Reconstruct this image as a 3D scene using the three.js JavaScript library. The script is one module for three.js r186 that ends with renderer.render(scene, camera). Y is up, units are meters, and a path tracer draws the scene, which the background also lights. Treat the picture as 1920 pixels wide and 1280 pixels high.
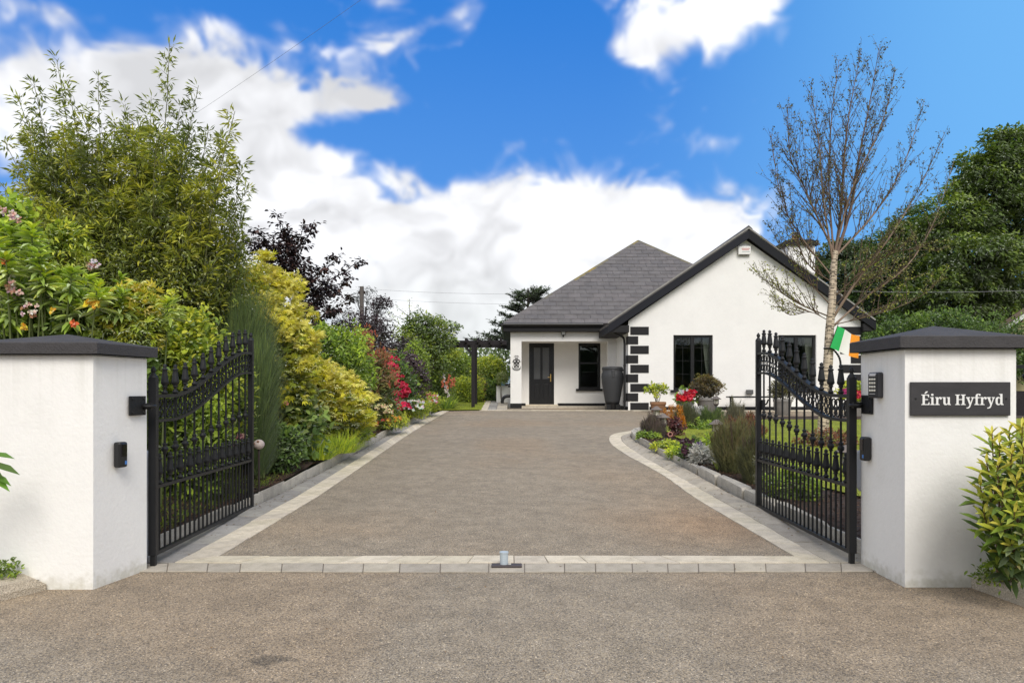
import * as THREE from 'three';
import { mergeGeometries } from 'three/addons/utils/BufferGeometryUtils.js';
import { RoundedBoxGeometry } from 'three/addons/geometries/RoundedBoxGeometry.js';
import { TextGeometry } from 'three/addons/geometries/TextGeometry.js';
import { FontLoader } from 'three/addons/loaders/FontLoader.js';

// ---------------------------------------------------------------- random, noise
let seedState = 7;
function seed(n) { seedState = n >>> 0; }
function rnd() { seedState = (seedState + 0x6D2B79F5) | 0; let t = Math.imul(seedState ^ (seedState >>> 15), 1 | seedState); t = (t + Math.imul(t ^ (t >>> 7), 61 | t)) ^ t; return ((t ^ (t >>> 14)) >>> 0) / 4294967296; }
const rr = (a, b) => a + (b - a) * rnd();
const clamp = (x, a = 0, b = 1) => Math.min(b, Math.max(a, x));
const sstep = (a, b, x) => { const t = clamp((x - a) / (b - a)); return t * t * (3 - 2 * t); };
const lerp = (a, b, t) => a + (b - a) * t;
const mix3 = (a, b, t) => [lerp(a[0], b[0], t), lerp(a[1], b[1], t), lerp(a[2], b[2], t)];
function hash3(x, y, z) { let h = Math.imul(x, 374761393) ^ Math.imul(y, 668265263) ^ Math.imul(z, 2147483647 - 1274126177); h = Math.imul(h ^ (h >>> 13), 1274126177); h ^= h >>> 16; return (h >>> 0) / 4294967296; }
function noise3(x, y, z) {
  const X = Math.floor(x), Y = Math.floor(y), Z = Math.floor(z), f = (t) => t * t * t * (t * (t * 6 - 15) + 10), u = f(x - X), v = f(y - Y), w = f(z - Z);
  const c = (a, b, d) => hash3(X + a, Y + b, Z + d);
  return lerp(lerp(lerp(c(0, 0, 0), c(1, 0, 0), u), lerp(c(0, 1, 0), c(1, 1, 0), u), v), lerp(lerp(c(0, 0, 1), c(1, 0, 1), u), lerp(c(0, 1, 1), c(1, 1, 1), u), v), w) * 2 - 1;
}
function fbm(x, y, z, o = 4) { let s = 0, a = 0.5, f = 1; for (let i = 0; i < o; i++) { s += a * noise3(x * f, y * f + i * 17.3, z * f); a *= 0.5; f *= 2.03; } return s; }

// ---------------------------------------------------------------- camera
const FOCAL = 1450, HORIZON = 730, EYE = 1.2;
const scene = new THREE.Scene();
const camera = new THREE.PerspectiveCamera(THREE.MathUtils.radToDeg(2 * Math.atan(640 / FOCAL)), 1920 / 1280, 0.1, 6000);
camera.position.set(0, EYE, 0);
camera.lookAt(0, EYE, -10);
camera.setViewOffset(1920, 1280, 0, -(HORIZON - 640), 1920, 1280);
scene.add(camera);

// ---------------------------------------------------------------- sky (float equirectangular), sun, exposure
const SUN = new THREE.Vector3(0.2, 0.95, 1.0).normalize();
function skyTexture() {
  const W = 2048, H = 1024, data = new Float32Array(W * H * 4);
  const ae = (px, py) => { const dx = px - 960; return [Math.atan(dx / FOCAL), Math.atan((HORIZON - py) / Math.hypot(FOCAL, dx))]; };
  // cloud banks by bearing and height: centre, radii, weight
  const banks = [
    [60, 190, 330, 95, 1.1], [330, 215, 190, 85, 1.0], [560, 190, 200, 48, 0.95], [700, 186, 70, 16, 0.3], [740, 192, 40, 8, 0.2], [440, 320, 170, 110, 1.1],
    [560, 430, 300, 95, 1.2], [900, 440, 330, 90, 1.2], [1170, 385, 160, 62, 0.95], [1330, 430, 150, 62, 0.85], [960, 540, 620, 110, 1.3], [350, 640, 850, 110, 1.4],
    [680, 255, 170, 26, -0.8], [748, 372, 60, 20, -0.75], [850, 318, 70, 26, -0.5], [1030, 452, 80, 16, -0.45], [1290, 455, 60, 18, -0.4], [1180, 470, 60, 12, -0.25],
    [795, 262, 34, 20, 0.5], [845, 292, 40, 14, 0.3], [1010, 262, 60, 14, 0.5], [1060, 290, 50, 20, 0.35], [900, 240, 260, 50, -0.25], [1750, 220, 330, 300, -0.7], [760, 225, 110, 16, -0.35],
    [1310, 30, 130, 62, 1.15], [1215, 85, 70, 38, 0.8], [1420, -5, 70, 50, 0.8], [1255, 135, 35, 25, 0.35],
    [400, 48, 85, 30, 0.5], [735, 78, 95, 24, 0.5], [880, 45, 42, 62, 0.5], [1355, 265, 65, 20, 0.6], [1240, 205, 28, 24, 0.42], [1355, 190, 28, 12, 0.45], [90, 18, 70, 22, 0.55], [728, 4, 40, 12, 0.6], [1410, 298, 32, 12, 0.45], [1820, 0, 30, 10, 0.4], [560, 90, 90, 16, 0.35],
    [1440, 360, 60, 40, 0.35],
  ].map(([x, y, rx, ry, w]) => [...ae(x, y), rx / FOCAL, ry / FOCAL, w]);
  for (let j = 0; j < H; j++) {
    const el = ((j + 0.5) / H - 0.5) * Math.PI, cy = Math.cos(el), sy = Math.sin(el);
    for (let i = 0; i < W; i++) {
      const phi = ((i + 0.5) / W - 0.5) * 2 * Math.PI, x = Math.cos(phi) * cy, z = Math.sin(phi) * cy, az = Math.atan2(x, -z), k = (j * W + i) * 4;
      let c;
      if (el < -0.02) c = [0.3, 0.28, 0.24];
      else {
        const front = sstep(1.15, 0.62, Math.abs(az)) * sstep(0.95, 0.56, el);
        let cov = 0;
        if (front > 0) for (const [a, e, ra, re, w] of banks) { const u = (az - a) / ra, v = (el - e) / re, q = u * u + v * v; if (q < 9) cov += w * Math.exp(-q); }
        cov = Math.min(cov, 1.35);
        const away = 0.95 + 0.1 * sstep(0.4, 0.1, el);
        cov = lerp(away, cov, front);
        const s = 6, st = 1.5, wx = 0.035 * noise3(x * 11, sy * 16, z * 11 + 3) + 0.014 * noise3(x * 34, sy * 40, z * 34), wy = 0.03 * noise3(x * 11 + 7, sy * 16, z * 11) + 0.012 * noise3(x * 34 + 7, sy * 40, z * 34);
        const X = x + wx, Y = sy + wy, n = fbm(X * s, Y * s * st, z * s, 6), n2 = fbm(X * 21 + 5, Y * 30, z * 21, 4), n3 = fbm(X * 62, Y * 80, z * 62, 3);
        const q0 = cov + n * 0.7 + n2 * 0.62 + n3 * 0.34;
        let d = 0.5 * sstep(0.15, 1.0, q0) + 0.5 * sstep(0.5, 0.92, q0);
        const grey = fbm(x * 5 + 40, sy * 11, z * 5, 4), thick = sstep(0.7, 1.7, q0), puff = fbm(X * 15 + 9, Y * 24, z * 15, 5);
        const low = sstep(0.2, 0.02, el);
        const lum = clamp(0.695 + 0.13 * grey + 0.30 * puff + 0.06 * n3 - 0.06 * thick * sstep(0, -0.3, grey) - 0.03 * low, 0.52, 0.785);
        const cloud = [lum * (0.985 - 0.03 * low), lum * 0.995, lum * lerp(1.03, 1.0, low)];
        const up = sstep(0.12, 0.55, el), right = sstep(0.1, 0.62, az) * front;
        let blue = mix3([0.08, 0.245, 0.60], [0.021, 0.15, 0.50], up);
        blue = mix3(blue, [0.13, 0.36, 0.68], right * 0.9);
        blue = mix3(blue, [0.46, 0.57, 0.70], sstep(0.16, 0.0, el) * 0.8);
        c = mix3(blue, cloud, d);
      }
      data[k] = c[0]; data[k + 1] = c[1]; data[k + 2] = c[2]; data[k + 3] = 1;
    }
  }
  const t = new THREE.DataTexture(data, W, H, THREE.RGBAFormat, THREE.FloatType);
  t.mapping = THREE.EquirectangularReflectionMapping; t.magFilter = t.minFilter = THREE.LinearFilter; t.colorSpace = THREE.LinearSRGBColorSpace; t.needsUpdate = true;
  return t;
}
scene.background = skyTexture();
scene.environment = scene.background;
const sun = new THREE.DirectionalLight(new THREE.Color().setRGB(1, 0.945, 0.865), 1.85);
sun.position.copy(SUN).multiplyScalar(60).add(new THREE.Vector3(0, 0, -15));
sun.target.position.set(0, 0, -15);
sun.castShadow = true; sun.shadow.radius = 60; sun.shadow.mapSize.set(4096, 4096);
Object.assign(sun.shadow.camera, { left: -45, right: 45, top: 45, bottom: -45, near: 1, far: 160 });
scene.add(sun, sun.target);

const renderer = new THREE.WebGLRenderer({ antialias: true });
renderer.setSize(1024, 682);
renderer.toneMapping = THREE.LinearToneMapping;
renderer.toneMappingExposure = 1.4;
renderer.shadowMap.enabled = true;

// ---------------------------------------------------------------- places
const D1 = 5.6, D2 = 8.4, D3 = 21.6, FLAT = 0.577;
const S1 = 0.02, S2 = (FLAT - S1 * (D2 - D1)) / (D3 - D2);
function gy(d) { return d < D1 ? 0 : d < D2 ? S1 * (d - D1) : d < D3 ? S1 * (D2 - D1) + S2 * (d - D2) : FLAT; }   // how the drive climbs towards the house
function onGround(px, py, lift = 0) {                                    // the point of the ground seen at a pixel
  let a = 0.5, b = 400; const k = (HORIZON - py) / FOCAL;
  for (let i = 0; i < 60; i++) { const d = (a + b) / 2; if (EYE + k * d > gy(d) + lift) a = d; else b = d; }
  return { x: (px - 960) / FOCAL * a, z: -a };
}
const at = (px, py, d) => new THREE.Vector3((px - 960) / FOCAL * d, EYE + (HORIZON - py) / FOCAL * d, -d);
const V = (x, y, z) => new THREE.Vector3(x, y, z);

// ---------------------------------------------------------------- materials and textures
function dataTex(size, fn, srgb = false) {
  const data = new Uint8Array(size * size * 4);
  for (let j = 0; j < size; j++) for (let i = 0; i < size; i++) { const c = fn(i, j), k = (j * size + i) * 4; data[k] = c[0]; data[k + 1] = c[1]; data[k + 2] = c[2]; data[k + 3] = 255; }
  const t = new THREE.DataTexture(data, size, size); t.wrapS = t.wrapT = THREE.RepeatWrapping; t.magFilter = THREE.LinearFilter; t.minFilter = THREE.LinearMipmapLinearFilter; t.generateMipmaps = true;
  if (srgb) t.colorSpace = THREE.SRGBColorSpace; t.needsUpdate = true; return t;
}
const rep = (t, n) => { const c = t.clone(); c.repeat.set(n, n); c.needsUpdate = true; return c; };
function wrapNoise(size, cells, o, sd) {                                 // tiling noise field, -1..1
  const out = new Float32Array(size * size); let amp = 0.5, n = cells;
  for (let k = 0; k < o; k++) {
    for (let j = 0; j < size; j++) { const y = j / size * n, Y = Math.floor(y), v = sstep(0, 1, y - Y); for (let i = 0; i < size; i++) { const x = i / size * n, X = Math.floor(x), u = sstep(0, 1, x - X), h = (a, b) => hash3((X + a) % n, (Y + b) % n, sd + k); out[j * size + i] += amp * (lerp(lerp(h(0, 0), h(1, 0), u), lerp(h(0, 1), h(1, 1), u), v) * 2 - 1); } }
    amp *= 0.55; n *= 2;
  }
  return out;
}
function grains(size, n, rmin, rmax, sd) {                               // stones pressed in a bed: tone 0..1 and height
  seed(sd); const tone = new Float32Array(size * size).fill(0.28), hgt = new Float32Array(size * size), hue = new Float32Array(size * size);
  for (let k = 0; k < n; k++) {
    const cx = rnd() * size, cy = rnd() * size, r = rr(rmin, rmax), ax = rr(0.7, 1.3), t = Math.pow(rnd(), 1.0), hu = rnd(), R = Math.ceil(r * 1.4);
    for (let dy = -R; dy <= R; dy++) for (let dx = -R; dx <= R; dx++) {
      const q = Math.hypot(dx / ax, dy * ax) / r; if (q > 1) continue;
      const i = ((Math.floor(cx) + dx + size) % size) + ((Math.floor(cy) + dy + size) % size) * size, h = Math.sqrt(1 - q * q) * (0.6 + 0.4 * t);
      if (h >= hgt[i] * 0.8) { hgt[i] = Math.max(h, hgt[i] * 0.8); tone[i] = t; hue[i] = hu; }
    }
  }
  return { tone, hgt, hue };
}
const to8 = (v) => Math.round(255 * clamp(v));
const g8 = (lin) => to8(lin <= 0.0031308 ? lin * 12.92 : 1.055 * Math.pow(lin, 1 / 2.4) - 0.055);
const TAR = 2048, tar = grains(TAR, 330000, 1.6, 3.6, 11), tarN = wrapNoise(TAR, 24, 3, 5);
const tarMap = dataTex(TAR, (i, j) => { const k = j * TAR + i, h = clamp(0.35 + tar.hgt[k]), hue = tar.hue[k]; let v = lerp(0.66, 1.36, Math.pow(tar.tone[k], 1.3)) * lerp(0.55, 1, sstep(0, 0.5, tar.hgt[k])) * (1 + 0.25 * tarN[k]); if (tar.tone[k] > 0.988) v *= 1.8; return [g8(0.288 * v * (1 + 0.10 * hue)), g8(0.251 * v), g8(0.192 * v * (1.06 - 0.2 * hue))]; }, true);
const tarBump = dataTex(1024, (i, j) => { const v = to8(tar.hgt[(j * 2) * TAR + i * 2]); return [v, v, v]; });
const rough = wrapNoise(512, 48, 3, 21), broad = wrapNoise(512, 6, 5, 22);
const wrapNoise1 = new Float32Array(1024); for (let i = 0; i < 1024; i++) wrapNoise1[i] = 0.6 * rough[(17 * 512) + (i >> 1)] + 0.6 * broad[(99 * 512) + (i >> 1)] + 0.4;
const stuccoBump = dataTex(512, (i, j) => { const v = to8(0.5 + 0.5 * rough[j * 512 + i] + 0.3 * broad[j * 512 + i]); return [v, v, v]; });
const stuccoMap = dataTex(512, (i, j) => { const v = 1 - 0.045 * (0.5 + broad[j * 512 + i]) - 0.02 * rough[j * 512 + i]; return [g8(v), g8(v * 0.995), g8(v * 0.985)]; }, true);
const speck = wrapNoise(512, 128, 2, 31), gran = grains(512, 22000, 1.2, 2.6, 32);
const graniteMap = dataTex(512, (i, j) => { const k = j * 512 + i, v = lerp(0.62, 1.12, gran.tone[k]) * (1 + 0.3 * broad[k]) * (1 + 0.12 * speck[k]); return [g8(v), g8(v * 0.985), g8(v * 0.95)]; }, true);
const graniteBump = dataTex(512, (i, j) => { const k = j * 512 + i, v = to8(0.4 + 0.35 * gran.hgt[k] + 0.5 * broad[k]); return [v, v, v]; });
const slateMap = dataTex(512, (i, j) => { const k = j * 512 + i, v = 1 + 0.25 * broad[k] + 0.16 * rough[k]; return [g8(v * 0.8), g8(v * 0.8), g8(v * 0.8)]; }, true);
const soilMap = dataTex(512, (i, j) => { const k = j * 512 + i, v = lerp(0.4, 1.6, gran.tone[k]) * (1 + 0.5 * broad[k]); return [g8(v * 0.6), g8(v * 0.6), g8(v * 0.6)]; }, true);
const barkMap = dataTex(512, (i, j) => { const k = j * 512 + i, st = wrapLine(i, j), v = st > 0.62 ? 0.25 : 1 - 0.3 * Math.abs(broad[k]); return [g8(v), g8(v * 0.96), g8(v * 0.9)]; }, true);
function wrapLine(i, j) { return hash3(Math.floor(i / 64) * 3 % 8, Math.floor(j / 7), 77) * 0.7 + 0.3 * (0.5 + 0.5 * rough[((j >> 2) % 512) * 512 + i]); }

function M(name, c, roughness = 0.8, o = {}) { const m = new THREE.MeshPhysicalMaterial({ roughness, metalness: 0, ...o }); m.name = name; m.color.setRGB(...c); return m; }
// pillar render: mottled paint, dirt splashed up from the ground, faint runs below the cap (one tile is 1.5 m)
const pillarMap = dataTex(1024, (i, j) => {
  const y = j / 1024 * 1.5, k = (j >> 1) * 512 + (i >> 1), b = broad[k], r = rough[k], run = wrapNoise1[i] , g = sstep(0.13 + 0.09 * b + 0.05 * r, 0.0, y) * (0.55 + 0.45 * r), st = sstep(0.95, 1.35, y) * sstep(0.15, 0.7, run) * 0.08 + sstep(0.05, 0.6, b) * 0.02, v = 1 - 0.03 * (0.5 + b) - 0.02 * r;
  return [g8(v * (1 - st) * (1 - 0.40 * g)), g8(v * 0.997 * (1 - st) * (1 - 0.42 * g)), g8(v * 0.985 * (1 - st * 1.15) * (1 - 0.52 * g))];
}, true);
const white = M('white_render', [0.90, 0.895, 0.875], 0.85, { map: rep(pillarMap, 1 / 1.5), bumpMap: rep(stuccoBump, 1.3), bumpScale: 0.0013 });
const whiteHouse = M('white_wall_paint', [0.86, 0.855, 0.84], 0.85, { map: rep(stuccoMap, 0.45), bumpMap: rep(stuccoBump, 1.5), bumpScale: 0.002 });
const charcoal = M('charcoal_paint', [0.019, 0.0185, 0.02], 0.65, { specularIntensity: 0.45, bumpMap: rep(stuccoBump, 3), bumpScale: 0.0015 });
const capMat = M('cap_concrete', [0.062, 0.058, 0.06], 0.75, { map: rep(slateMap, 2.2), bumpMap: rep(stuccoBump, 4), bumpScale: 0.003 });
const iron = M('black_iron', [0.018, 0.0185, 0.02], 0.42, { specularIntensity: 0.45, bumpMap: rep(stuccoBump, 9), bumpScale: 0.0006 });
const plasticBlack = M('black_plastic', [0.014, 0.014, 0.015], 0.35);
const frameBlack = M('black_frame', [0.012, 0.012, 0.013], 0.3);
const glass = M('window_glass', [0.9, 0.95, 0.93], 0.02, { transmission: 1, thickness: 0, ior: 1.5 });
const tarmac = M('tarmac', [1, 1, 1], 0.95, { map: rep(tarMap, 1 / 2.6), bumpMap: rep(tarBump, 1 / 2.6), bumpScale: 0.004, vertexColors: true });
const soil = M('soil', [0.075, 0.042, 0.024], 0.95, { map: rep(soilMap, 2), vertexColors: true });
const turf = M('turf', [0.36, 0.42, 0.02], 0.95, { map: rep(soilMap, 1.5), vertexColors: true });
const terrain = M('terrain', [0.07, 0.09, 0.03], 0.95, { map: rep(soilMap, 0.5) });
const lightSetts = [0.62, 0.56, 0.66, 0.59].map((v, i) => M('pale_sett', [v * 1.16, v * 1.04, v * [0.84, 0.86, 0.84, 0.81][i]], 0.9, { map: rep(graniteMap, 3), bumpMap: rep(graniteBump, 3), bumpScale: 0.002 }));
const darkSetts = [0.36, 0.32, 0.40, 0.44].map((v, i) => M('grey_sett', [v, v * 0.96, v * [0.9, 0.92, 0.88, 0.9][i]], 0.9, { map: rep(graniteMap, 3), bumpMap: rep(graniteBump, 3), bumpScale: 0.002 }));
const midSetts = [0.42, 0.37, 0.46, 0.4].map((v, i) => M('mid_sett', [v * 1.2, v * 1.08, v * [0.9, 0.91, 0.88, 0.9][i]], 0.9, { map: rep(graniteMap, 3), bumpMap: rep(graniteBump, 3), bumpScale: 0.002 }));
const graniteMats = [0.76, 0.67, 0.83].map((v) => M('granite', [v, v * 0.94, v * 0.83], 0.92, { map: rep(graniteMap, 1.7), bumpMap: rep(graniteBump, 1.7), bumpScale: 0.02 }));
const slateMats = [[0.145, 0.135, 0.135], [0.130, 0.122, 0.124], [0.160, 0.147, 0.147], [0.137, 0.127, 0.126], [0.152, 0.142, 0.141]].map((c) => M('roof_slate', c, 0.7, { map: rep(slateMap, 1.3), bumpMap: rep(stuccoBump, 3), bumpScale: 0.002 }));
const lichenMats = [[0.24, 0.2, 0.09], [0.30, 0.22, 0.06], [0.16, 0.15, 0.12], [0.2, 0.18, 0.12]].map((c) => M('lichened_tile', c, 0.85, { map: rep(slateMap, 3) }));
const verge = M('verge_mortar', [0.33, 0.32, 0.30], 0.9, { map: rep(slateMap, 2) });
const leafMat = M('leaf', [1, 1, 1], 0.95, { vertexColors: true, transmission: 0.45, thickness: 0, side: THREE.DoubleSide });
const glossLeaf = M('glossy_leaf', [1, 1, 1], 0.5, { vertexColors: true, side: THREE.DoubleSide });
const petalMat = M('petal', [1, 1, 1], 0.85, { vertexColors: true, transmission: 0.3, thickness: 0, side: THREE.DoubleSide });
const barkBrown = M('brown_bark', [0.075, 0.05, 0.035], 0.9), barkGreen = M('green_stem', [0.11, 0.14, 0.04], 0.8), barkDark = M('dark_bark', [0.035, 0.026, 0.022], 0.9);
const barkBirch = M('birch_bark', [0.62, 0.53, 0.43], 0.8, { map: rep(barkMap, 1), bumpMap: rep(stuccoBump, 3), bumpScale: 0.004 });
const barkTwig = M('birch_twig', [0.115, 0.078, 0.052], 0.85), barkLimb = M('birch_limb', [0.24, 0.17, 0.125], 0.85);
const timberDark = M('dark_stained_timber', [0.022, 0.019, 0.021], 0.7, { specularIntensity: 0.45, bumpMap: rep(stuccoBump, 4), bumpScale: 0.003 });
const terracotta = M('terracotta', [0.36, 0.19, 0.10], 0.85, { map: rep(slateMap, 4) });
const potGrey = M('grey_pot', [0.27, 0.26, 0.25], 0.85, { map: rep(graniteMap, 3) });
const lanternStone = M('weathered_lantern', [0.21, 0.18, 0.165], 0.85, { map: rep(slateMap, 5) });
const greyPlastic = M('grey_plastic', [0.42, 0.44, 0.47], 0.5);

// ---------------------------------------------------------------- things, parts, shapes
const taken = new Map();
function numbered(name) { const n = taken.get(name) ?? 0; taken.set(name, n + 1); return n ? `${name}_${String(n).padStart(3, '0')}` : name; }
function tag(o, label, category, group, kind) { o.userData.label = label; if (category) o.userData.category = category; if (group) o.userData.group = group; if (kind) o.userData.kind = kind; return o; }
function thing(name, label, category, p = [0, 0, 0], turn = 0, group) { const o = new THREE.Group(); o.name = numbered(name); if (p.isVector3) o.position.copy(p); else o.position.set(...p); o.rotation.y = turn; scene.add(o); return tag(o, label, category, group); }
function part(name, geo, m, parent, kind) { const o = new THREE.Mesh(geo, m); o.name = parent === scene ? numbered(name) : name; o.castShadow = o.receiveShadow = true; if (kind) o.userData.kind = kind; parent.add(o); return o; }
function structure(name) { const o = new THREE.Group(); o.name = numbered(name); o.userData.kind = 'structure'; scene.add(o); return o; }
function metres(g) {                                                     // uv in metres by each face's main direction
  g = g.index ? g.toNonIndexed() : g; const p = g.attributes.position, n = p.count, uv = new Float32Array(n * 2), a = V(), b = V(), c = V(), m = V();
  for (let i = 0; i < n; i += 3) {
    a.fromBufferAttribute(p, i); b.fromBufferAttribute(p, i + 1); c.fromBufferAttribute(p, i + 2); m.copy(b).sub(a).cross(c.clone().sub(a));
    const x = Math.abs(m.x), y = Math.abs(m.y), z = Math.abs(m.z);
    [a, b, c].forEach((q, k) => { const s = (i + k) * 2; if (y >= x && y >= z) { uv[s] = q.x; uv[s + 1] = q.z; } else if (x >= z) { uv[s] = q.z; uv[s + 1] = q.y; } else { uv[s] = q.x; uv[s + 1] = q.y; } });
  }
  g.setAttribute('uv', new THREE.BufferAttribute(uv, 2)); return g;
}
const place = (g, x = 0, y = 0, z = 0, rx = 0, ry = 0, rz = 0) => { g.applyMatrix4(new THREE.Matrix4().compose(V(x, y, z), new THREE.Quaternion().setFromEuler(new THREE.Euler(rx, ry, rz)), V(1, 1, 1))); return g; };
const box = (w, h, d, x, y, z, rx, ry, rz) => metres(place(new THREE.BoxGeometry(w, h, d), x, y, z, rx, ry, rz));
const boxTo = (x0, x1, y0, y1, z0, z1) => box(Math.abs(x1 - x0), Math.abs(y1 - y0), Math.abs(z1 - z0), (x0 + x1) / 2, (y0 + y1) / 2, (z0 + z1) / 2);
const rbox = (w, h, d, r, x, y, z, rx, ry, rz) => place(new RoundedBoxGeometry(w, h, d, 2, r), x, y, z, rx, ry, rz);
const cyl = (r0, r1, h, x, y, z, seg = 12, rx, ry, rz) => place(new THREE.CylinderGeometry(r1, r0, h, seg), x, y, z, rx, ry, rz);
const ball = (r, x, y, z, w = 10, h = 8) => place(new THREE.SphereGeometry(r, w, h), x, y, z);
const lathe = (pts, seg = 12, x = 0, y = 0, z = 0) => place(new THREE.LatheGeometry(pts.map(([r, h]) => new THREE.Vector2(r, h)), seg), x, y, z);
const tube = (pts, r, seg = 12, rad = 6, closed = false) => new THREE.TubeGeometry(new THREE.CatmullRomCurve3(pts, closed), seg, r, rad, closed);
const merge = (list) => mergeGeometries(list.map((g) => { g = g.index ? g.toNonIndexed() : g; for (const k of Object.keys(g.attributes)) if (!['position', 'normal', 'uv'].includes(k)) g.deleteAttribute(k); return g; }));
function shape(pts, holes = []) { const s = new THREE.Shape(pts.map(([x, y]) => new THREE.Vector2(x, y))); for (const h of holes) s.holes.push(new THREE.Path(h.map(([x, y]) => new THREE.Vector2(x, y)))); return s; }
const slab = (pts, depth, z = 0, holes, bevel = 0) => place(new THREE.ExtrudeGeometry(shape(pts, holes), { depth, bevelEnabled: bevel > 0, bevelSize: bevel, bevelThickness: bevel, bevelOffset: -bevel, bevelSegments: 1, curveSegments: 8 }), 0, 0, z);
const rect = (x0, x1, y0, y1) => [[x0, y0], [x1, y0], [x1, y1], [x0, y1]];
function prism(top, depth, ch = 0.005) {                                 // a chamfered block under a four- (or more-) cornered top, given anticlockwise from above
  const n = top.length, c = top.reduce((s, p) => s.add(p), V()).multiplyScalar(1 / n), rings = [];
  rings.push(top.map((p) => { const d = c.clone().sub(p); d.y = 0; const l = d.length(); return p.clone().addScaledVector(d, Math.min(0.3, ch * 1.4 / l)); }));
  rings.push(top.map((p) => V(p.x, p.y - ch, p.z))); rings.push(top.map((p) => V(p.x, p.y - depth, p.z)));
  const pos = [], q = (a, b, d) => pos.push(a.x, a.y, a.z, b.x, b.y, b.z, d.x, d.y, d.z);
  for (let i = 1; i < n - 1; i++) q(rings[0][0], rings[0][i], rings[0][i + 1]);
  for (let r = 0; r < 2; r++) for (let i = 0; i < n; i++) { const j = (i + 1) % n; q(rings[r][i], rings[r + 1][i], rings[r + 1][j]); q(rings[r][i], rings[r + 1][j], rings[r][j]); }
  const g = new THREE.BufferGeometry(); g.setAttribute('position', new THREE.Float32BufferAttribute(pos, 3)); g.computeVertexNormals(); return metres(g);
}
// sheets that follow the ground
function clipCell(poly, x0, x1, z0, z1) {
  for (const [ax, v, s] of [[0, x0, 1], [0, x1, -1], [1, z0, 1], [1, z1, -1]]) {
    const out = [];
    for (let i = 0; i < poly.length; i++) { const a = poly[i], b = poly[(i + 1) % poly.length], da = (a[ax] - v) * s, db = (b[ax] - v) * s; if (da >= 0) out.push(a); if ((da >= 0) !== (db >= 0)) { const t = da / (da - db); out.push([lerp(a[0], b[0], t), lerp(a[1], b[1], t)]); } }
    poly = out; if (poly.length < 3) return null;
  }
  return poly;
}
function sheet(poly, lift, cell, tint = () => [1, 1, 1], bump = () => 0) {
  const pos = [], uv = [], col = [], nor = [], xs = poly.map((p) => p[0]), zs = poly.map((p) => p[1]);
  for (let z = Math.floor(Math.min(...zs) / cell) * cell; z < Math.max(...zs); z += cell) for (let x = Math.floor(Math.min(...xs) / cell) * cell; x < Math.max(...xs); x += cell) {
    const c = clipCell(poly, x, x + cell, z, z + cell); if (!c) continue;
    const v2 = c.map((p) => new THREE.Vector2(p[0], -p[1])), tri = THREE.ShapeUtils.triangulateShape(v2, []), up = THREE.ShapeUtils.area(v2) > 0;
    for (const t of tri) for (const k of up ? t : [t[0], t[2], t[1]]) { const [X, Z] = c[k]; pos.push(X, gy(-Z) + lift + bump(X, Z), Z); nor.push(0, 1, 0); uv.push(X, Z); col.push(...tint(X, Z)); }
  }
  const g = new THREE.BufferGeometry(); g.setAttribute('position', new THREE.Float32BufferAttribute(pos, 3)); g.setAttribute('normal', new THREE.Float32BufferAttribute(nor, 3)); g.setAttribute('uv', new THREE.Float32BufferAttribute(uv, 2)); g.setAttribute('color', new THREE.Float32BufferAttribute(col, 3)); g.computeVertexNormals(); return g;
}
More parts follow.
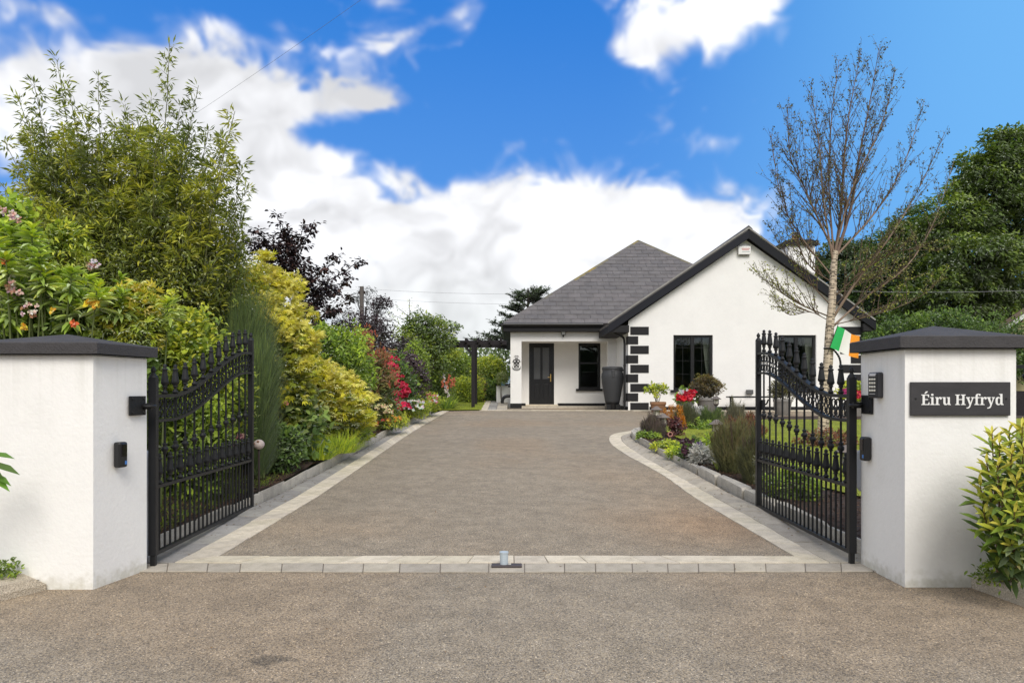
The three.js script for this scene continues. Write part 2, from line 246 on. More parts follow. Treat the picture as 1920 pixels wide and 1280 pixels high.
// leaves: folded blades collected into one mesh
class Leaves {
  constructor() { this.p = []; this.n = []; this.c = []; this.i = []; this.k = 0; }
  leaf(o, dir, up, len, wid, col, kind = 0, curl = 0.12) {
    const dx = dir[0], dy = dir[1], dz = dir[2];
    let sx = dy * up[2] - dz * up[1], sy = dz * up[0] - dx * up[2], sz = dx * up[1] - dy * up[0], l = Math.hypot(sx, sy, sz) || 1; sx /= l; sy /= l; sz /= l;
    const nx = sy * dz - sz * dy, ny = sz * dx - sx * dz, nz = sx * dy - sy * dx, w = wid / 2, f = wid * 0.16;
    const put = (a, s, h) => { this.p.push(o[0] + dx * len * a + sx * w * s + nx * h, o[1] + dy * len * a + sy * w * s + ny * h, o[2] + dz * len * a + sz * w * s + nz * h); const t = s * -0.35; let ax = nx + sx * t, ay = ny + sy * t, az = nz + sz * t, q = Math.hypot(ax, ay, az) || 1; this.n.push(ax / q, ay / q, az / q); this.c.push(col[0], col[1], col[2]); };
    const b = this.k, cl = -len * curl;
    if (kind === 0) { put(0, 0, 0); put(0.45, 1, f); put(1, 0, cl); put(0.45, -1, f); this.i.push(b, b + 1, b + 2, b, b + 2, b + 3); this.k += 4; }
    else if (kind === 2) { for (const a of [-1.15, -0.6, 0, 0.6, 1.15]) { const c = Math.cos(a), q = Math.sin(a), ln = 1 - 0.22 * Math.abs(a), b2 = this.k, lobe = (u, v, h) => { const X = u * c * len * ln - v * q * w, Y = u * q * len * ln + v * c * w; this.p.push(o[0] + dx * X + sx * Y + nx * h, o[1] + dy * X + sy * Y + ny * h, o[2] + dz * X + sz * Y + nz * h); this.n.push(nx, ny, nz); this.c.push(col[0], col[1], col[2]); }; lobe(0, 0, 0); lobe(0.5, 0.36, f * 0.4); lobe(1, 0, cl * (1 + Math.abs(a))); lobe(0.5, -0.36, f * 0.4); this.i.push(b2, b2 + 1, b2 + 2, b2, b2 + 2, b2 + 3); this.k += 4; } }
    else { put(0, 0, 0); put(0.28, 0.85, f); put(0.66, 0.9, f + cl * 0.3); put(1, 0, cl); put(0.66, -0.9, f + cl * 0.3); put(0.28, -0.85, f); this.i.push(b, b + 1, b + 2, b, b + 2, b + 3, b, b + 3, b + 4, b, b + 4, b + 5); this.k += 6; }
  }
  strand(o, dir, len, wid, col, bend) {                                  // a grass blade or reed in two pieces
    const a = Math.atan2(dir[2], dir[0]) + Math.PI / 2 + rr(-0.8, 0.8), sx = Math.cos(a) * wid / 2, sz = Math.sin(a) * wid / 2, b = this.k, nx = -Math.sin(a), nz = Math.cos(a);
    for (const [t, s] of [[0, 1], [0, -1], [0.55, 0.8], [0.55, -0.8], [1, 0]]) { const e = bend * t * t * len; this.p.push(o[0] + dir[0] * len * t + sx * s + dir[0] * e, o[1] + dir[1] * len * t - e * 0.9, o[2] + dir[2] * len * t + sz * s + dir[2] * e); this.n.push(nx, 0.25, nz); this.c.push(col[0], col[1], col[2]); }
    this.i.push(b, b + 3, b + 1, b, b + 2, b + 3, b + 2, b + 4, b + 3); this.k += 5;
  }
  geo() { const g = new THREE.BufferGeometry(); g.setAttribute('position', new THREE.Float32BufferAttribute(this.p, 3)); g.setAttribute('normal', new THREE.Float32BufferAttribute(this.n, 3)); g.setAttribute('color', new THREE.Float32BufferAttribute(this.c, 3)); g.setIndex(this.i); return g; }
}
// stems: tapering tubes collected into one mesh
class Stems {
  constructor() { this.p = []; this.n = []; this.u = []; this.i = []; this.k = 0; }
  add(pts, r0, r1, sides = 5) {
    const n = pts.length; let run = 0;
    for (let j = 0; j < n; j++) {
      const a = pts[Math.max(0, j - 1)], b = pts[Math.min(n - 1, j + 1)], t = V(b.x - a.x, b.y - a.y, b.z - a.z).normalize(), s = Math.abs(t.y) > 0.9 ? V(1, 0, 0) : V(0, 1, 0), x = s.cross(t).normalize(), y = t.clone().cross(x), r = lerp(r0, r1, j / (n - 1));
      if (j) run += pts[j].distanceTo(pts[j - 1]);
      for (let k = 0; k <= sides; k++) { const q = k / sides * Math.PI * 2, c = Math.cos(q), d = Math.sin(q), nx = x.x * c + y.x * d, ny = x.y * c + y.y * d, nz = x.z * c + y.z * d; this.p.push(pts[j].x + nx * r, pts[j].y + ny * r, pts[j].z + nz * r); this.n.push(nx, ny, nz); this.u.push(k / sides * 0.6, run); }
      if (j) for (let k = 0; k < sides; k++) { const a0 = this.k + (j - 1) * (sides + 1) + k, b0 = a0 + sides + 1; this.i.push(a0, a0 + 1, b0, a0 + 1, b0 + 1, b0); }
    }
    this.k += n * (sides + 1); return this;
  }
  geo() { const g = new THREE.BufferGeometry(); g.setAttribute('position', new THREE.Float32BufferAttribute(this.p, 3)); g.setAttribute('normal', new THREE.Float32BufferAttribute(this.n, 3)); g.setAttribute('uv', new THREE.Float32BufferAttribute(this.u, 2)); g.setIndex(this.i); return g; }
}
function sphereDir() { const u = rr(-1, 1), a = rr(0, Math.PI * 2), s = Math.sqrt(1 - u * u); return [Math.cos(a) * s, u, Math.sin(a) * s]; }
const unit = (v) => { const l = Math.hypot(v[0], v[1], v[2]) || 1; return [v[0] / l, v[1] / l, v[2] / l]; };
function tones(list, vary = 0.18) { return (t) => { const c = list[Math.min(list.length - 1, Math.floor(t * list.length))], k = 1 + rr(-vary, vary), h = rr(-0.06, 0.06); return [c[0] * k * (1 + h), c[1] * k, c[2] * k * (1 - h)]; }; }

// ================================================================ GROUND
{
  const far = 3000, zs = [400, -D1, -D2, -D3, -60, -far], pos = [], idx = [], uv = [];
  zs.forEach((z) => { for (const x of [-far, -40, 40, far]) { pos.push(x, gy(Math.max(0, -z)) - 0.03, z); uv.push(x, z); } });
  for (let r = 0; r < zs.length - 1; r++) for (let c = 0; c < 3; c++) { const a = r * 4 + c; idx.push(a, a + 1, a + 4, a + 1, a + 5, a + 4); }
  const g = new THREE.BufferGeometry(); g.setAttribute('position', new THREE.Float32BufferAttribute(pos, 3)); g.setAttribute('uv', new THREE.Float32BufferAttribute(uv, 2)); g.setIndex(idx); g.computeVertexNormals();
  part('ground', g, terrain, scene, 'structure');
}
const gp = (px, py, lift) => { const p = onGround(px, py, lift); return [p.x, p.z]; };
const tarTint = (sx) => (x, z) => {
  const m = 1 + 0.10 * fbm(x * 0.5 + sx, 3, z * 0.5, 3) + 0.07 * fbm(x * 2.2, 8 + sx, z * 2.2, 3), warm = sstep(0.05, 0.5, fbm(x * 0.7 + 9, 1, z * 0.45 + sx, 3) + 0.12);
  return [m * (1 + 0.07 * warm), m, m * (1 - 0.07 * warm)];
};
const oil = onGround(508, 1236);
{
  const t0 = tarTint(0), cx = Math.floor(oil.x / 0.4) * 0.4, cz = Math.floor(oil.z / 0.4) * 0.4, x0 = cx - 0.4, x1 = cx + 0.8, z0 = cz - 0.4, z1 = cz + 0.8;
  const tint = (x, z) => { const c = t0(x, z), u = (x - oil.x) / 0.085, v = (z - oil.z) / 0.06, q = Math.sqrt(u * u + v * v) + 0.7 * noise3(x * 14, 3, z * 14) + 0.3 * noise3(x * 40, 5, z * 40), k = 0.5 * sstep(1.15, 0.55, q) + 0.22 * sstep(0.7, 0.3, Math.hypot((x - oil.x + 0.06) / 0.06, (z - oil.z - 0.1) / 0.03) + 0.6 * noise3(x * 25, 7, z * 25)); return [c[0] * (1 - k), c[1] * (1 - k * 0.97), c[2] * (1 - k * 0.93)]; };
  const rects = [[-16, 16, z1, 14], [-16, 16, -5.08, z0], [-16, x0, z0, z1], [x1, 16, z0, z1]].map(([a, b, c, d]) => [[a, d], [b, d], [b, c], [a, c]]);
  const list = rects.map((r) => sheet(r, 0, 0.4, tint)); list.push(sheet([[x0, z1], [x1, z1], [x1, z0], [x0, z0]], 0, 0.02, tint));
  part('road_apron', mergeGeometries(list), tarmac, scene, 'structure');
}
// the edges of the drive: pale border, grey border, kerb
const LO = [[410, 1045], [643, 900], [779, 807], [842, 771]].map((p) => gp(...p)), LM = [[326, 1057.5], [609, 900], [773, 799], [830, 770.6]].map((p) => gp(...p)), LI = [[240, 1057], [585, 897], [752, 804], [813, 775]].map((p) => gp(...p)), LK = [[236, 1030], [540, 896], [733, 801], [798, 776]].map((p) => gp(p[0], p[1], 0.1));
const RO = [[1490, 1045], [1312, 940], [1240, 890], [1172, 852], [1143, 828], [1152, 814], [1202, 806]].map((p) => gp(...p)), RM = [[1557, 1057.5], [1352, 940], [1265, 890], [1202, 854], [1166, 826], [1172, 815], [1210, 808]].map((p) => gp(...p)), RI = [[1652, 1057], [1390, 937], [1290, 882], [1215, 842], [1184, 822], [1188, 812], [1222, 807]].map((p) => gp(...p)), RK = [[1660, 1032], [1417, 916], [1297, 866], [1230, 836], [1196, 815], [1199, 810], [1226, 806.5]].map((p) => gp(p[0], p[1], 0.1));
function curve(pts, n = 160) { const c = new THREE.CatmullRomCurve3(pts.map(([x, z]) => V(x, 0, z)), false, 'centripetal'), out = []; for (let i = 0; i <= n; i++) out.push(c.getPoint(i / n)); return out; }
function along(line, t) { const f = clamp(t) * (line.length - 1), i = Math.min(line.length - 2, Math.floor(f)); return line[i].clone().lerp(line[i + 1], f - i); }
const [lo, lm, li, lk, ro, rm, ri, rk] = [LO, LM, LI, LK, RO, RM, RI, RK].map((c) => curve(c));
const riseBack = (x, z) => x < -0.1 ? 0.034 * Math.max(0, -z - 23) : 0;   // the garden beside the house climbs a little
const onG = (p, lift) => V(p.x, gy(-p.z) + lift + riseBack(p.x, p.z), p.z);
function row(parent, name, A, B, mats, lens, lift, depth, joint, ch, t0 = 0, t1 = 1, wob = 0) {   // blocks laid end to end between two lines
  let t = t0; const L = (a, b) => (along(A, a).distanceTo(along(A, b)) + along(B, a).distanceTo(along(B, b))) / 2;
  while (t < t1 - 0.002) {
    const want = lens[Math.floor(rnd() * lens.length)] * rr(0.97, 1.03); let e = t; while (e < t1 && L(t, e) < want) e += 0.0008; if (t1 - e < 0.006) e = t1; e = Math.min(e, t1);
    const l = L(t, e), j = joint / l * (e - t) / 2, h = lift + rr(-1, 1) * 0.0025 + wob * rr(-1, 1), w = A[0].distanceTo(B[0]), cj = joint / w / 2;
    const c = [along(A, t + j), along(A, e - j), along(B, e - j), along(B, t + j)], q = [c[0].clone().lerp(c[3], cj), c[1].clone().lerp(c[2], cj), c[2].clone().lerp(c[1], cj), c[3].clone().lerp(c[0], cj)].map((p) => onG(V(p.x + wob * rr(-1, 1), 0, p.z + wob * rr(-1, 1)), h + wob * rr(-0.5, 0.5)));
    const area = (q[1].x - q[0].x) * (q[2].z - q[0].z) - (q[1].z - q[0].z) * (q[2].x - q[0].x); if (area > 0) q.reverse();
    part(name, prism(q, depth, ch), mats[Math.floor(rnd() * mats.length)], parent);
    t = e;
  }
}
// mortar bed under the blocks
function bed(name, A, B, lift, c) { const poly = [...A.filter((_, i) => i % 4 === 0), ...B.filter((_, i) => i % 4 === 0).reverse()].map((p) => [p.x, p.z]); return part(name, sheet(poly, lift, 0.4, () => c), M('joint_mortar', [0.15, 0.125, 0.10], 0.95, { vertexColors: true }), scene, 'structure'); }
seed(41);
const edgeL = structure('paving_border'); row(edgeL, 'sett', lo, lm, lightSetts, [0.3, 0.24, 0.2], 0.013, 0.03, 0.005, 0.003); row(edgeL, 'grey_sett', lm, li, darkSetts, [0.3, 0.24, 0.42], 0.011, 0.03, 0.006, 0.003);
const edgeR = structure('paving_border'); row(edgeR, 'sett', ro, rm, lightSetts, [0.3, 0.24, 0.2], 0.013, 0.03, 0.005, 0.003); row(edgeR, 'grey_sett', rm, ri, midSetts, [0.3, 0.24, 0.42], 0.011, 0.03, 0.006, 0.003);
const kerbL = structure('granite_kerb'); row(kerbL, 'kerb_stone', li, lk, graniteMats, [0.9, 0.75, 1.05], 0.11, 0.14, 0.016, 0.024, 0, 1, 0.015);
const kerbR = structure('granite_kerb'); row(kerbR, 'kerb_stone', ri, rk, graniteMats, [0.9, 0.75, 1.05], 0.11, 0.14, 0.016, 0.024, 0, 0.62, 0.013); row(kerbR, 'kerb_stone', ri, rk, graniteMats, [0.35, 0.3], 0.11, 0.14, 0.012, 0.016, 0.62, 1, 0.006);
bed('joint_bed', lo, li, 0.005, [1, 1, 1]); bed('joint_bed', ro, ri, 0.005, [1, 1, 1]);
// the band of setts across the gateway
{
  const line = (pts) => curve(pts, 120), x0 = gp(276, 1072)[0], x1 = gp(1612, 1072)[0];
  const za = gp(960, 1044)[1], zb = gp(960, 1057.5)[1], zc = gp(960, 1073.5)[1];
  const fa = line([[LO[0][0], LO[0][1]], [0, za], [RO[0][0], RO[0][1]]]), fb = line([[LM[0][0] + 0.004, zb], [0, zb], [RM[0][0] - 0.004, zb]]), fb2 = line([[LI[0][0], zb + 0.004], [0, zb + 0.004], [RI[0][0], zb + 0.004]]), fc = line([[x0 - 0.13, zc], [0, zc + 0.012], [x1 + 0.14, zc]]);
  const front = structure('paving_border');
  row(front, 'sett', fa, fb, lightSetts, [0.3, 0.22, 0.38, 0.26], 0.011, 0.03, 0.005, 0.003); row(front, 'grey_sett', fb2, fc, midSetts, [0.27, 0.21, 0.32, 0.24], 0.009, 0.03, 0.005, 0.003);
  bed('joint_bed', fa, fc, 0.0042, [1, 1, 1]);
}
// the drive itself
{
  const houseL = gp(905, 769), poly = [...lo.filter((_, i) => i % 5 === 0).map((p) => [p.x, p.z]), [houseL[0], -22.75], [houseL[0], -25.5], [3.45, -25.5], [3.45, -22.62], [11, -22.62], [11, -19.2], ...ro.filter((_, i) => i % 5 === 0).reverse().map((p) => [p.x, p.z])];
  const t1 = tarTint(31), rust = onGround(1340, 985);
  part('drive', sheet(poly, 0.006, 0.4, (x, z) => { const c = t1(x, z), r = Math.exp(-(((x - rust.x) / 0.55) ** 2 + ((z - rust.z) / 0.7) ** 2)) * 0.5; return [c[0] * (1 + 0.3 * r), c[1] * (1 + 0.02 * r), c[2] * (1 - 0.22 * r)]; }), tarmac, scene, 'structure');
  // planted beds and lawns
  const soilTint = (x, z) => { const v = 1 + 0.5 * fbm(x * 1.3, 2, z * 1.3, 3); return [v, v, v]; }, hump = (x, z) => 0.02 + 0.03 * fbm(x * 2, 4, z * 2, 3);
  part('soil_bed', sheet([...lk.filter((_, i) => i % 5 === 0).map((p) => [p.x, p.z]), [-2.2, -23.2], [-14, -23.2], [-14, -5.2], [-2.45, -5.2]], 0.075, 0.4, soilTint, (x, z) => { let m = 9; for (let i = 0; i < lk.length; i += 6) m = Math.min(m, Math.hypot(lk[i].x - x, lk[i].z - z)); return hump(x, z) + 0.16 * sstep(0.05, 0.9, m); }), soil, scene, 'structure');
  part('soil_bed', sheet([...rk.filter((_, i) => i % 5 === 0).map((p) => [p.x, p.z]), [5, -18.9], [14, -18.9], [14, -5.2], [2.45, -5.2]], 0.065, 0.4, soilTint, hump), soil, scene, 'structure');
  const grassTint = (x, z) => { const v = 1 + 0.3 * fbm(x * 0.9, 2, z * 0.9, 3); return [v * 1.02, v, v]; };
  const lawnA = [[2.86, -13.4], [2.92, -11.8], [3.05, -9.6], [3.4, -7.6], [14, -7.2], [14, -17.8], [4.6, -17.2], [3.1, -16.2], [2.9, -15]];
  const lawnB = [[-2.75, -22.3], [-1.9, -22.42], [-0.9, -22.6], [-0.98, -32], [-9, -32], [-9, -22.6]];
  part('lawn', sheet(lawnA, 0.115, 0.4, grassTint, (x, z) => 0.02 * fbm(x * 0.7, 1, z * 0.7, 2)), turf, scene, 'structure');
  part('lawn', sheet(lawnB, 0.03, 0.4, grassTint, (x, z) => riseBack(-1, z)), turf, scene, 'structure');
  // blades of grass
  const inside = (poly, x, z) => { let r = false; for (let i = 0, j = poly.length - 1; i < poly.length; j = i++) { const [xi, zi] = poly[i], [xj, zj] = poly[j]; if ((zi > z) !== (zj > z) && x < (xj - xi) * (z - zi) / (zj - zi) + xi) r = !r; } return r; };
  const blades = (poly, n, lift, x0, x1, z0, z1, up = () => 0) => { const L = new Leaves(); for (let k = 0; k < n; k++) { const x = rr(x0, x1), z = rr(z0, z1); if (!inside(poly, x, z)) continue; const c = mix3([0.46, 0.50, 0.025], [0.24, 0.36, 0.02], clamp(rnd() + 0.5 * fbm(x * 0.9, 2, z * 0.9, 2))); L.strand([x, gy(-z) + lift + up(z), z], unit([rr(-0.5, 0.5), 1, rr(-0.5, 0.5)]), rr(0.03, 0.06), 0.008, c, rr(0.2, 0.6)); } return L.geo(); };
  seed(52);
  tag(part('grass', blades(lawnA, 60000, 0.1, 2.7, 9, -17.9, -7.2), leafMat, scene), 'short mown bright green grass of the lawn behind the flower bed kerb', 'grass', null, 'stuff');
  tag(part('grass', blades(lawnB, 22000, 0.02, -6, -0.85, -30, -22.3, (z) => riseBack(-1, z)), leafMat, scene), 'short mown grass around the pergola posts', 'grass', null, 'stuff');
}
// path beside the house and the paved strip before it
{
  seed(60);
  const path = structure('path'), A = curve([[-0.93, -22.7], [-1.0, -34]], 40), B = curve([[-0.72, -22.7], [-0.8, -34]], 40), C = curve([[-0.14, -22.7], [-0.14, -34]], 40);
  row(path, 'sett', A, B, lightSetts, [0.4], FLAT - FLAT + 0.03, 0.03, 0.006, 0.004);
  const B2 = curve([[-0.47, -22.7], [-0.5, -34]], 40); row(path, 'grey_sett', B, B2, darkSetts, [0.6, 0.45], 0.026, 0.03, 0.008, 0.004); row(path, 'grey_sett', B2, C, midSetts, [0.45, 0.6], 0.026, 0.03, 0.008, 0.004);
  const strip = structure('terrace_border'), a = curve([[-0.95, -22.66], [3.42, -22.6]], 60), b = curve([[-0.95, -22.45], [3.42, -22.35]], 60), c = curve([[3.44, -22.58], [10.6, -22.58]], 60), d = curve([[3.44, -21.9], [10.6, -21.9]], 60);
  row(strip, 'sett', a, b, lightSetts, [0.3, 0.4], 0.02, 0.03, 0.006, 0.004); row(strip, 'sett', c, d, lightSetts, [0.6, 0.45], 0.022, 0.03, 0.008, 0.004);
}
// kerbs and soil in front of the pillars, outside the gate
{
  seed(64);
  const kl = structure('granite_kerb');
  const stoneL = (a, b, w) => { const d = V(b.x - a.x, 0, b.z - a.z).normalize(), nrm = V(d.z, 0, -d.x).multiplyScalar(w); return [V(a.x, 0.085, a.z), V(b.x, 0.08, b.z), V(b.x + nrm.x, 0.1, b.z + nrm.z), V(a.x + nrm.x, 0.105, a.z + nrm.z)]; };
  const e = onGround(86, 1106), f = onGround(-60, 1142); part('kerb_stone', prism(stoneL(f, e, 0.15), 0.13, 0.045), M('sandstone', [0.62, 0.545, 0.44], 0.95, { map: rep(graniteMap, 1.3), bumpMap: rep(graniteBump, 1.3), bumpScale: 0.015 }), kl); part('kerb_stone', prism(stoneL({ x: f.x - 0.9, z: f.z + 0.22 }, { x: f.x - 0.01, z: f.z }, 0.16), 0.13, 0.03), graniteMats[1], kl);
  const kr = structure('granite_kerb'), a = onGround(1822, 1102), b = onGround(1960, 1152); part('kerb_stone', prism(stoneL(a, b, 0.16), 0.13, 0.03), M('sandstone', [0.62, 0.56, 0.47], 0.95, { map: rep(graniteMap, 1.3), bumpMap: rep(graniteBump, 1.3), bumpScale: 0.012 }), kr); part('kerb_stone', prism(stoneL({ x: b.x + 0.01, z: b.z }, { x: b.x + 0.9, z: b.z + 0.3 }, 0.16), 0.13, 0.02), graniteMats[0], kr);
  const dk = (x, z) => { const v = 0.8 + 0.5 * fbm(x * 3, 2, z * 3, 3); return [v, v, v]; };
  part('soil_bed', sheet([[e.x - 0.03, e.z - 0.06], [f.x, f.z - 0.06], [f.x - 0.9, f.z + 0.16], [f.x - 0.9, -5.2], [e.x - 0.03, -5.2]], 0.07, 0.2, dk, (x, z) => 0.02 * fbm(x * 5, 1, z * 5, 2)), soil, scene, 'structure');
  part('soil_bed', sheet([[a.x + 0.03, a.z - 0.06], [b.x, b.z - 0.06], [b.x + 0.9, b.z + 0.2], [b.x + 0.9, -5.2], [a.x + 0.03, -5.2]], 0.07, 0.2, dk, (x, z) => 0.02 * fbm(x * 5, 1, z * 5, 2)), soil, scene, 'structure');
}

// ================================================================ GATE PILLARS
function pillar(label, plan, apex, eaves, cap, over) {
  const c = plan.reduce((s, p) => [s[0] + p[0] / 4, s[1] + p[1] / 4], [0, 0]), t = thing('gate_pillar', label, 'gate pillar', [c[0], 0, c[1]]);
  const top = (y, grow) => plan.map(([x, z]) => V(x - c[0] + Math.sign(x - c[0]) * grow, y, z - c[1] + Math.sign(z - c[1]) * grow));
  part('shaft', prism(top(eaves, 0), eaves + 0.06, 0.01), white, t);
  const g = prism(top(cap, over), cap - eaves - 0.002, 0.006), r = top(cap - 0.001, over - 0.008), a = V(0, apex, 0), pos = [];
  for (let i = 0; i < 4; i++) { const p = r[i], q = r[(i + 1) % 4]; pos.push(p.x, p.y, p.z, q.x, q.y, q.z, a.x, a.y, a.z); }
  const py = new THREE.BufferGeometry(); py.setAttribute('position', new THREE.Float32BufferAttribute(pos, 3)); py.computeVertexNormals();
  const co = part('cap', merge([g, metres(py)]), capMat, t);
  return t;
}
// plans run anticlockwise seen from above, starting at the front corner by the gateway
const pl = [[-2.515, -4.64], [-2.43, -5.14], [-3.2, -5.3], [-3.2, -4.64]], pr = [[2.385, -4.69], [3.06, -4.69], [3.06, -5.3], [2.39, -5.29]];
pillar('white rendered gate pillar with dark pyramid cap and no name sign', pl, 1.2 + (HORIZON - 627) / FOCAL * 4.95, 1.2 + (HORIZON - 664) / FOCAL * 4.64, 1.2 + (HORIZON - 641) / FOCAL * 4.6, 0.05);
pillar('white rendered gate pillar carrying the dark house name sign', pr, 1.2 + (HORIZON - 610) / FOCAL * 4.95, 1.2 + (HORIZON - 653) / FOCAL * 4.69, 1.2 + (HORIZON - 629) / FOCAL * 4.65, 0.055);
const font = await new FontLoader().loadAsync('fonts/droid/droid_serif_bold.typeface.json');
{
  const a = at(1708, 716, 4.675), b = at(1895, 779, 4.675), w = b.x - a.x, h = a.y - b.y, t = thing('name_sign', 'dark slate sign with white house name on the front of the pillar', 'sign', [(a.x + b.x) / 2, (a.y + b.y) / 2, -4.69]);
  part('plate', rbox(w, h, 0.018, 0.004, 0, 0, 0.0115), M('sign_slate', [0.045, 0.043, 0.046], 0.55, { map: rep(slateMap, 0.9) }), t);
  const tg = new TextGeometry('Éiru Hyfryd', { font, size: 0.085, depth: 0.002, curveSegments: 6 }); tg.computeBoundingBox(); const bb = tg.boundingBox, tw = (1881 - 1727) / FOCAL * 4.68, s = tw / (bb.max.x - bb.min.x);
  tg.scale(s, s * 1.06, 1); place(tg, -tw / 2 - bb.min.x * s + (1804 - 1801.5) / FOCAL * 4.68, -0.037, 0.0206); part('lettering', tg, M('sign_white', [0.82, 0.82, 0.8], 0.6), t);
  for (const sx of [-1, 1]) part('screw', cyl(0.006, 0.006, 0.004, sx * (w / 2 - 0.028), 0, 0.0215, 10, Math.PI / 2), plasticBlack, t);
}
// keypad, photocells, hinge plates
{
  const X = 2.385, kz = -5.02, t = thing('keypad', 'black keypad with four rows of pale buttons on the pillar side', 'keypad', [X, 1.2 + (HORIZON - 722) / FOCAL * 5.02, kz], -1.28);
  // local x along the pillar side, z out of it
  const h = 0.168, w = 0.10;
  part('housing', rbox(w, h, 0.045, 0.014, 0, 0, 0.0235), M('keypad_grey', [0.045, 0.045, 0.05], 0.45), t);
  part('face_plate', rbox(w * 0.8, h * 0.9, 0.012, 0.005, 0, -0.004, 0.047), M('keypad_face', [0.03, 0.03, 0.034], 0.4), t);
  part('top_light', rbox(w * 0.55, 0.02, 0.01, 0.004, 0, h * 0.4, 0.05), M('lens', [0.6, 0.6, 0.62], 0.3), t);
  for (let r = 0; r < 4; r++) for (let c = 0; c < 3; c++) part('button', rbox(0.015, 0.014, 0.006, 0.003, (c - 1) * 0.02, 0.038 - r * 0.024, 0.0545), M('button_pale', [0.72, 0.7, 0.62], 0.5), t);
  part('maker_strip', box(0.05, 0.004, 0.002, 0, -0.056, 0.054), M('strip', [0.5, 0.5, 0.5], 0.5), t);
  const cell = (name, label, x, py, d, turn, right) => {
    const c = thing(name, label, 'sensor', [x, 1.2 + (HORIZON - py) / FOCAL * d, -d], turn, 'gate sensors'); part('housing', rbox(0.075, 0.16, 0.05, 0.014, 0, 0, 0.026), plasticBlack, c); part('lens', rbox(0.05, 0.08, 0.008, 0.003, 0, 0.028, 0.052), M('sensor_lens', [0.01, 0.008, 0.012], 0.08), c); part('sticker', box(0.018, 0.022, 0.002, 0.018, -0.05, 0.0515), M('blue_sticker', [0.06, 0.2, 0.55], 0.5), c);
  };
  cell('photocell', 'black gate sensor box below the hinge on the plain pillar', -2.475, 852, 4.84, Math.PI / 2 - 0.22); cell('photocell', 'black gate sensor box under the keypad on the name sign pillar', 2.386, 841, 5.16, -Math.PI / 2);
}
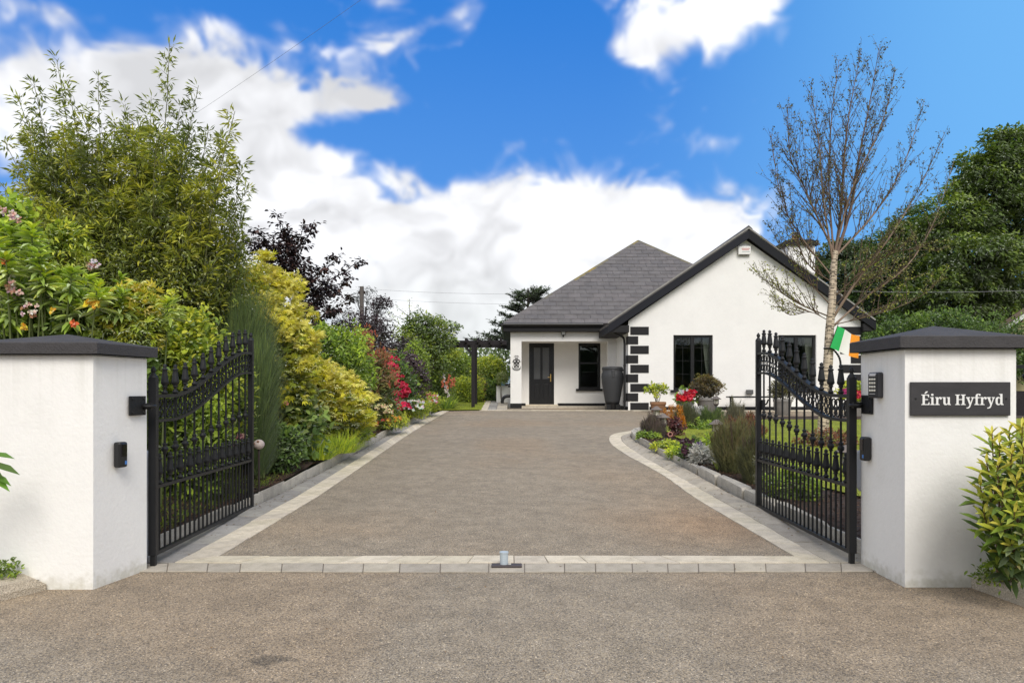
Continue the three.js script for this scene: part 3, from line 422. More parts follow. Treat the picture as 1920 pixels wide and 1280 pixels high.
// ================================================================ GATES
const finialProfile = [[0.012, 0], [0.021, 0.008], [0.021, 0.018], [0.012, 0.026], [0.011, 0.046], [0.019, 0.05], [0.019, 0.056], [0.014, 0.06], [0.029, 0.078], [0.0275, 0.09], [0.019, 0.15], [0.016, 0.168], [0.022, 0.172], [0.022, 0.18], [0.010, 0.186], [0.016, 0.196], [0.012, 0.208], [0, 0.216]];
const finialGeo = lathe(finialProfile, 8), collarGeo = lathe([[0.0085, -0.045], [0.017, -0.042], [0.012, -0.03], [0.023, -0.02], [0.026, -0.008], [0.023, 0.004], [0.012, 0.012], [0.019, 0.026], [0.017, 0.032], [0.0085, 0.036]], 8);
function gate(label, hinge, end, mirror) {
  const L = Math.hypot(end.x - hinge.x, end.z - hinge.z), turn = Math.atan2(-(end.z - hinge.z), end.x - hinge.x), t = thing('iron_gate', label, 'gate', [hinge.x, 0, hinge.z], turn);
  const S = (u) => sstep(0.12, 0.94, u), topY = (x) => 1.155 + 0.395 * S(x / L), lowY = (x) => 0.985 + 0.375 * S(x / L), bottom = (x) => 0.085 - 0.03 * x / L, mid = (x) => 0.537 - 0.03 * x / L;
  const strap = (f, h, w, x0, x1, n) => { const pts = []; for (let i = 0; i <= n; i++) { const x = lerp(x0, x1, i / n); pts.push([x, f(x) + h / 2]); } const back = []; for (let i = n; i >= 0; i--) { const x = lerp(x0, x1, i / n); back.push([x, f(x) - h / 2]); } return slab([...pts, ...back], w, -w / 2); };
  const hp = part('hinge_post', merge([box(0.05, 1.2, 0.05, 0, 0.68, 0), box(0.032, 0.1, 0.032, 0, 0.03, 0)]), iron, t);
  part('finial', lathe([[0.03, 0], [0.026, 0.012], [0.012, 0.03], [0.012, 0.036], [0.019, 0.045], [0.016, 0.06], [0.006, 0.075], [0, 0.08]], 10, 0, 1.28, 0), iron, hp);
  const ep = part('end_post', merge([box(0.05, 1.63, 0.045, L, 0.865, 0)]), iron, t);
  part('finial', lathe([[0.03, 0], [0.026, 0.012], [0.012, 0.03], [0.012, 0.036], [0.019, 0.045], [0.016, 0.06], [0.006, 0.075], [0, 0.08]], 10, L, 1.68, 0), iron, ep);
  part('top_rail', strap(topY, 0.024, 0.04, 0.024, L - 0.024, 36), iron, t); part('scroll_rail', strap(lowY, 0.02, 0.036, 0.024, L - 0.024, 36), iron, t);
  part('middle_rail', strap(mid, 0.022, 0.036, 0.024, L - 0.024, 1), iron, t); part('bottom_rail', strap(bottom, 0.024, 0.036, 0.024, L - 0.024, 1), iron, t);
  for (let i = 0; i < 23; i++) {
    const x = L * (i + 1) / 24, long = i % 2 === 1, y0 = bottom(x), y1 = long ? topY(x) + 0.012 : mid(x) + 0.03;
    const b = part(long ? 'long_bar' : 'short_bar', cyl(0.0085, 0.0085, y1 - y0, x, (y0 + y1) / 2, 0, 8), iron, t);
    const f = part('spear_finial', finialGeo, iron, b); f.position.set(x, long ? y1 - 0.002 : mid(x) + 0.01, 0);
    if (long) { const c = part('collar', collarGeo, iron, b); c.position.set(x, 0.79 + 0.17 * S(x / L), 0); }
  }
  // scrolls between the two curved rails
  for (let i = 0; i < 12; i++) {
    const xa = L * (2 * i) / 24 + (i ? 0.012 : 0.03), xb = L * (2 * i + 2) / 24 - (i < 11 ? 0.012 : 0.03), xm = (xa + xb) / 2, w = (xb - xa) / 2 - 0.004;
    for (const up of [1, -1]) {
      const list = [];
      for (const sd of [-1, 1]) { const pts = []; for (let k = 0; k <= 14; k++) { const a = k / 14 * Math.PI * 2.3, r = (w * 0.52) * (1 - 0.5 * k / 14), cx = xm + sd * w * 0.5, cyy = (up > 0 ? topY(cx) - 0.048 : lowY(cx) + 0.046); pts.push(V(cx - sd * Math.cos(a) * r, cyy + up * Math.sin(a) * r * 0.9 - up * 0.008, 0)); } list.push(tube(pts, 0.0055, 22, 5)); }
      part('scroll', merge(list), iron, t);
    }
    const cy0 = (topY(xm) + lowY(xm)) / 2; part('scroll_ring', place(new THREE.TorusGeometry(0.024, 0.005, 5, 14), xm, cy0, 0), iron, t);
  }
  return { t, L };
}
const G1 = gate('black iron gate leaf hung from the plain pillar, open along the yellow shrubs', { x: -2.432, z: -5.24 }, { x: -2.565, z: -7.59 }, 1);
const G2 = gate('black iron gate leaf hung from the name sign pillar, open before the lawn', { x: 2.33, z: -5.3 }, { x: 2.43, z: -7.62 }, -1);
part('latch', merge([tube([V(G2.L - 0.03, 1.05, 0.03), V(G2.L - 0.1, 1.06, 0.05), V(G2.L - 0.16, 1.1, 0.05)], 0.008, 8, 5), box(0.06, 0.1, 0.03, G2.L - 0.05, 1.05, 0.03)]), iron, G2.t);
// hinges fixed to the pillars
function hinge(owner, x, px, py, d, s) {
  const y = 1.2 + (HORIZON - py) / FOCAL * d, t = new THREE.Group(); t.name = 'gate_hinge'; t.position.set(x, y, -d); scene.add(t);
  const sk = s > 0 ? -0.225 : 0; part('plate', rbox(0.012, 0.125, 0.15, 0.003, s > 0 ? 0.0 : 0, 0, 0.065, 0, sk), iron, t); part('arm', merge([box(0.075, 0.04, 0.035, s * 0.03, -0.005, 0.0), place(new THREE.TorusGeometry(0.036, 0.011, 6, 14), s * 0.045, -0.005, -0.12 + 0.12, Math.PI / 2)]), iron, t);
  for (const [a, b] of [[0.045, 0.015], [0.045, 0.118], [-0.045, 0.015], [-0.045, 0.118]]) part('bolt', cyl(0.008, 0.008, 0.01, s > 0 ? 0.008 - (b - 0.065) * 0.23 : -0.008, a, b, 6, 0, 0, Math.PI / 2), iron, t);
  scene.updateMatrixWorld(true); owner.attach(t);
}
hinge(G1.t, -2.432, 270, 760, 5.08, -1 * -1); hinge(G2.t, 2.378, 1620, 758, 5.24, -1);
// grey gate motors behind the posts
for (const [x, z, l] of [[-2.62, -5.42, 'pale grey gate motor box behind the plain pillar'], [2.58, -5.5, 'pale grey gate motor box behind the name sign pillar']]) { const t = thing('gate_motor', l, 'gate motor', [x, 0.25, z], 0, 'gate motors'); part('cover', rbox(0.2, 0.3, 0.16, 0.03, 0, 0.37, 0), greyPlastic, t); part('stand', boxTo(-0.05, 0.05, -0.3, 0.25, -0.05, 0.05), M('galvanised', [0.35, 0.36, 0.37], 0.5), t); }
// the gate stop
{
  const p = onGround(950, 1064), q = onGround(945, 1056), t = thing('gate_stop', 'small pale blue pipe standing in a dark iron plate between the setts', 'gate stop', [p.x, 0.01, p.z]);
  part('base_plate', rbox(0.205, 0.012, 0.085, 0.004, 0, 0.006, 0), M('rusted_plate', [0.085, 0.07, 0.07], 0.7, { map: rep(slateMap, 8) }), t); part('pipe', merge([cyl(0.028, 0.028, 0.082, -0.018, 0.05, -0.012, 18), cyl(0.031, 0.031, 0.008, -0.018, 0.091, -0.012, 18)]), M('pale_blue_paint', [0.55, 0.63, 0.68], 0.5, { map: rep(slateMap, 6) }), t); part('peg', rbox(0.02, 0.008, 0.01, 0.002, 0.02, 0.016, 0.005), M('pale', [0.6, 0.6, 0.55], 0.5), t);
}
// railing beyond the name sign pillar
{
  const t = thing('railing', 'black iron railing and dark board beyond the name sign pillar', 'railing', [3.4, 0, -5.35]);
  part('board', boxTo(-0.3, 1.4, 1.02, 1.19, -0.015, 0.015), timberDark, t); part('top_rail', boxTo(-0.3, 1.4, 1.345, 1.37, -0.02, 0.02), iron, t); part('bottom_rail', boxTo(-0.3, 1.4, 0.3, 0.325, -0.02, 0.02), iron, t);
  for (let k = 0; k < 12; k++) part('bar', cyl(0.0085, 0.0085, 1.08, -0.24 + k * 0.14, 0.84, -0.03, 8), iron, t);
  for (let k = 0; k < 12; k++) { const c = part('collar', collarGeo, iron, t); c.position.set(-0.24 + k * 0.14, 1.3, -0.03); }
}

// ================================================================ HOUSE
const house = thing('bungalow', 'white bungalow with slate hip roof, black gable boards and black quoins', 'house', [0, 0, 0]);
const HZ0 = -22.6, PZ = -25.2, RZ = -26.6;
{
  const win = [[4.722, 5.876, 1.184, 2.79], [7.79, 8.90, 1.184, 2.79]], gx0 = 3.40, gx1 = 10.2, ax = 6.85, ay = 5.56;
  // walls
  part('gable_wall', slab([[gx0, 0.3], [gx1, 0.3], [gx1, 3.2], [ax, ay], [gx0, 3.2]], 0.3, HZ0 - 0.3, win.map((w) => rect(...w))), whiteHouse, house);
  part('side_wall', merge([boxTo(gx0, gx0 + 0.3, 0.3, 3.2, HZ0 - 0.3, -27), boxTo(gx1 - 0.3, gx1, 0.3, 3.2, HZ0 - 0.3, -36), boxTo(-0.05, 0.2, 0.3, 3.2, RZ - 0.3, -36), boxTo(-0.05, gx1, 0.3, 3.2, -36.3, -36)]), whiteHouse, house);
  part('porch_wall', slab([[-0.05, 0.3], [0.31, 0.3], [0.31, 2.77], [3.13, 2.77], [3.13, 0.3], [gx0 - 0.003, 0.3], [gx0 - 0.003, 3.2], [-0.05, 3.2]], 0.3, PZ - 0.3), whiteHouse, house);
  const dx0 = 0.587, dx1 = 1.45, fl = FLAT + 0.06, pw = [2.29, 3.05, 1.22, 2.80];
  part('recess_wall', merge([slab([[-0.05, 0.3], [dx0, 0.3], [dx0, 2.80], [dx1, 2.80], [dx1, 0.3], [gx0, 0.3], [gx0, 3.2], [-0.05, 3.2]], 0.3, RZ - 0.3, [rect(...pw)]), boxTo(-0.05, 0.27, 0.3, 3.2, PZ - 0.3, RZ), boxTo(0.27, gx0, 2.79, 2.86, PZ - 0.3, RZ)]), whiteHouse, house);
  part('porch_floor', boxTo(0.27, gx0, 0.4, fl, PZ - 0.02, RZ - 0.2), lightSetts[1], house);
  part('door_step', boxTo(dx0 - 0.12, dx1 + 0.12, fl + 0.002, fl + 0.05, RZ + 0.32, RZ - 0.1), lightSetts[2], house);
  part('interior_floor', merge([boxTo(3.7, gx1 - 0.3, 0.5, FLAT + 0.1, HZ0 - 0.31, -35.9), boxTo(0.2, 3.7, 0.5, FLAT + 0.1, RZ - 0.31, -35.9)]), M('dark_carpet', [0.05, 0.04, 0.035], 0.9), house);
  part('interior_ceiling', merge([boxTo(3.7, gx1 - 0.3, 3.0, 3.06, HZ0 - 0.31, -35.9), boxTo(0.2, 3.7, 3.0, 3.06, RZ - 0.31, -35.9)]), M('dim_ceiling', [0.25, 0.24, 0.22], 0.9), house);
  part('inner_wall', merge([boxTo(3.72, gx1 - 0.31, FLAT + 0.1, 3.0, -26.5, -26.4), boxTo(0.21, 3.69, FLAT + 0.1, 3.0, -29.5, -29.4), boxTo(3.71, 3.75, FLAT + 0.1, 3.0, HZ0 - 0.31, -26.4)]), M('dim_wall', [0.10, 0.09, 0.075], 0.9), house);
  // plinths
  for (const g of [boxTo(4.02, gx1 + 0.005, 0.5, FLAT + 0.12, HZ0 + 0.006, HZ0 - 0.1), boxTo(-0.056, 0.316, 0.5, FLAT + 0.17, PZ + 0.006, PZ - 0.306), boxTo(dx1 + 0.12, gx0 - 0.01, 0.5, fl + 0.09, RZ + 0.008, RZ - 0.05), boxTo(0.3, dx0 - 0.12, 0.5, fl + 0.09, RZ + 0.008, RZ - 0.05), boxTo(gx0 - 0.006, gx0 + 0.1, 0.5, FLAT + 0.12, HZ0 - 0.02, PZ + 0.006)]) part('plinth', g, charcoal, house);
  // quoins
  const pitch = 0.2775, hq = 0.235;
  for (let k = 0; k < 9; k++) { const y0 = FLAT + (k ? k * pitch : 0), y1 = FLAT + k * pitch + hq, long = k % 2 === 0; part('quoin', long ? boxTo(gx0 + 0.06, gx0 + 0.6, y0, y1, HZ0 + 0.015, HZ0 - 0.05) : merge([boxTo(gx0 - 0.015, gx0 + 0.29, y0, y1, HZ0 + 0.014, HZ0 - 0.36)]), charcoal, house); }
  for (let k = 0; k < 9; k++) { const y0 = FLAT + k * pitch, y1 = y0 + hq, long = k % 2 === 0; part('quoin', boxTo(gx1 - (long ? 0.6 : 0.29), gx1 + 0.015, y0, y1, HZ0 + 0.015, HZ0 - 0.2), charcoal, house); }
  // windows
  function window_(w, z, muntins, cut) {
    const [x0, x1, y0, y1] = w, f = 0.07, fr = [];
    fr.push(boxTo(x0, x1, y1 - f, y1, z, z - 0.07), boxTo(x0, x1, y0, y0 + f, z, z - 0.07), boxTo(x0, x0 + f, y0 + f, y1 - f, z, z - 0.07), boxTo(x1 - f, x1, y0 + f, y1 - f, z, z - 0.07));
    const win = part('window', merge(fr), frameBlack, house);
    const xm = cut === 'v' ? [[x0 + f, (x0 + x1) / 2 - 0.05], [(x0 + x1) / 2 + 0.05, x1 - f]] : [[x0 + f, x1 - f]], ym = cut === 'h' ? [[y0 + f, lerp(y0, y1, 0.545)], [lerp(y0, y1, 0.545) + 0.06, y1 - f]] : [[y0 + f, y1 - f]];
    if (cut === 'v') part('mullion', boxTo(xm[0][1], xm[1][0], y0 + f, y1 - f, z + 0.004, z - 0.066), frameBlack, win); else part('transom', boxTo(x0 + f, x1 - f, ym[0][1], ym[1][0], z + 0.004, z - 0.066), frameBlack, win);
    for (const [a, b] of xm) for (const [c, d] of ym) { part('pane', boxTo(a, b, c, d, z - 0.03, z - 0.034), glass, win); if (muntins) { const bars = []; for (const q of [0.27, 0.54, 0.8]) bars.push(boxTo(a, b, lerp(c, d, q) - 0.006, lerp(c, d, q) + 0.006, z - 0.0295, z - 0.024)); bars.push(boxTo((a + b) / 2 - 0.006, (a + b) / 2 + 0.006, c, d, z - 0.0296, z - 0.0245)); part('glazing_bar', merge(bars), frameBlack, win); } }
    part('sill', boxTo(x0 - 0.09, x1 + 0.06, y0 - 0.075, y0 + 0.004, z + 0.17, z - 0.02), charcoal, win);
    return win;
  }
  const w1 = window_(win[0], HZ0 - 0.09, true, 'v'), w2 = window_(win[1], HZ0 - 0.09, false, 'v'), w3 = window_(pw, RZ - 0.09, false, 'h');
  const curtainMat = M('curtain', [0.42, 0.39, 0.34], 0.95, { side: THREE.DoubleSide, transmission: 0.3, thickness: 0 });
  const curtain = (xt0, xt1, xb0, xb1, y0, y1, z) => { const n = 18, pos = [], idx = []; for (let j = 0; j <= 8; j++) for (let i = 0; i <= n; i++) { const v = j / 8, q = Math.pow(v, 1.6), x = lerp(lerp(xt0, xt1, i / n), lerp(xb0, xb1, i / n), q); pos.push(x, lerp(y1, y0, v), z + 0.03 * Math.sin(i * 2.2)); if (j && i) { const a = (j - 1) * (n + 1) + i - 1, b = a + n + 1; idx.push(a, b, a + 1, a + 1, b, b + 1); } } const g = new THREE.BufferGeometry(); g.setAttribute('position', new THREE.Float32BufferAttribute(pos, 3)); g.setIndex(idx); g.computeVertexNormals(); return g; };
  for (const w of [win[0], win[1]]) { const z = HZ0 - 0.38; part('curtain', curtain(w[0] - 0.05, w[0] + 0.16, w[0] - 0.05, w[0] + 0.05, w[2] + 0.5, w[3], z), curtainMat, house); part('curtain', curtain(w[1] - 0.2, w[1] + 0.05, w[1] - 0.07, w[1] + 0.05, w[2] + 0.3, w[3], z), curtainMat, house); }
  // front door
  const dz = RZ - 0.1, door = part('front_door', merge([boxTo(dx0 + 0.06, dx0 + 0.17, fl + 0.05, 2.75, dz, dz - 0.05), boxTo(dx1 - 0.17, dx1 - 0.06, fl + 0.05, 2.75, dz, dz - 0.05), boxTo(dx0 + 0.17, dx1 - 0.17, 2.64, 2.75, dz, dz - 0.05), boxTo(dx0 + 0.17, dx1 - 0.17, fl + 0.05, fl + 0.21, dz, dz - 0.05), boxTo(dx0 + 0.17, dx1 - 0.17, 1.42, 1.56, dz, dz - 0.05), boxTo(1.018 - 0.04, 1.018 + 0.04, fl + 0.21, 2.64, dz - 0.001, dz - 0.049)]), frameBlack, house);
  part('door_frame', merge([boxTo(dx0, dx0 + 0.058, fl + 0.05, 2.80, dz + 0.03, dz - 0.06), boxTo(dx1 - 0.058, dx1, fl + 0.05, 2.80, dz + 0.03, dz - 0.06), boxTo(dx0 + 0.058, dx1 - 0.058, 2.752, 2.80, dz + 0.03, dz - 0.06)]), frameBlack, house);
  for (const [a, b] of [[dx0 + 0.17, 0.978], [1.058, dx1 - 0.17]]) { part('door_glass', boxTo(a, b, 1.56, 2.64, dz - 0.02, dz - 0.03), M('obscure_glass', [0.12, 0.125, 0.13], 0.25), door); part('door_panel', merge([boxTo(a, b, fl + 0.21, 1.42, dz - 0.02, dz - 0.04), rbox(b - a - 0.05, 1.42 - fl - 0.28, 0.02, 0.008, (a + b) / 2, (fl + 0.21 + 1.42) / 2, dz - 0.018)]), frameBlack, door); }
  part('door_handle', merge([rbox(0.035, 0.26, 0.012, 0.004, dx1 - 0.115, 1.6, dz + 0.006), cyl(0.008, 0.008, 0.11, dx1 - 0.16, 1.62, dz + 0.045, 8, 0, 0, Math.PI / 2)]), M('brass', [0.75, 0.5, 0.16], 0.3, { metalness: 1 }), door);
  // ---------- hip roof
  const e0 = V(-0.26, 3.32, -24.95), e1 = V(10.12, 3.32, -24.95), ap = V(4.93, 6.99, -30.2), bk = V(4.93, 6.99, -36), b0 = V(-0.26, 3.32, -36.4), b1 = V(10.12, 3.32, -36.4);
  const tri = (list) => { const g = new THREE.BufferGeometry(); g.setAttribute('position', new THREE.Float32BufferAttribute(list.flatMap((p) => [p.x, p.y - 0.03, p.z]), 3)); g.computeVertexNormals(); return metres(g); };
  const roof = part('roof', tri([e0, e1, ap, b0, e0, ap, b0, ap, bk, e1, b1, bk, e1, bk, ap, b1, b0, bk]), slateMats[1], house);
  const vdir = ap.clone().sub(V(4.93, 3.32, -24.95)), slope = vdir.length(); vdir.normalize(); const nrm = V(1, 0, 0).cross(vdir).normalize(), half = 5.19;
  seed(71); const courses = 22, gauge = slope / courses;
  for (let r = 0; r < courses; r++) {
    const v0 = r * gauge, v1 = v0 + gauge * 1.12, sw = 0.43, off = (r % 2) * sw / 2;
    for (let k = -14; k < 14; k++) {
      let ua = k * sw + off + 0.004, ub = ua + sw - 0.008; const lim = (v) => half * (1 - v / slope) - 0.02;
      if (lim(v0) <= ua || -lim(v0) >= ub) continue;
      const v1c = Math.min(v1, slope - 0.02), poly = clipTri([[ua, v0], [ub, v0], [ub, v1c], [ua, v1c]], half, slope); if (!poly || poly.length < 3) continue;
      const dt = rr(-0.003, 0.003), P = ([u, v], h) => e0.clone().add(V(half, 0, 0)).addScaledVector(V(1, 0, 0), u).addScaledVector(vdir, v).addScaledVector(nrm, h);
      const top = poly.map((p) => P(p, 0.014 + dt + 0.012 * (1 - (p[1] - v0) / (gauge * 1.12)))), low = poly.map((p) => P(p, 0.002)), pos = [], q = (a, b, c) => pos.push(a.x, a.y, a.z, b.x, b.y, b.z, c.x, c.y, c.z);
      for (let i = 1; i < top.length - 1; i++) q(top[0], top[i], top[i + 1]);
      for (let i = 0; i < top.length; i++) { const j = (i + 1) % top.length; q(top[i], low[i], low[j]); q(top[i], low[j], top[j]); }
      const g = new THREE.BufferGeometry(); g.setAttribute('position', new THREE.Float32BufferAttribute(pos, 3)); g.computeVertexNormals(); part('slate', metres(g), slateMats[Math.floor(rnd() * 5)], roof);
    }
  }
  function clipTri(poly, hw, sl) { for (const s of [1, -1]) { const f = ([u, v]) => hw * (1 - v / sl) - s * u, out = []; for (let i = 0; i < poly.length; i++) { const a = poly[i], b = poly[(i + 1) % poly.length], da = f(a), db = f(b); if (da >= 0) out.push(a); if ((da >= 0) !== (db >= 0)) { const t = da / (da - db); out.push([lerp(a[0], b[0], t), lerp(a[1], b[1], t)]); } } poly = out; if (poly.length < 3) return null; } return poly; }
  const ridgeTile = (a, b, m, parent, w = 0.11) => { const d = b.clone().sub(a), l = d.length(), g = new THREE.ExtrudeGeometry(shape([[-w, -0.075], [0, 0.02], [w, -0.075], [w, -0.05], [0, 0.05], [-w, -0.05]]), { depth: l - 0.006, bevelEnabled: false }); const o = part('ridge_tile', metres(g), m, parent); o.position.copy(a); o.lookAt(b); return o; };
  const hip = (a, b, n, pick) => { for (let k = 0; k < n; k++) ridgeTile(a.clone().lerp(b, k / n), a.clone().lerp(b, (k + 1) / n), pick(k), roof); };
  hip(e0, ap, 19, (k) => k > 8 ? (rnd() < 0.75 ? lichenMats[Math.floor(rnd() * 4)] : slateMats[2]) : rnd() < 0.12 ? lichenMats[2] : slateMats[k % 3]); hip(e1, ap, 19, (k) => k > 12 ? lichenMats[2 + (k % 2)] : slateMats[2]); hip(ap, bk, 12, () => slateMats[0]);
  // ---------- gable roof
  const zf = -22.38, Lv = V(2.80, 3.12, zf), Av = V(6.86, 5.86, zf), Rv = V(10.5, 3.2, zf), zb = -31;
  const roofSlab = (a, b, n) => { const th = 0.06, d = b.clone().sub(a).normalize(), nn = V(-d.y, d.x, 0), pts = [[a.x, a.y], [b.x, b.y], [b.x + nn.x * -th, b.y + nn.y * -th - 0.02], [a.x + nn.x * -th, a.y + nn.y * -th]]; return metres(slab(n ? pts : pts, zf - zb, zb)); };
  const groof = part('gable_roof', merge([roofSlab(Lv, Av), roofSlab(V(Av.x, Av.y, zf), Rv)]), slateMats[4], house);
  seed(73);
  for (let k = 0; k < 16; k++) ridgeTile(V(Av.x, Av.y + 0.045, zf - k * 0.45), V(Av.x, Av.y + 0.045, zf - (k + 1) * 0.45), slateMats[k % 4], groof);
  // verge, barge boards and soffits
  const board = (a, b, h, drop, z, t) => slab([[a.x, a.y - drop - h], [b.x, b.y - drop - h], [b.x, b.y - drop], [a.x, a.y - drop]], t, z);
  part('verge', merge([board(V(2.78, 3.13 + 0.02, 0), V(6.86, 5.86 + 0.035, 0), 0.055, -0.01, zf - 0.02, 0.05), board(V(6.86, 5.895, 0), V(10.52, 3.235, 0), 0.05, -0.005, zf - 0.02, 0.045)]), verge, groof);
  part('barge_board', metres(board(V(2.8, 3.13, 0), V(6.86, 5.865, 0), 0.235, 0.05, zf - 0.03, 0.035)), M('barge_paint', [0.015, 0.016, 0.022], 0.5, { specularIntensity: 0.35 }), groof); part('barge_board', metres(board(V(6.86, 5.865, 0), V(10.55, 3.205, 0), 0.25, 0.045, zf - 0.03, 0.035)), M('barge_paint', [0.012, 0.013, 0.016], 0.5, { specularIntensity: 0.35 }), groof);
  part('soffit', merge([board(V(2.8, 3.13, 0), V(6.86, 5.865, 0), 0.03, 0.225, HZ0, 0.19), board(V(6.86, 5.865, 0), V(10.55, 3.205, 0), 0.03, 0.235, HZ0, 0.19)]), charcoal, groof);
  for (const g of [boxTo(2.82, 3.4, 2.86, 3.06, zf - 0.04, -25.1), boxTo(10.2, 10.5, 2.9, 3.12, zf - 0.04, -31)]) part('eaves_box', g, charcoal, groof);
  // porch eaves: fascia, soffit, gutter
  part('fascia', merge([boxTo(-0.28, 2.95, 3.08, 3.26, -24.93, -24.96), boxTo(-0.28, -0.25, 3.08, 3.26, -24.96, -36.3)]), charcoal, roof);
  part('soffit', merge([boxTo(-0.27, 3.3, 3.07, 3.09, -24.96, PZ), boxTo(-0.27, -0.05, 3.07, 3.09, PZ, -36.3)]), charcoal, roof);
  const gut = (len) => { const g = new THREE.CylinderGeometry(0.058, 0.058, len, 12, 1, true, 0, Math.PI); return g; };
  part('gutter', merge([place(gut(3.2), 1.33, 3.29, -24.87, 0, 0, Math.PI / 2), place(gut(3.2).clone(), 1.33, 3.288, -24.87, Math.PI, 0, Math.PI / 2), place(cyl(0.05, 0.05, 11.3, 0, 0, 0, 10), -0.32, 3.29, -30.6, Math.PI / 2), cyl(0.058, 0.058, 0.01, -0.27, 3.29, -24.87, 12, 0, 0, Math.PI / 2)]), plasticBlack, roof);
  // down pipe
  part('down_pipe', merge([tube([V(2.92, 3.1, -22.55), V(2.92, 2.92, -22.55), V(3.05, 2.82, -22.6), V(3.28, 2.72, -22.75), V(3.32, 2.55, -22.78)], 0.034, 20, 8), cyl(0.034, 0.034, 2.0, 3.32, 1.56, -22.78, 10), cyl(0.042, 0.042, 0.05, 3.32, 1.9, -22.78, 10), cyl(0.042, 0.042, 0.05, 3.32, 0.85, -22.78, 10)]), plasticBlack, house);
  // chimney
  const cz = -26, ch = part('chimney', boxTo(9.29, 10.2, 3, 6.04, cz, cz - 0.9), whiteHouse, house);
  part('chimney_cap', merge([boxTo(9.2, 10.29, 6.04, 6.2, cz + 0.09, cz - 0.99), boxTo(9.32, 10.17, 6.2, 6.25, cz - 0.03, cz - 0.87)]), charcoal, ch); part('chimney_pot', lathe([[0.13, 0], [0.14, 0.02], [0.12, 0.05], [0.115, 0.16], [0.14, 0.18], [0.14, 0.2], [0.1, 0.2]], 14, 9.68, 6.25, cz - 0.4), terracotta, ch); part('pot_cowl', merge([cyl(0.15, 0.15, 0.015, 9.68, 6.53, cz - 0.4, 12), cyl(0.012, 0.012, 0.08, 9.6, 6.49, cz - 0.4, 6), cyl(0.012, 0.012, 0.08, 9.76, 6.49, cz - 0.4, 6)]), M('tin', [0.4, 0.4, 0.38], 0.5), ch);
  // waste pipes on the side wall
  part('waste_pipe', merge([tube([V(-0.03, 0.98, -25.6), V(-0.16, 0.98, -25.6), V(-0.27, 0.93, -25.6), V(-0.32, 0.82, -25.6), V(-0.32, 0.74, -25.6)], 0.055, 18, 9), cyl(0.05, 0.05, 0.1, -0.08, 1.32, -25.5, 9, 0, 0, Math.PI / 2)]), plasticBlack, house);
}
// ---------------- things fixed to or standing by the house
{
  const p = at(1395, 470, 22.58), t = thing('alarm_box', 'white burglar alarm box under the peak of the gable', 'alarm box', p);
  part('cover', rbox(0.37, 0.25, 0.09, 0.02, 0, 0, 0.045), M('alarm_white', [0.78, 0.78, 0.76], 0.5), t); part('red_band', merge([box(0.25, 0.022, 0.003, 0.03, 0.05, 0.0915), box(0.2, 0.022, 0.003, 0.02, 0.015, 0.0915)]), M('alarm_red', [0.6, 0.28, 0.26], 0.5), t); part('small_print', box(0.22, 0.016, 0.003, 0.03, -0.04, 0.0915), M('alarm_grey', [0.32, 0.36, 0.36], 0.5), t); part('sounder', rbox(0.26, 0.03, 0.06, 0.008, 0, -0.125, 0.04), plasticBlack, t);
}
{
  const p = at(1056, 626, 25.2), t = thing('flood_light', 'small black floodlight over the porch opening', 'floodlight', [p.x, p.y, -25.2]);
  part('bracket', boxTo(-0.02, 0.02, -0.07, 0.06, 0.002, 0.07), plasticBlack, t); part('housing', rbox(0.15, 0.13, 0.07, 0.012, 0, 0.03, 0.1, 0.35), plasticBlack, t); part('lens', box(0.12, 0.09, 0.006, 0, 0.017, 0.136, 0.35), M('lamp_glass', [0.5, 0.52, 0.53], 0.1), t); part('sensor', ball(0.028, 0, -0.085, 0.08), plasticBlack, t);
}
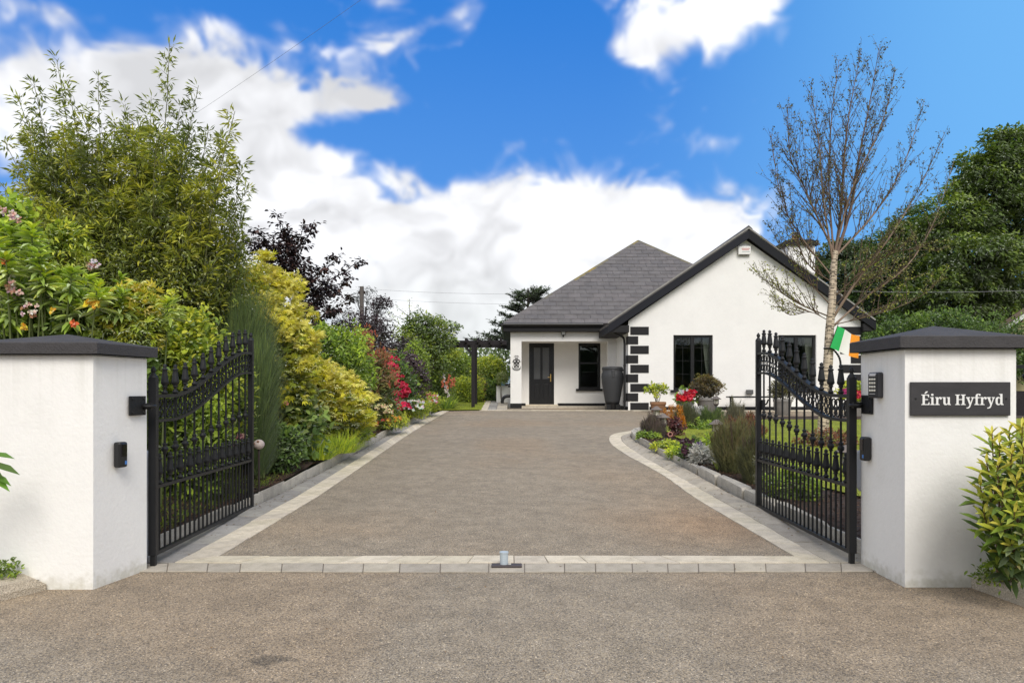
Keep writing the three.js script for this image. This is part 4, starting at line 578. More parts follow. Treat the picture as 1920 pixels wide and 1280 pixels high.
{ // wrought iron crest on the porch pier
  const p = at(968.5, 681, 25.2), t = thing('wall_crest', 'black wrought iron crest with two rings and a crossed shield on the porch pier', 'wall ornament', [p.x, p.y, -25.2 + 0.015]), s = 25.2 / FOCAL, m = M('crest_iron', [0.02, 0.02, 0.022], 0.5), P = (x, y) => V(x * s, y * s, 0);
  const ring = (x, y, r, w) => place(new THREE.TorusGeometry(r * s, w * s, 6, 20), x * s, y * s, 0);
  part('ring', ring(-3.2, 4.3, 2.6, 0.75), m, t); part('ring', ring(3.2, 4.3, 2.6, 0.75), m, t);
  part('shield', merge([tube([P(-4, 1), P(4, -7)], 0.85 * s, 4, 5), tube([P(4, 1), P(-4, -7)], 0.85 * s, 4, 5), tube([P(-4.3, 1.5), P(-4.6, -3), P(-3.6, -7.4)], 0.6 * s, 8, 5), tube([P(4.3, 1.5), P(4.6, -3), P(3.6, -7.4)], 0.6 * s, 8, 5), tube([P(-3.6, -7.4), P(0, -8), P(3.6, -7.4)], 0.5 * s, 6, 5), tube([P(-4.3, 1.5), P(4.3, 1.5)], 0.7 * s, 3, 5)]), m, t);
  part('crown', merge([tube([P(-3.4, 12), P(-2.6, 14.4), P(0, 13.2), P(2.6, 14.4), P(3.4, 12)], 0.4 * s, 14, 5), tube([P(-3, 11.2), P(0, 9.5), P(3, 11.2)], 0.4 * s, 8, 5), tube([P(-2, 9), P(0, 7.4), P(2, 9)], 0.45 * s, 8, 5), tube([P(-8, 3.4), P(-6.4, 3.2), P(-5.6, 4.8)], 0.45 * s, 6, 5), tube([P(8, 3.4), P(6.4, 3.2), P(5.6, 4.8)], 0.45 * s, 6, 5)]), m, t);
  part('scroll_ribbon', merge([tube([P(-8, -5), P(-7.4, -8), P(-5.5, -9.6), P(-8, -9)], 0.3 * s, 12, 5), tube([P(8, -5), P(7.4, -8), P(5.5, -9.6), P(8, -9)], 0.3 * s, 12, 5), tube([P(-7, -10), P(-4, -12), P(0, -12.8), P(4, -12), P(7, -10)], 0.45 * s, 16, 5), tube([P(-5.5, -9.5), P(0, -11), P(5.5, -9.5)], 0.3 * s, 10, 5)]), m, t);
}
{ // water butt
  const t = thing('water_butt', 'tall grey urn-shaped water butt on a black stand beside the porch', 'water butt', [3.32, FLAT, -23.35]), s = 0.0161, H = (y) => (768 - y) * s, R = (w) => w * s / 2;
  const m = M('butt_plastic', [0.04, 0.042, 0.046], 0.55);
  t.position.x = (1148.5 - 960) / FOCAL * 23.35; 
  part('stand', merge([cyl(R(22), R(26), 0.2, 0, 0.1, 0, 14), boxTo(-R(26), -R(10), 0, 0.17, -0.2, 0.22), boxTo(R(10), R(26), 0, 0.17, -0.2, 0.22)]), plasticBlack, t);
  part('body', lathe([[0.01, H(757)], [R(25), H(757)], [R(28), H(751)], [R(33), H(737)], [R(40), H(717)], [R(41.5), H(706)], [R(40), H(699)], [R(37.5), H(697)], [R(37), H(693)], [R(37), H(692)]], 30), m, t);
  part('lid', lathe([[R(37), H(693)], [R(39), H(691.5)], [R(39), H(688.5)], [R(36), H(687)], [0.01, H(686)]], 30), m, t);
  for (const a of [0.15, Math.PI - 0.3]) { const o = part('handle', rbox(0.1, 0.24, 0.06, 0.025, 0, 0, 0), m, t); o.position.set(Math.sin(a - 0.2) * R(39.5), H(700), Math.cos(a - 0.2) * R(39.5)); o.rotation.y = a - 0.2; }
  part('overflow_pipe', cyl(0.03, 0.03, 0.25, R(46), H(693), 0.0, 8, 0, 0, Math.PI / 2), plasticBlack, t);
}
{ // bench and lamp before the gable
  const a = at(1364, 744, 22.1), t = thing('garden_bench', 'thin black bench against the gable wall below the grey lamp', 'bench', [a.x, FLAT, -22.1]);
  part('seat', rbox(1.5, 0.045, 0.3, 0.01, 0.75, a.y - FLAT, 0), plasticBlack, t); for (const [x, z] of [[0.12, 0.1], [0.12, -0.1], [1.38, 0.1], [1.38, -0.1]]) part('leg', boxTo(x - 0.02, x + 0.02, 0, a.y - FLAT - 0.02, z - 0.02, z + 0.02), plasticBlack, t);
  const p = at(1405, 734.5, 22.58), w = thing('wall_lamp', 'small grey box lamp low on the gable wall', 'wall lamp', p); part('housing', rbox(0.2, 0.13, 0.1, 0.02, 0, 0, 0.052), M('lamp_grey', [0.1, 0.1, 0.1], 0.5), w); part('shade', box(0.17, 0.02, 0.06, 0, -0.06, 0.06), plasticBlack, w);
}
{ // low wall with pots at the side of the house
  const t = thing('side_wall', 'low white wall with dark coping beside the house path', 'wall', [-0.33, FLAT, -27.2]); part('body', boxTo(-0.22, 0.3, -0.05, 0.76, -0.6, 0), whiteHouse, t); part('coping', boxTo(-0.25, 0.3, 0.76, 0.81, -0.62, 0.03), charcoal, t);
}
{ // pergola
  const z = -24.2, by = at(887, 640, 24.2).y, t = thing('pergola', 'dark timber pergola of posts and beam between the garden and house', 'pergola', [-1.22, FLAT, z]), y = by - FLAT, X = (px) => (px - 887) / FOCAL * 24.2;
  part('beam', boxTo(X(776), X(950), y - 0.1, y + 0.03, -0.04, 0.04), timberDark, t); part('beam', boxTo(X(776), X(950), y - 0.1, y + 0.03, -1.74, -1.66), timberDark, t);
  for (const px of [887, 788]) { part('post', boxTo(X(px) - 0.052, X(px) + 0.052, -0.1, y - 0.1, -0.052, 0.052), timberDark, t); part('post', boxTo(X(px) - 0.052, X(px) + 0.052, -0.1, y - 0.1, -1.752, -1.648), timberDark, t); }
  for (let px = 786; px < 948; px += 22) part('rafter', boxTo(X(px) - 0.03, X(px) + 0.03, y - 0.04, y + 0.1, -2.0, 0.2), timberDark, t);
  part('brace', place(box(0.07, 0.42, 0.06, 0, 0, 0), X(887) - 0.15, y - 0.26, 0, 0, 0, 0.75), timberDark, t);
}
// ---------------- pole and wires far behind
{
  const b = at(678, 640, 48), top = at(681, 537, 48), t = thing('utility_pole', 'old wooden utility pole rising above the purple tree', 'utility pole', [b.x, 0, -48]); part('pole', place(new THREE.CylinderGeometry(0.13, 0.17, top.y, 10), 0, top.y / 2, 0), M('weathered_pole', [0.11, 0.095, 0.085], 0.9), t); part('insulator', merge([cyl(0.05, 0.05, 0.14, -0.18, top.y - 0.35, 0, 8), cyl(0.05, 0.05, 0.14, 0.18, top.y - 0.35, 0, 8), box(0.5, 0.06, 0.06, 0, top.y - 0.44, 0)]), barkDark, t);
  const wire = (label, a, b, sag, r) => { const pts = []; for (let k = 0; k <= 16; k++) { const u = k / 16, p = a.clone().lerp(b, u); p.y -= sag * 4 * u * (1 - u); pts.push(p); } tag(part('overhead_wire', tube(pts, r, 40, 5), M('wire', [0.22, 0.22, 0.23], 0.7), scene), label, 'wire', 'overhead wires'); };
  wire('upper thin wire running from the utility pole towards the house roof', at(681, 541, 48), at(990, 551, 46), 0.1, 0.007); wire('lower thin wire running from the utility pole towards the house roof', at(681, 558, 48), at(990, 570, 46), 0.1, 0.007);
  wire('thin wire leaving the utility pole behind the copper leaves', at(681, 541, 48), at(300, 560, 60), 0.3, 0.006);
  wire('wire slanting upwards into the clouds from the bamboo', at(330, 236, 26), at(760, -60, 15), 0.05, 0.0034); wire('thin wire crossing before the dark trees beyond the birch', at(1560, 545, 30), at(2000, 541, 32), 0.1, 0.009);
}
// ---------------- neighbouring house
{
  const t = thing('neighbour_house', 'cream neighbouring house with brown roof edge beyond the pillar', 'house', [at(1882, 620, 30).x, 0, -30], -0.56); const X = (px) => (px - 1882) / FOCAL * 30, Y = (py) => 1.2 + (HORIZON - py) / FOCAL * 30;
  part('wall', slab([[X(1890), 0.4], [X(2120), 0.4], [X(2120), Y(620)], [X(2004), Y(525)], [X(1890), Y(622)]], 6, -6), M('cream_render', [0.72, 0.62, 0.36], 0.85, { map: rep(stuccoMap, 0.5) }), t);
  part('roof', merge([slab([[X(1872), Y(621)], [X(2004), Y(522)], [X(2004), Y(513)], [X(1872), Y(612)]], 6.6, -6.2), slab([[X(2004), Y(513)], [X(2136), Y(612)], [X(2136), Y(621)], [X(2004), Y(522)]], 6.6, -6.2)]), M('brown_tiles', [0.16, 0.12, 0.09], 0.9), t);
  part('barge_board', slab([[X(1874), Y(630)], [X(2004), Y(532)], [X(2004), Y(522)], [X(1874), Y(621)]], 0.05, 0.3), M('white_board', [0.8, 0.8, 0.78], 0.6), t);
}

// ================================================================ PLANTS
const R3 = (r) => { const d = sphereDir(); const q = Math.cbrt(rnd()) * r; return [d[0] * q, d[1] * q, d[2] * q]; };
// a shrub: clumps of leaves through a lumpy volume, stems from its foot
function shrub(name, label, category, foot, o) {
  seed(o.seed); const t = thing(name, label, category, foot, 0, o.group), L = new Leaves(), S = new Stems(), rx = o.r[0], ry = o.r[1], rz = o.r[2], cy = o.cy ?? ry;
  const off = rnd() * 50, light = o.cols, centres = [];
  for (let k = 0; k < o.clumps; k++) {
    let d = sphereDir(); if (d[1] < (o.low ?? -0.75)) d[1] = -d[1];
    const lump = 1 + (o.lump ?? 0.28) * noise3(d[0] * 2.1 + off, d[1] * 2.1, d[2] * 2.1), q = lerp(o.core ?? 0.55, 1, Math.sqrt(rnd())) * lump, c = [d[0] * rx * q, cy + d[1] * ry * q, d[2] * rz * q];
    if (c[1] < 0.03) c[1] = rr(0.03, 0.1);
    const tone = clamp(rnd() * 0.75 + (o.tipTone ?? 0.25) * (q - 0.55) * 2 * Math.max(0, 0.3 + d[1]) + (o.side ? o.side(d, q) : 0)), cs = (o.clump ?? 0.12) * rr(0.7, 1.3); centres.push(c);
    const axis = unit([d[0] + rr(-0.5, 0.5), d[1] + (o.rise ?? 0.4) + rr(-0.3, 0.3), d[2] + rr(-0.5, 0.5)]);
    for (let i = 0; i < o.per; i++) {
      const u = rnd(), w = R3(cs), p = [c[0] + w[0], c[1] + w[1] * (o.flat ?? 1), c[2] + w[2]]; if (p[1] < 0.01) continue;
      const s = sphereDir(), dir = unit([axis[0] * (o.point ?? 0.7) + s[0], axis[1] * (o.point ?? 0.7) + s[1] * (o.flatDir ?? 1) - (o.droop ?? 0), axis[2] * (o.point ?? 0.7) + s[2]]), e = sphereDir(), up = unit([e[0] * 0.7, 1 + e[1] * 0.5, e[2] * 0.7 + 0.3]);
      const len = o.len * rr(0.65, 1.25); L.leaf(p, dir, up, len, len * (o.asp ?? 0.45) * rr(0.8, 1.2), light(clamp(tone + rr(-0.22, 0.22))), o.kind ?? 0, o.curl ?? 0.12);
    }
  }
  const nst = o.stems ?? 14;
  for (let k = 0; k < nst; k++) { const c = centres[Math.floor(k * centres.length / nst)]; const a = V(rr(-0.15, 0.15) * rx, 0, rr(-0.15, 0.15) * rz), b = V(c[0], c[1], c[2]); S.add([a, a.clone().lerp(b, 0.4).add(V(0, ry * 0.1, 0)), b], o.stemR ?? 0.012, 0.003, 5); }
  if (nst) part('stem', S.geo(), o.stemMat ?? barkBrown, t);
  part('foliage', L.geo(), o.mat ?? leafMat, t); t.userData.centres = undefined;
  return { t, centres, L };
}
const foot = (px, py, d) => { const p = d === undefined ? onGround(px, py, 0.04) : { x: (px - 960) / FOCAL * d, z: -d }; return [p.x, gy(-p.z) + (p.x < 0 && p.z > -21 ? 0.14 : 0.03), p.z]; };
const sz = (px, d) => px / FOCAL * d;
// a shrub given by the span it fills in the photograph at its distance
function shrubIn(name, label, category, x0, x1, y0, yb, d0, o) { const d = (x0 + x1) / 2 < 830 && d0 < 19 ? bedLeft(x1 - (o.over ?? 0.2) * (x1 - x0), d0) + (x1 > 480 ? 0.15 : 0) : d0, kk = d / d0; if (kk > 1) o = { ...o, len: o.len * Math.pow(kk, 0.8), clump: (o.clump ?? 0.12) * kk }; const p = foot((x0 + x1) / 2, 0, d), top = EYE + (HORIZON - y0) / FOCAL * d, h = Math.max(0.1, top - p[1]), lowY = yb === null ? p[1] : EYE + (HORIZON - yb) / FOCAL * d, hh = Math.max(0.1, top - lowY); const rx = sz(x1 - x0, d) / 2, q = shrub(name, label, category, p, { r: [rx, hh / 2, (o.deep ?? 0.9) * rx], cy: h - hh / 2, ...o }); q.t.far = kk; q.d = d; return q; }
// flower heads: a few petals round a point
function bloom(L, p, r, col, n = 7, out = [0, 0.3, 1]) { const m = unit(out); for (let k = 0; k < n; k++) { const s = sphereDir(), d = unit([s[0] + m[0] * 0.35, s[1] + m[1] * 0.35, s[2] + m[2] * 0.35]), c = [col[0] * rr(0.8, 1.15), col[1] * rr(0.7, 1.2), col[2] * rr(0.7, 1.2)]; L.leaf([p[0] + d[0] * r * 0.1, p[1] + d[1] * r * 0.1, p[2] + d[2] * r * 0.1], d, m, r, r * 0.9, c, 1, 0.3); } }
function flowers(t, name, spots, r, cols, n, mat = petalMat) { const L = new Leaves(); for (const s of spots) bloom(L, s, r * rr(0.75, 1.25), cols[Math.floor(rnd() * cols.length)], n); return part(name, L.geo(), mat, t); }
const rel = (t, v) => { const k = t.far ?? 1; return [v.x * k - t.position.x, EYE + (v.y - EYE) * k - t.position.y, v.z * k - t.position.z]; };
// where a sight line meets the back of the kerb, so that plants stand in the bed and not on the paving
const kerbX = (line, z) => { let best = line[0].x, m = 1e9; for (const p of line) { const e = Math.abs(p.z - z); if (e < m) { m = e; best = p.x; } } return best; };
function bedLeft(px, d) { while (d < 21 && (px - 960) / FOCAL * d > kerbX(lk, -d) - 0.02) d += 0.05; return d; }
function bedRight(px, d, margin) { const hit = (X, Z) => { for (const p of rk) if (Math.hypot(p.x - X, p.z - Z) < margin) return true; const k = rk.filter((p) => p.z < Z + 0.2 && p.z > Z - 0.2); return !k.length ? Z < rk[rk.length - 1].z - 0.6 ? false : X < 2.3 : X < Math.min(...k.map((p) => p.x)); }; while (d < 18.6 && hit((px - 960) / FOCAL * d, -d)) d += 0.05; return d; }

// ---- palettes (leaf colours)
const P = {
  mid: tones([[0.120, 0.182, 0.019], [0.187, 0.287, 0.022], [0.289, 0.410, 0.026], [0.408, 0.530, 0.031]]),
  dark: tones([[0.056, 0.111, 0.016], [0.088, 0.173, 0.022], [0.144, 0.252, 0.028], [0.222, 0.344, 0.036]]),
  lush: tones([[0.133, 0.226, 0.020], [0.209, 0.339, 0.025], [0.323, 0.467, 0.032], [0.475, 0.612, 0.044]]),
  lime: tones([[0.166, 0.256, 0.019], [0.320, 0.422, 0.026], [0.512, 0.589, 0.036], [0.691, 0.704, 0.045]]),
  gold: tones([[0.22, 0.29, 0.012], [0.46, 0.50, 0.014], [0.68, 0.66, 0.022], [0.84, 0.78, 0.05], [0.86, 0.80, 0.16]]),
  goldGreen: tones([[0.10, 0.16, 0.015], [0.22, 0.27, 0.02], [0.42, 0.40, 0.03], [0.58, 0.48, 0.05]]),
  bamboo: tones([[0.112, 0.153, 0.015], [0.206, 0.258, 0.018], [0.336, 0.386, 0.022], [0.541, 0.547, 0.030]]),
  bronze: tones([[0.012, 0.007, 0.010], [0.02, 0.010, 0.013], [0.03, 0.014, 0.016], [0.07, 0.03, 0.022]]),
  purple: tones([[0.025, 0.012, 0.018], [0.045, 0.02, 0.028], [0.07, 0.03, 0.04]]),
  photinia: tones([[0.07, 0.12, 0.025], [0.13, 0.17, 0.03], [0.20, 0.18, 0.04], [0.32, 0.16, 0.05], [0.45, 0.07, 0.05]]),
  broom: tones([[0.08, 0.13, 0.035], [0.13, 0.20, 0.045], [0.21, 0.29, 0.06]]),
  far: tones([[0.047, 0.084, 0.025], [0.072, 0.122, 0.030], [0.111, 0.169, 0.035], [0.158, 0.215, 0.041]]),
  hedge: tones([[0.091, 0.147, 0.020], [0.167, 0.265, 0.027], [0.303, 0.398, 0.029], [0.486, 0.545, 0.039]]),
  heather: tones([[0.075, 0.08, 0.022], [0.125, 0.135, 0.035], [0.185, 0.19, 0.05], [0.24, 0.22, 0.07]]),
  russet: tones([[0.10, 0.045, 0.02], [0.20, 0.07, 0.03], [0.30, 0.11, 0.04], [0.16, 0.12, 0.03]]),
  silver: tones([[0.42, 0.42, 0.38], [0.55, 0.55, 0.5], [0.68, 0.67, 0.62]]),
  fore: tones([[0.06, 0.11, 0.015], [0.13, 0.20, 0.02], [0.28, 0.33, 0.03], [0.48, 0.44, 0.05]]),
};

// ---------------------------------------------------------------- tall bamboo
{
  const d0 = 9.2, f = foot(235, 0, d0), t = thing('bamboo', 'tall feathery green bamboo clump rising into the sky above the flowering shrubs', 'bamboo', f); seed(101);
  const S = new Stems(), L = new Leaves(), tips = [[315, 80], [108, 112], [188, 138], [374, 160], [438, 208], [462, 345], [28, 180], [8, 262], [66, 150], [238, 195], [282, 182], [332, 205], [420, 262], [150, 205], [455, 300], [60, 240], [130, 170], [345, 260], [210, 230], [390, 240], [10, 350], [458, 400], [300, 250], [95, 260], [20, 420]];
  for (let k = 0; k < 84; k++) tips.push([rr(50, 445), rr(225, 430)]);
  tips.forEach(([px, py], k) => {
    const dd = d0 + rr(-0.75, 0.85), tp = at(px, py, dd), e = [tp.x - f[0], tp.y - f[1], tp.z - f[2]], b = [rr(-0.55, 0.55) + e[0] * 0.25, 0, rr(-0.5, 0.5)];
    const pts = []; for (let i = 0; i <= 9; i++) { const u = i / 9, q = Math.pow(u, 1.25); pts.push(V(lerp(b[0], e[0], q) + 0.03 * Math.sin(u * 9 + k), e[1] * u, lerp(b[2], e[2], q))); }
    S.add(pts, 0.014, 0.003, 5);
    const thin = k < 25, tone = rr(0.05, 0.75), n = thin ? 46 : 38;
    for (let i = 0; i < n; i++) {
      const u = lerp(thin ? 0.3 : 0.22, 1, (i + rnd()) / n), j = Math.min(8, Math.floor(u * 9)), p = pts[j].clone().lerp(pts[j + 1], u * 9 - j), a = rr(0, 6.28), reach = (thin ? 0.4 : 0.52) * (1.12 - u) * rr(0.5, 1.2) + 0.04;
      const dir = unit([Math.cos(a), rr(0.4, 1.1), Math.sin(a)]), q = V(p.x + dir[0] * reach, p.y + dir[1] * reach * 0.8, p.z + dir[2] * reach); S.add([p, q], 0.003, 0.0012, 3);
      const nl = thin ? (u > 0.75 ? 12 : 24) : 30;
      for (let m = 0; m < nl; m++) { const v = rr(0.25, 1.05), w = sphereDir(), o = [lerp(p.x, q.x, v) + w[0] * 0.035, lerp(p.y, q.y, v) + w[1] * 0.035, lerp(p.z, q.z, v) + w[2] * 0.035], ld = unit([dir[0] * 0.8 + w[0] * 0.8, dir[1] * 0.5 + w[1] * 0.7 - 0.1, dir[2] * 0.8 + w[2] * 0.8]), s = sphereDir(); L.leaf(o, ld, unit([s[0], 1 + s[1], s[2]]), rr(0.06, 0.12), rr(0.015, 0.024), P.bamboo(clamp(tone + rr(-0.25, 0.3) + (u - 0.6) * 0.3)), 0, 0.15); }
    }
  });
  part('cane', S.geo(), M('cane', [0.13, 0.13, 0.05], 0.7), t); part('foliage', L.geo(), leafMat, t);
}
// dark evergreen mass low inside the bamboo
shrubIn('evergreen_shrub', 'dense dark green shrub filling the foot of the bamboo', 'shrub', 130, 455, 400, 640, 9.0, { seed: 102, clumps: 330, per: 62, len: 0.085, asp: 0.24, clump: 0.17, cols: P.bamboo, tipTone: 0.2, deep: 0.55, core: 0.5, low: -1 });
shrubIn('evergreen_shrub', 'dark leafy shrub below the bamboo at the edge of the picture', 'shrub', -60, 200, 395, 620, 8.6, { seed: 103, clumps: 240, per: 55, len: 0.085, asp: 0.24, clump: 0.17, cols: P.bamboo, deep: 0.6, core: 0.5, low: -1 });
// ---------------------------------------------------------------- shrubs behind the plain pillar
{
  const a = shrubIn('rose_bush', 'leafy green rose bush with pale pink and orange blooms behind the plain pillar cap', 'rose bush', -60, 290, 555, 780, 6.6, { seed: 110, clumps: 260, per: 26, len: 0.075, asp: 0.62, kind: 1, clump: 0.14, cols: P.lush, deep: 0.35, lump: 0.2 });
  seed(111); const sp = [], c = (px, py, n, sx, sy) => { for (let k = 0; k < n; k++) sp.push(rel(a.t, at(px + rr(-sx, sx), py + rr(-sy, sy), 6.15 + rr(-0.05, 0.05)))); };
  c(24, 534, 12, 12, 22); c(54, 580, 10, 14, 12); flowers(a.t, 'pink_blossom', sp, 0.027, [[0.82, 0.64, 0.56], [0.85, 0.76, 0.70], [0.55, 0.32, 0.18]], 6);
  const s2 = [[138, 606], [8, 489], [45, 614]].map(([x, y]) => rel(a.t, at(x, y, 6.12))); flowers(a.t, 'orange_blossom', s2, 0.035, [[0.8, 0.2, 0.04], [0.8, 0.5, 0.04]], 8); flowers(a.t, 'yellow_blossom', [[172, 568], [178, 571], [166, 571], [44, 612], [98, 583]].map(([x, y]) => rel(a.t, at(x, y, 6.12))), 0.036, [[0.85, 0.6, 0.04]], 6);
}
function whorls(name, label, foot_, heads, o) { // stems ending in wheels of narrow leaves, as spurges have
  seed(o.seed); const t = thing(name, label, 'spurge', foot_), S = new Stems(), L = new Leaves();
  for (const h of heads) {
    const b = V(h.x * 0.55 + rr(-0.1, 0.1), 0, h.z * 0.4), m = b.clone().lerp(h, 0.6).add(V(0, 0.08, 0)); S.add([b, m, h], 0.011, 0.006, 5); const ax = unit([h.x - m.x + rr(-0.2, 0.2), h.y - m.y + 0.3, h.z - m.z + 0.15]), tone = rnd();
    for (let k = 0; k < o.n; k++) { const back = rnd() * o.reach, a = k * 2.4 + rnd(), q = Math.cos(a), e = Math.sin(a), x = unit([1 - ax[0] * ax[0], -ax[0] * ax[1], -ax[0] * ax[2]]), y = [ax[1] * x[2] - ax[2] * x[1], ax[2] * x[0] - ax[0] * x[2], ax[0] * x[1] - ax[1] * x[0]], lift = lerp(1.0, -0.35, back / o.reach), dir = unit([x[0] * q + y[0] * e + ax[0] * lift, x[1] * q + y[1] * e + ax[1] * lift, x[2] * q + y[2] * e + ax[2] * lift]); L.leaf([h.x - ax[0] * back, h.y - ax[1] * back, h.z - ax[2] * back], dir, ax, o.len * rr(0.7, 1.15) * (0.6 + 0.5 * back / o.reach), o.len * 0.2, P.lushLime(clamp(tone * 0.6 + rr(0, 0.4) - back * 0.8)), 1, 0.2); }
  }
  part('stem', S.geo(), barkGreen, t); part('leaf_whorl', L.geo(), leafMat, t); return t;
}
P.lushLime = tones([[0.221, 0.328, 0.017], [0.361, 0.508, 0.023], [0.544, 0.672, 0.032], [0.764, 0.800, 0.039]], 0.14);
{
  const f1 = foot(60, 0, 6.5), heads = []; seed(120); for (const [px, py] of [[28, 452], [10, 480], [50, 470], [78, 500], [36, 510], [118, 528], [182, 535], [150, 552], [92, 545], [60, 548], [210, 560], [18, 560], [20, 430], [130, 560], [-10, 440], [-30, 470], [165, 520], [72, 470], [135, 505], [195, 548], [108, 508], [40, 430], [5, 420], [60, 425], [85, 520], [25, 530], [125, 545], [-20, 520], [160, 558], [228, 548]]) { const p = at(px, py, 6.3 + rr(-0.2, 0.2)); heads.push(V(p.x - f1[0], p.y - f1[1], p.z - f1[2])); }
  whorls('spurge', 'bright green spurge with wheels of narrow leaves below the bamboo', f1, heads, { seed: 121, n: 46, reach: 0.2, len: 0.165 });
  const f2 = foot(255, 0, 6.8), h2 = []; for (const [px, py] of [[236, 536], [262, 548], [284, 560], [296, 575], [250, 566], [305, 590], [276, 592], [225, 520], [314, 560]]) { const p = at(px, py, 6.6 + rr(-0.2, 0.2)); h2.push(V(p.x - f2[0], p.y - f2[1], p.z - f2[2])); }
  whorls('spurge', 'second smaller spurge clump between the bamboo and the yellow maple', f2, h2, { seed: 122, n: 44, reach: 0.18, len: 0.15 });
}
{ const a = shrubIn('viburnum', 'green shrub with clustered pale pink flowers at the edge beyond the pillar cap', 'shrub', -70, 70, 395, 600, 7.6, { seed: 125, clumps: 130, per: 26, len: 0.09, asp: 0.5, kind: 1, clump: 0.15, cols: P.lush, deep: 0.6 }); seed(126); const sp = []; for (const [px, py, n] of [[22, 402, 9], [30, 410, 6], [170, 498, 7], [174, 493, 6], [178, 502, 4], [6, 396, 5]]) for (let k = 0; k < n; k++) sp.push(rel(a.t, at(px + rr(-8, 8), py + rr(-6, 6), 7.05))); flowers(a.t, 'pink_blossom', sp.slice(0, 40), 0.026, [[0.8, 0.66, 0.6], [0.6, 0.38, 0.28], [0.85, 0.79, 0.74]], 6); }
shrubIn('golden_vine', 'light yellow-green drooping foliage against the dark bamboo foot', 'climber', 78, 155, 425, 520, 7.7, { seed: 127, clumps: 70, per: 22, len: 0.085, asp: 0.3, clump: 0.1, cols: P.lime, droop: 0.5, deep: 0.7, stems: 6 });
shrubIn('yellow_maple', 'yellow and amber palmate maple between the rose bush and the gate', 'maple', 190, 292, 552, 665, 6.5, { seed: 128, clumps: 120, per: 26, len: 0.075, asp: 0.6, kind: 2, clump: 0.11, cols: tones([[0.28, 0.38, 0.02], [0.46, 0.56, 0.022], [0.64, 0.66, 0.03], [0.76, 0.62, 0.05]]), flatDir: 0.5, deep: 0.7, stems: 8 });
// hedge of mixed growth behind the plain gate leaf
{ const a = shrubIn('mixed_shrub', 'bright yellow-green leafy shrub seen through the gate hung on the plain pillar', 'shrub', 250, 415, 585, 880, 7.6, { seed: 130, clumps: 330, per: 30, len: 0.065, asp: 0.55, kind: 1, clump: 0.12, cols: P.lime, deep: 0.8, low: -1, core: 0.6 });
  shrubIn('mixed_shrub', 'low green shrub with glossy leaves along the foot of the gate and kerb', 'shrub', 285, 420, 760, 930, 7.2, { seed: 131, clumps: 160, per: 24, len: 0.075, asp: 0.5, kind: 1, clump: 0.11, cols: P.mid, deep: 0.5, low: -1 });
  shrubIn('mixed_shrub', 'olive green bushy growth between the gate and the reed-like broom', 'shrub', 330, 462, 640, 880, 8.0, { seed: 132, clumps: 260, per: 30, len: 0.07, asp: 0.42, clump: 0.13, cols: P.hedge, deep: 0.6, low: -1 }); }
{ // pink seed heads
  const f = foot(440, 0, 7.6), t = thing('onion_flower', 'dusty pink round flower heads on thin stalks behind the gate bars', 'flower', f); seed(133); const S = new Stems(), sp = []; for (const [px, py] of [[413, 790], [425, 797], [402, 793], [431, 812], [420, 822], [445, 826], [409, 814], [437, 834], [452, 818], [428, 834], [395, 807], [382, 780]]) { const p = rel(t, at(px, py, 7.55 + rr(-0.15, 0.15))); sp.push(p); S.add([V(p[0] * 0.7, 0, p[2] * 0.6), V(p[0] * 0.9, p[1] * 0.6, p[2] * 0.9), V(...p)], 0.004, 0.003, 4); } part('stalk', S.geo(), barkGreen, t); flowers(t, 'pink_blossom', sp, 0.036, [[0.42, 0.22, 0.2], [0.5, 0.3, 0.28]], 26);
}
{ // rounded pink stone ornament
  const p = onGround(484, 920), d = 7.9, c = at(485, 833, d), t = thing('garden_ornament', 'pale pink round stone ornament on a stake beside the gate end post', 'garden ornament', [c.x, gy(d), c.z]), y = c.y - gy(d); part('stake', cyl(0.011, 0.011, y, 0, y / 2, 0, 8), barkDark, t); const g = new THREE.SphereGeometry(0.056, 24, 18); g.scale(1, 0.9, 1); part('stone', place(g, 0, y, 0), M('pink_stone', [0.58, 0.49, 0.45], 0.85, { map: rep(slateMap, 3) }), t); part('spot', merge([ball(0.014, 0.004, y + 0.03, 0.041), ball(0.011, -0.03, y + 0.008, 0.044)]), M('brown_spot', [0.2, 0.1, 0.06], 0.8), t);
}
// ---------------------------------------------------------------- broom
function broom(name, label, f, h, spread, n, o) { seed(o.seed); const t = thing(name, label, o.cat ?? 'broom', f), L = new Leaves(), S = new Stems(); for (let k = 0; k < 12; k++) { const a = rr(0, 6.28), q = rr(0, 0.6) * spread; S.add([V(0.05 * Math.cos(a), 0, 0.05 * Math.sin(a)), V(Math.cos(a) * q * 0.6, h * 0.3, Math.sin(a) * q * 0.6), V(Math.cos(a) * q, h * 0.75, Math.sin(a) * q)], 0.014, 0.003, 5); }
  for (let k = 0; k < n; k++) { const a = rr(0, 6.28), q = Math.sqrt(rnd()), x = Math.cos(a) * q * spread, z = Math.sin(a) * q * spread * 0.8, lob = 0.7 + 0.34 * noise3(x * 5 + o.seed, 0, z * 5), y0 = rr(0.02, 0.86) * h * lob, x0 = x * (0.35 + 0.65 * y0 / h), len = Math.min(h * rr(0.09, 0.24), h * lob * 1.06 - y0); if (len < 0.05) continue; L.strand([x0, y0, z], unit([x / spread * 0.45 + rr(-0.3, 0.3), 1, z / spread * 0.35 + rr(-0.28, 0.28)]), len, o.wid ?? 0.0065, (o.cols ?? P.broom)(clamp(rnd() * 0.8 + 0.3 * (y0 / h) - 0.1)), rr(0, 0.12)); }
  part('stem', S.geo(), barkGreen, t); part('foliage', L.geo(), leafMat, t); return t; }
broom('broom', 'tall reed-like green broom standing behind the open end of the gate', foot(455, 0, 9.2), EYE + (HORIZON - 512) / FOCAL * 9.2 - 0.1, 0.44, 15000, { seed: 140, wid: 0.0042 });
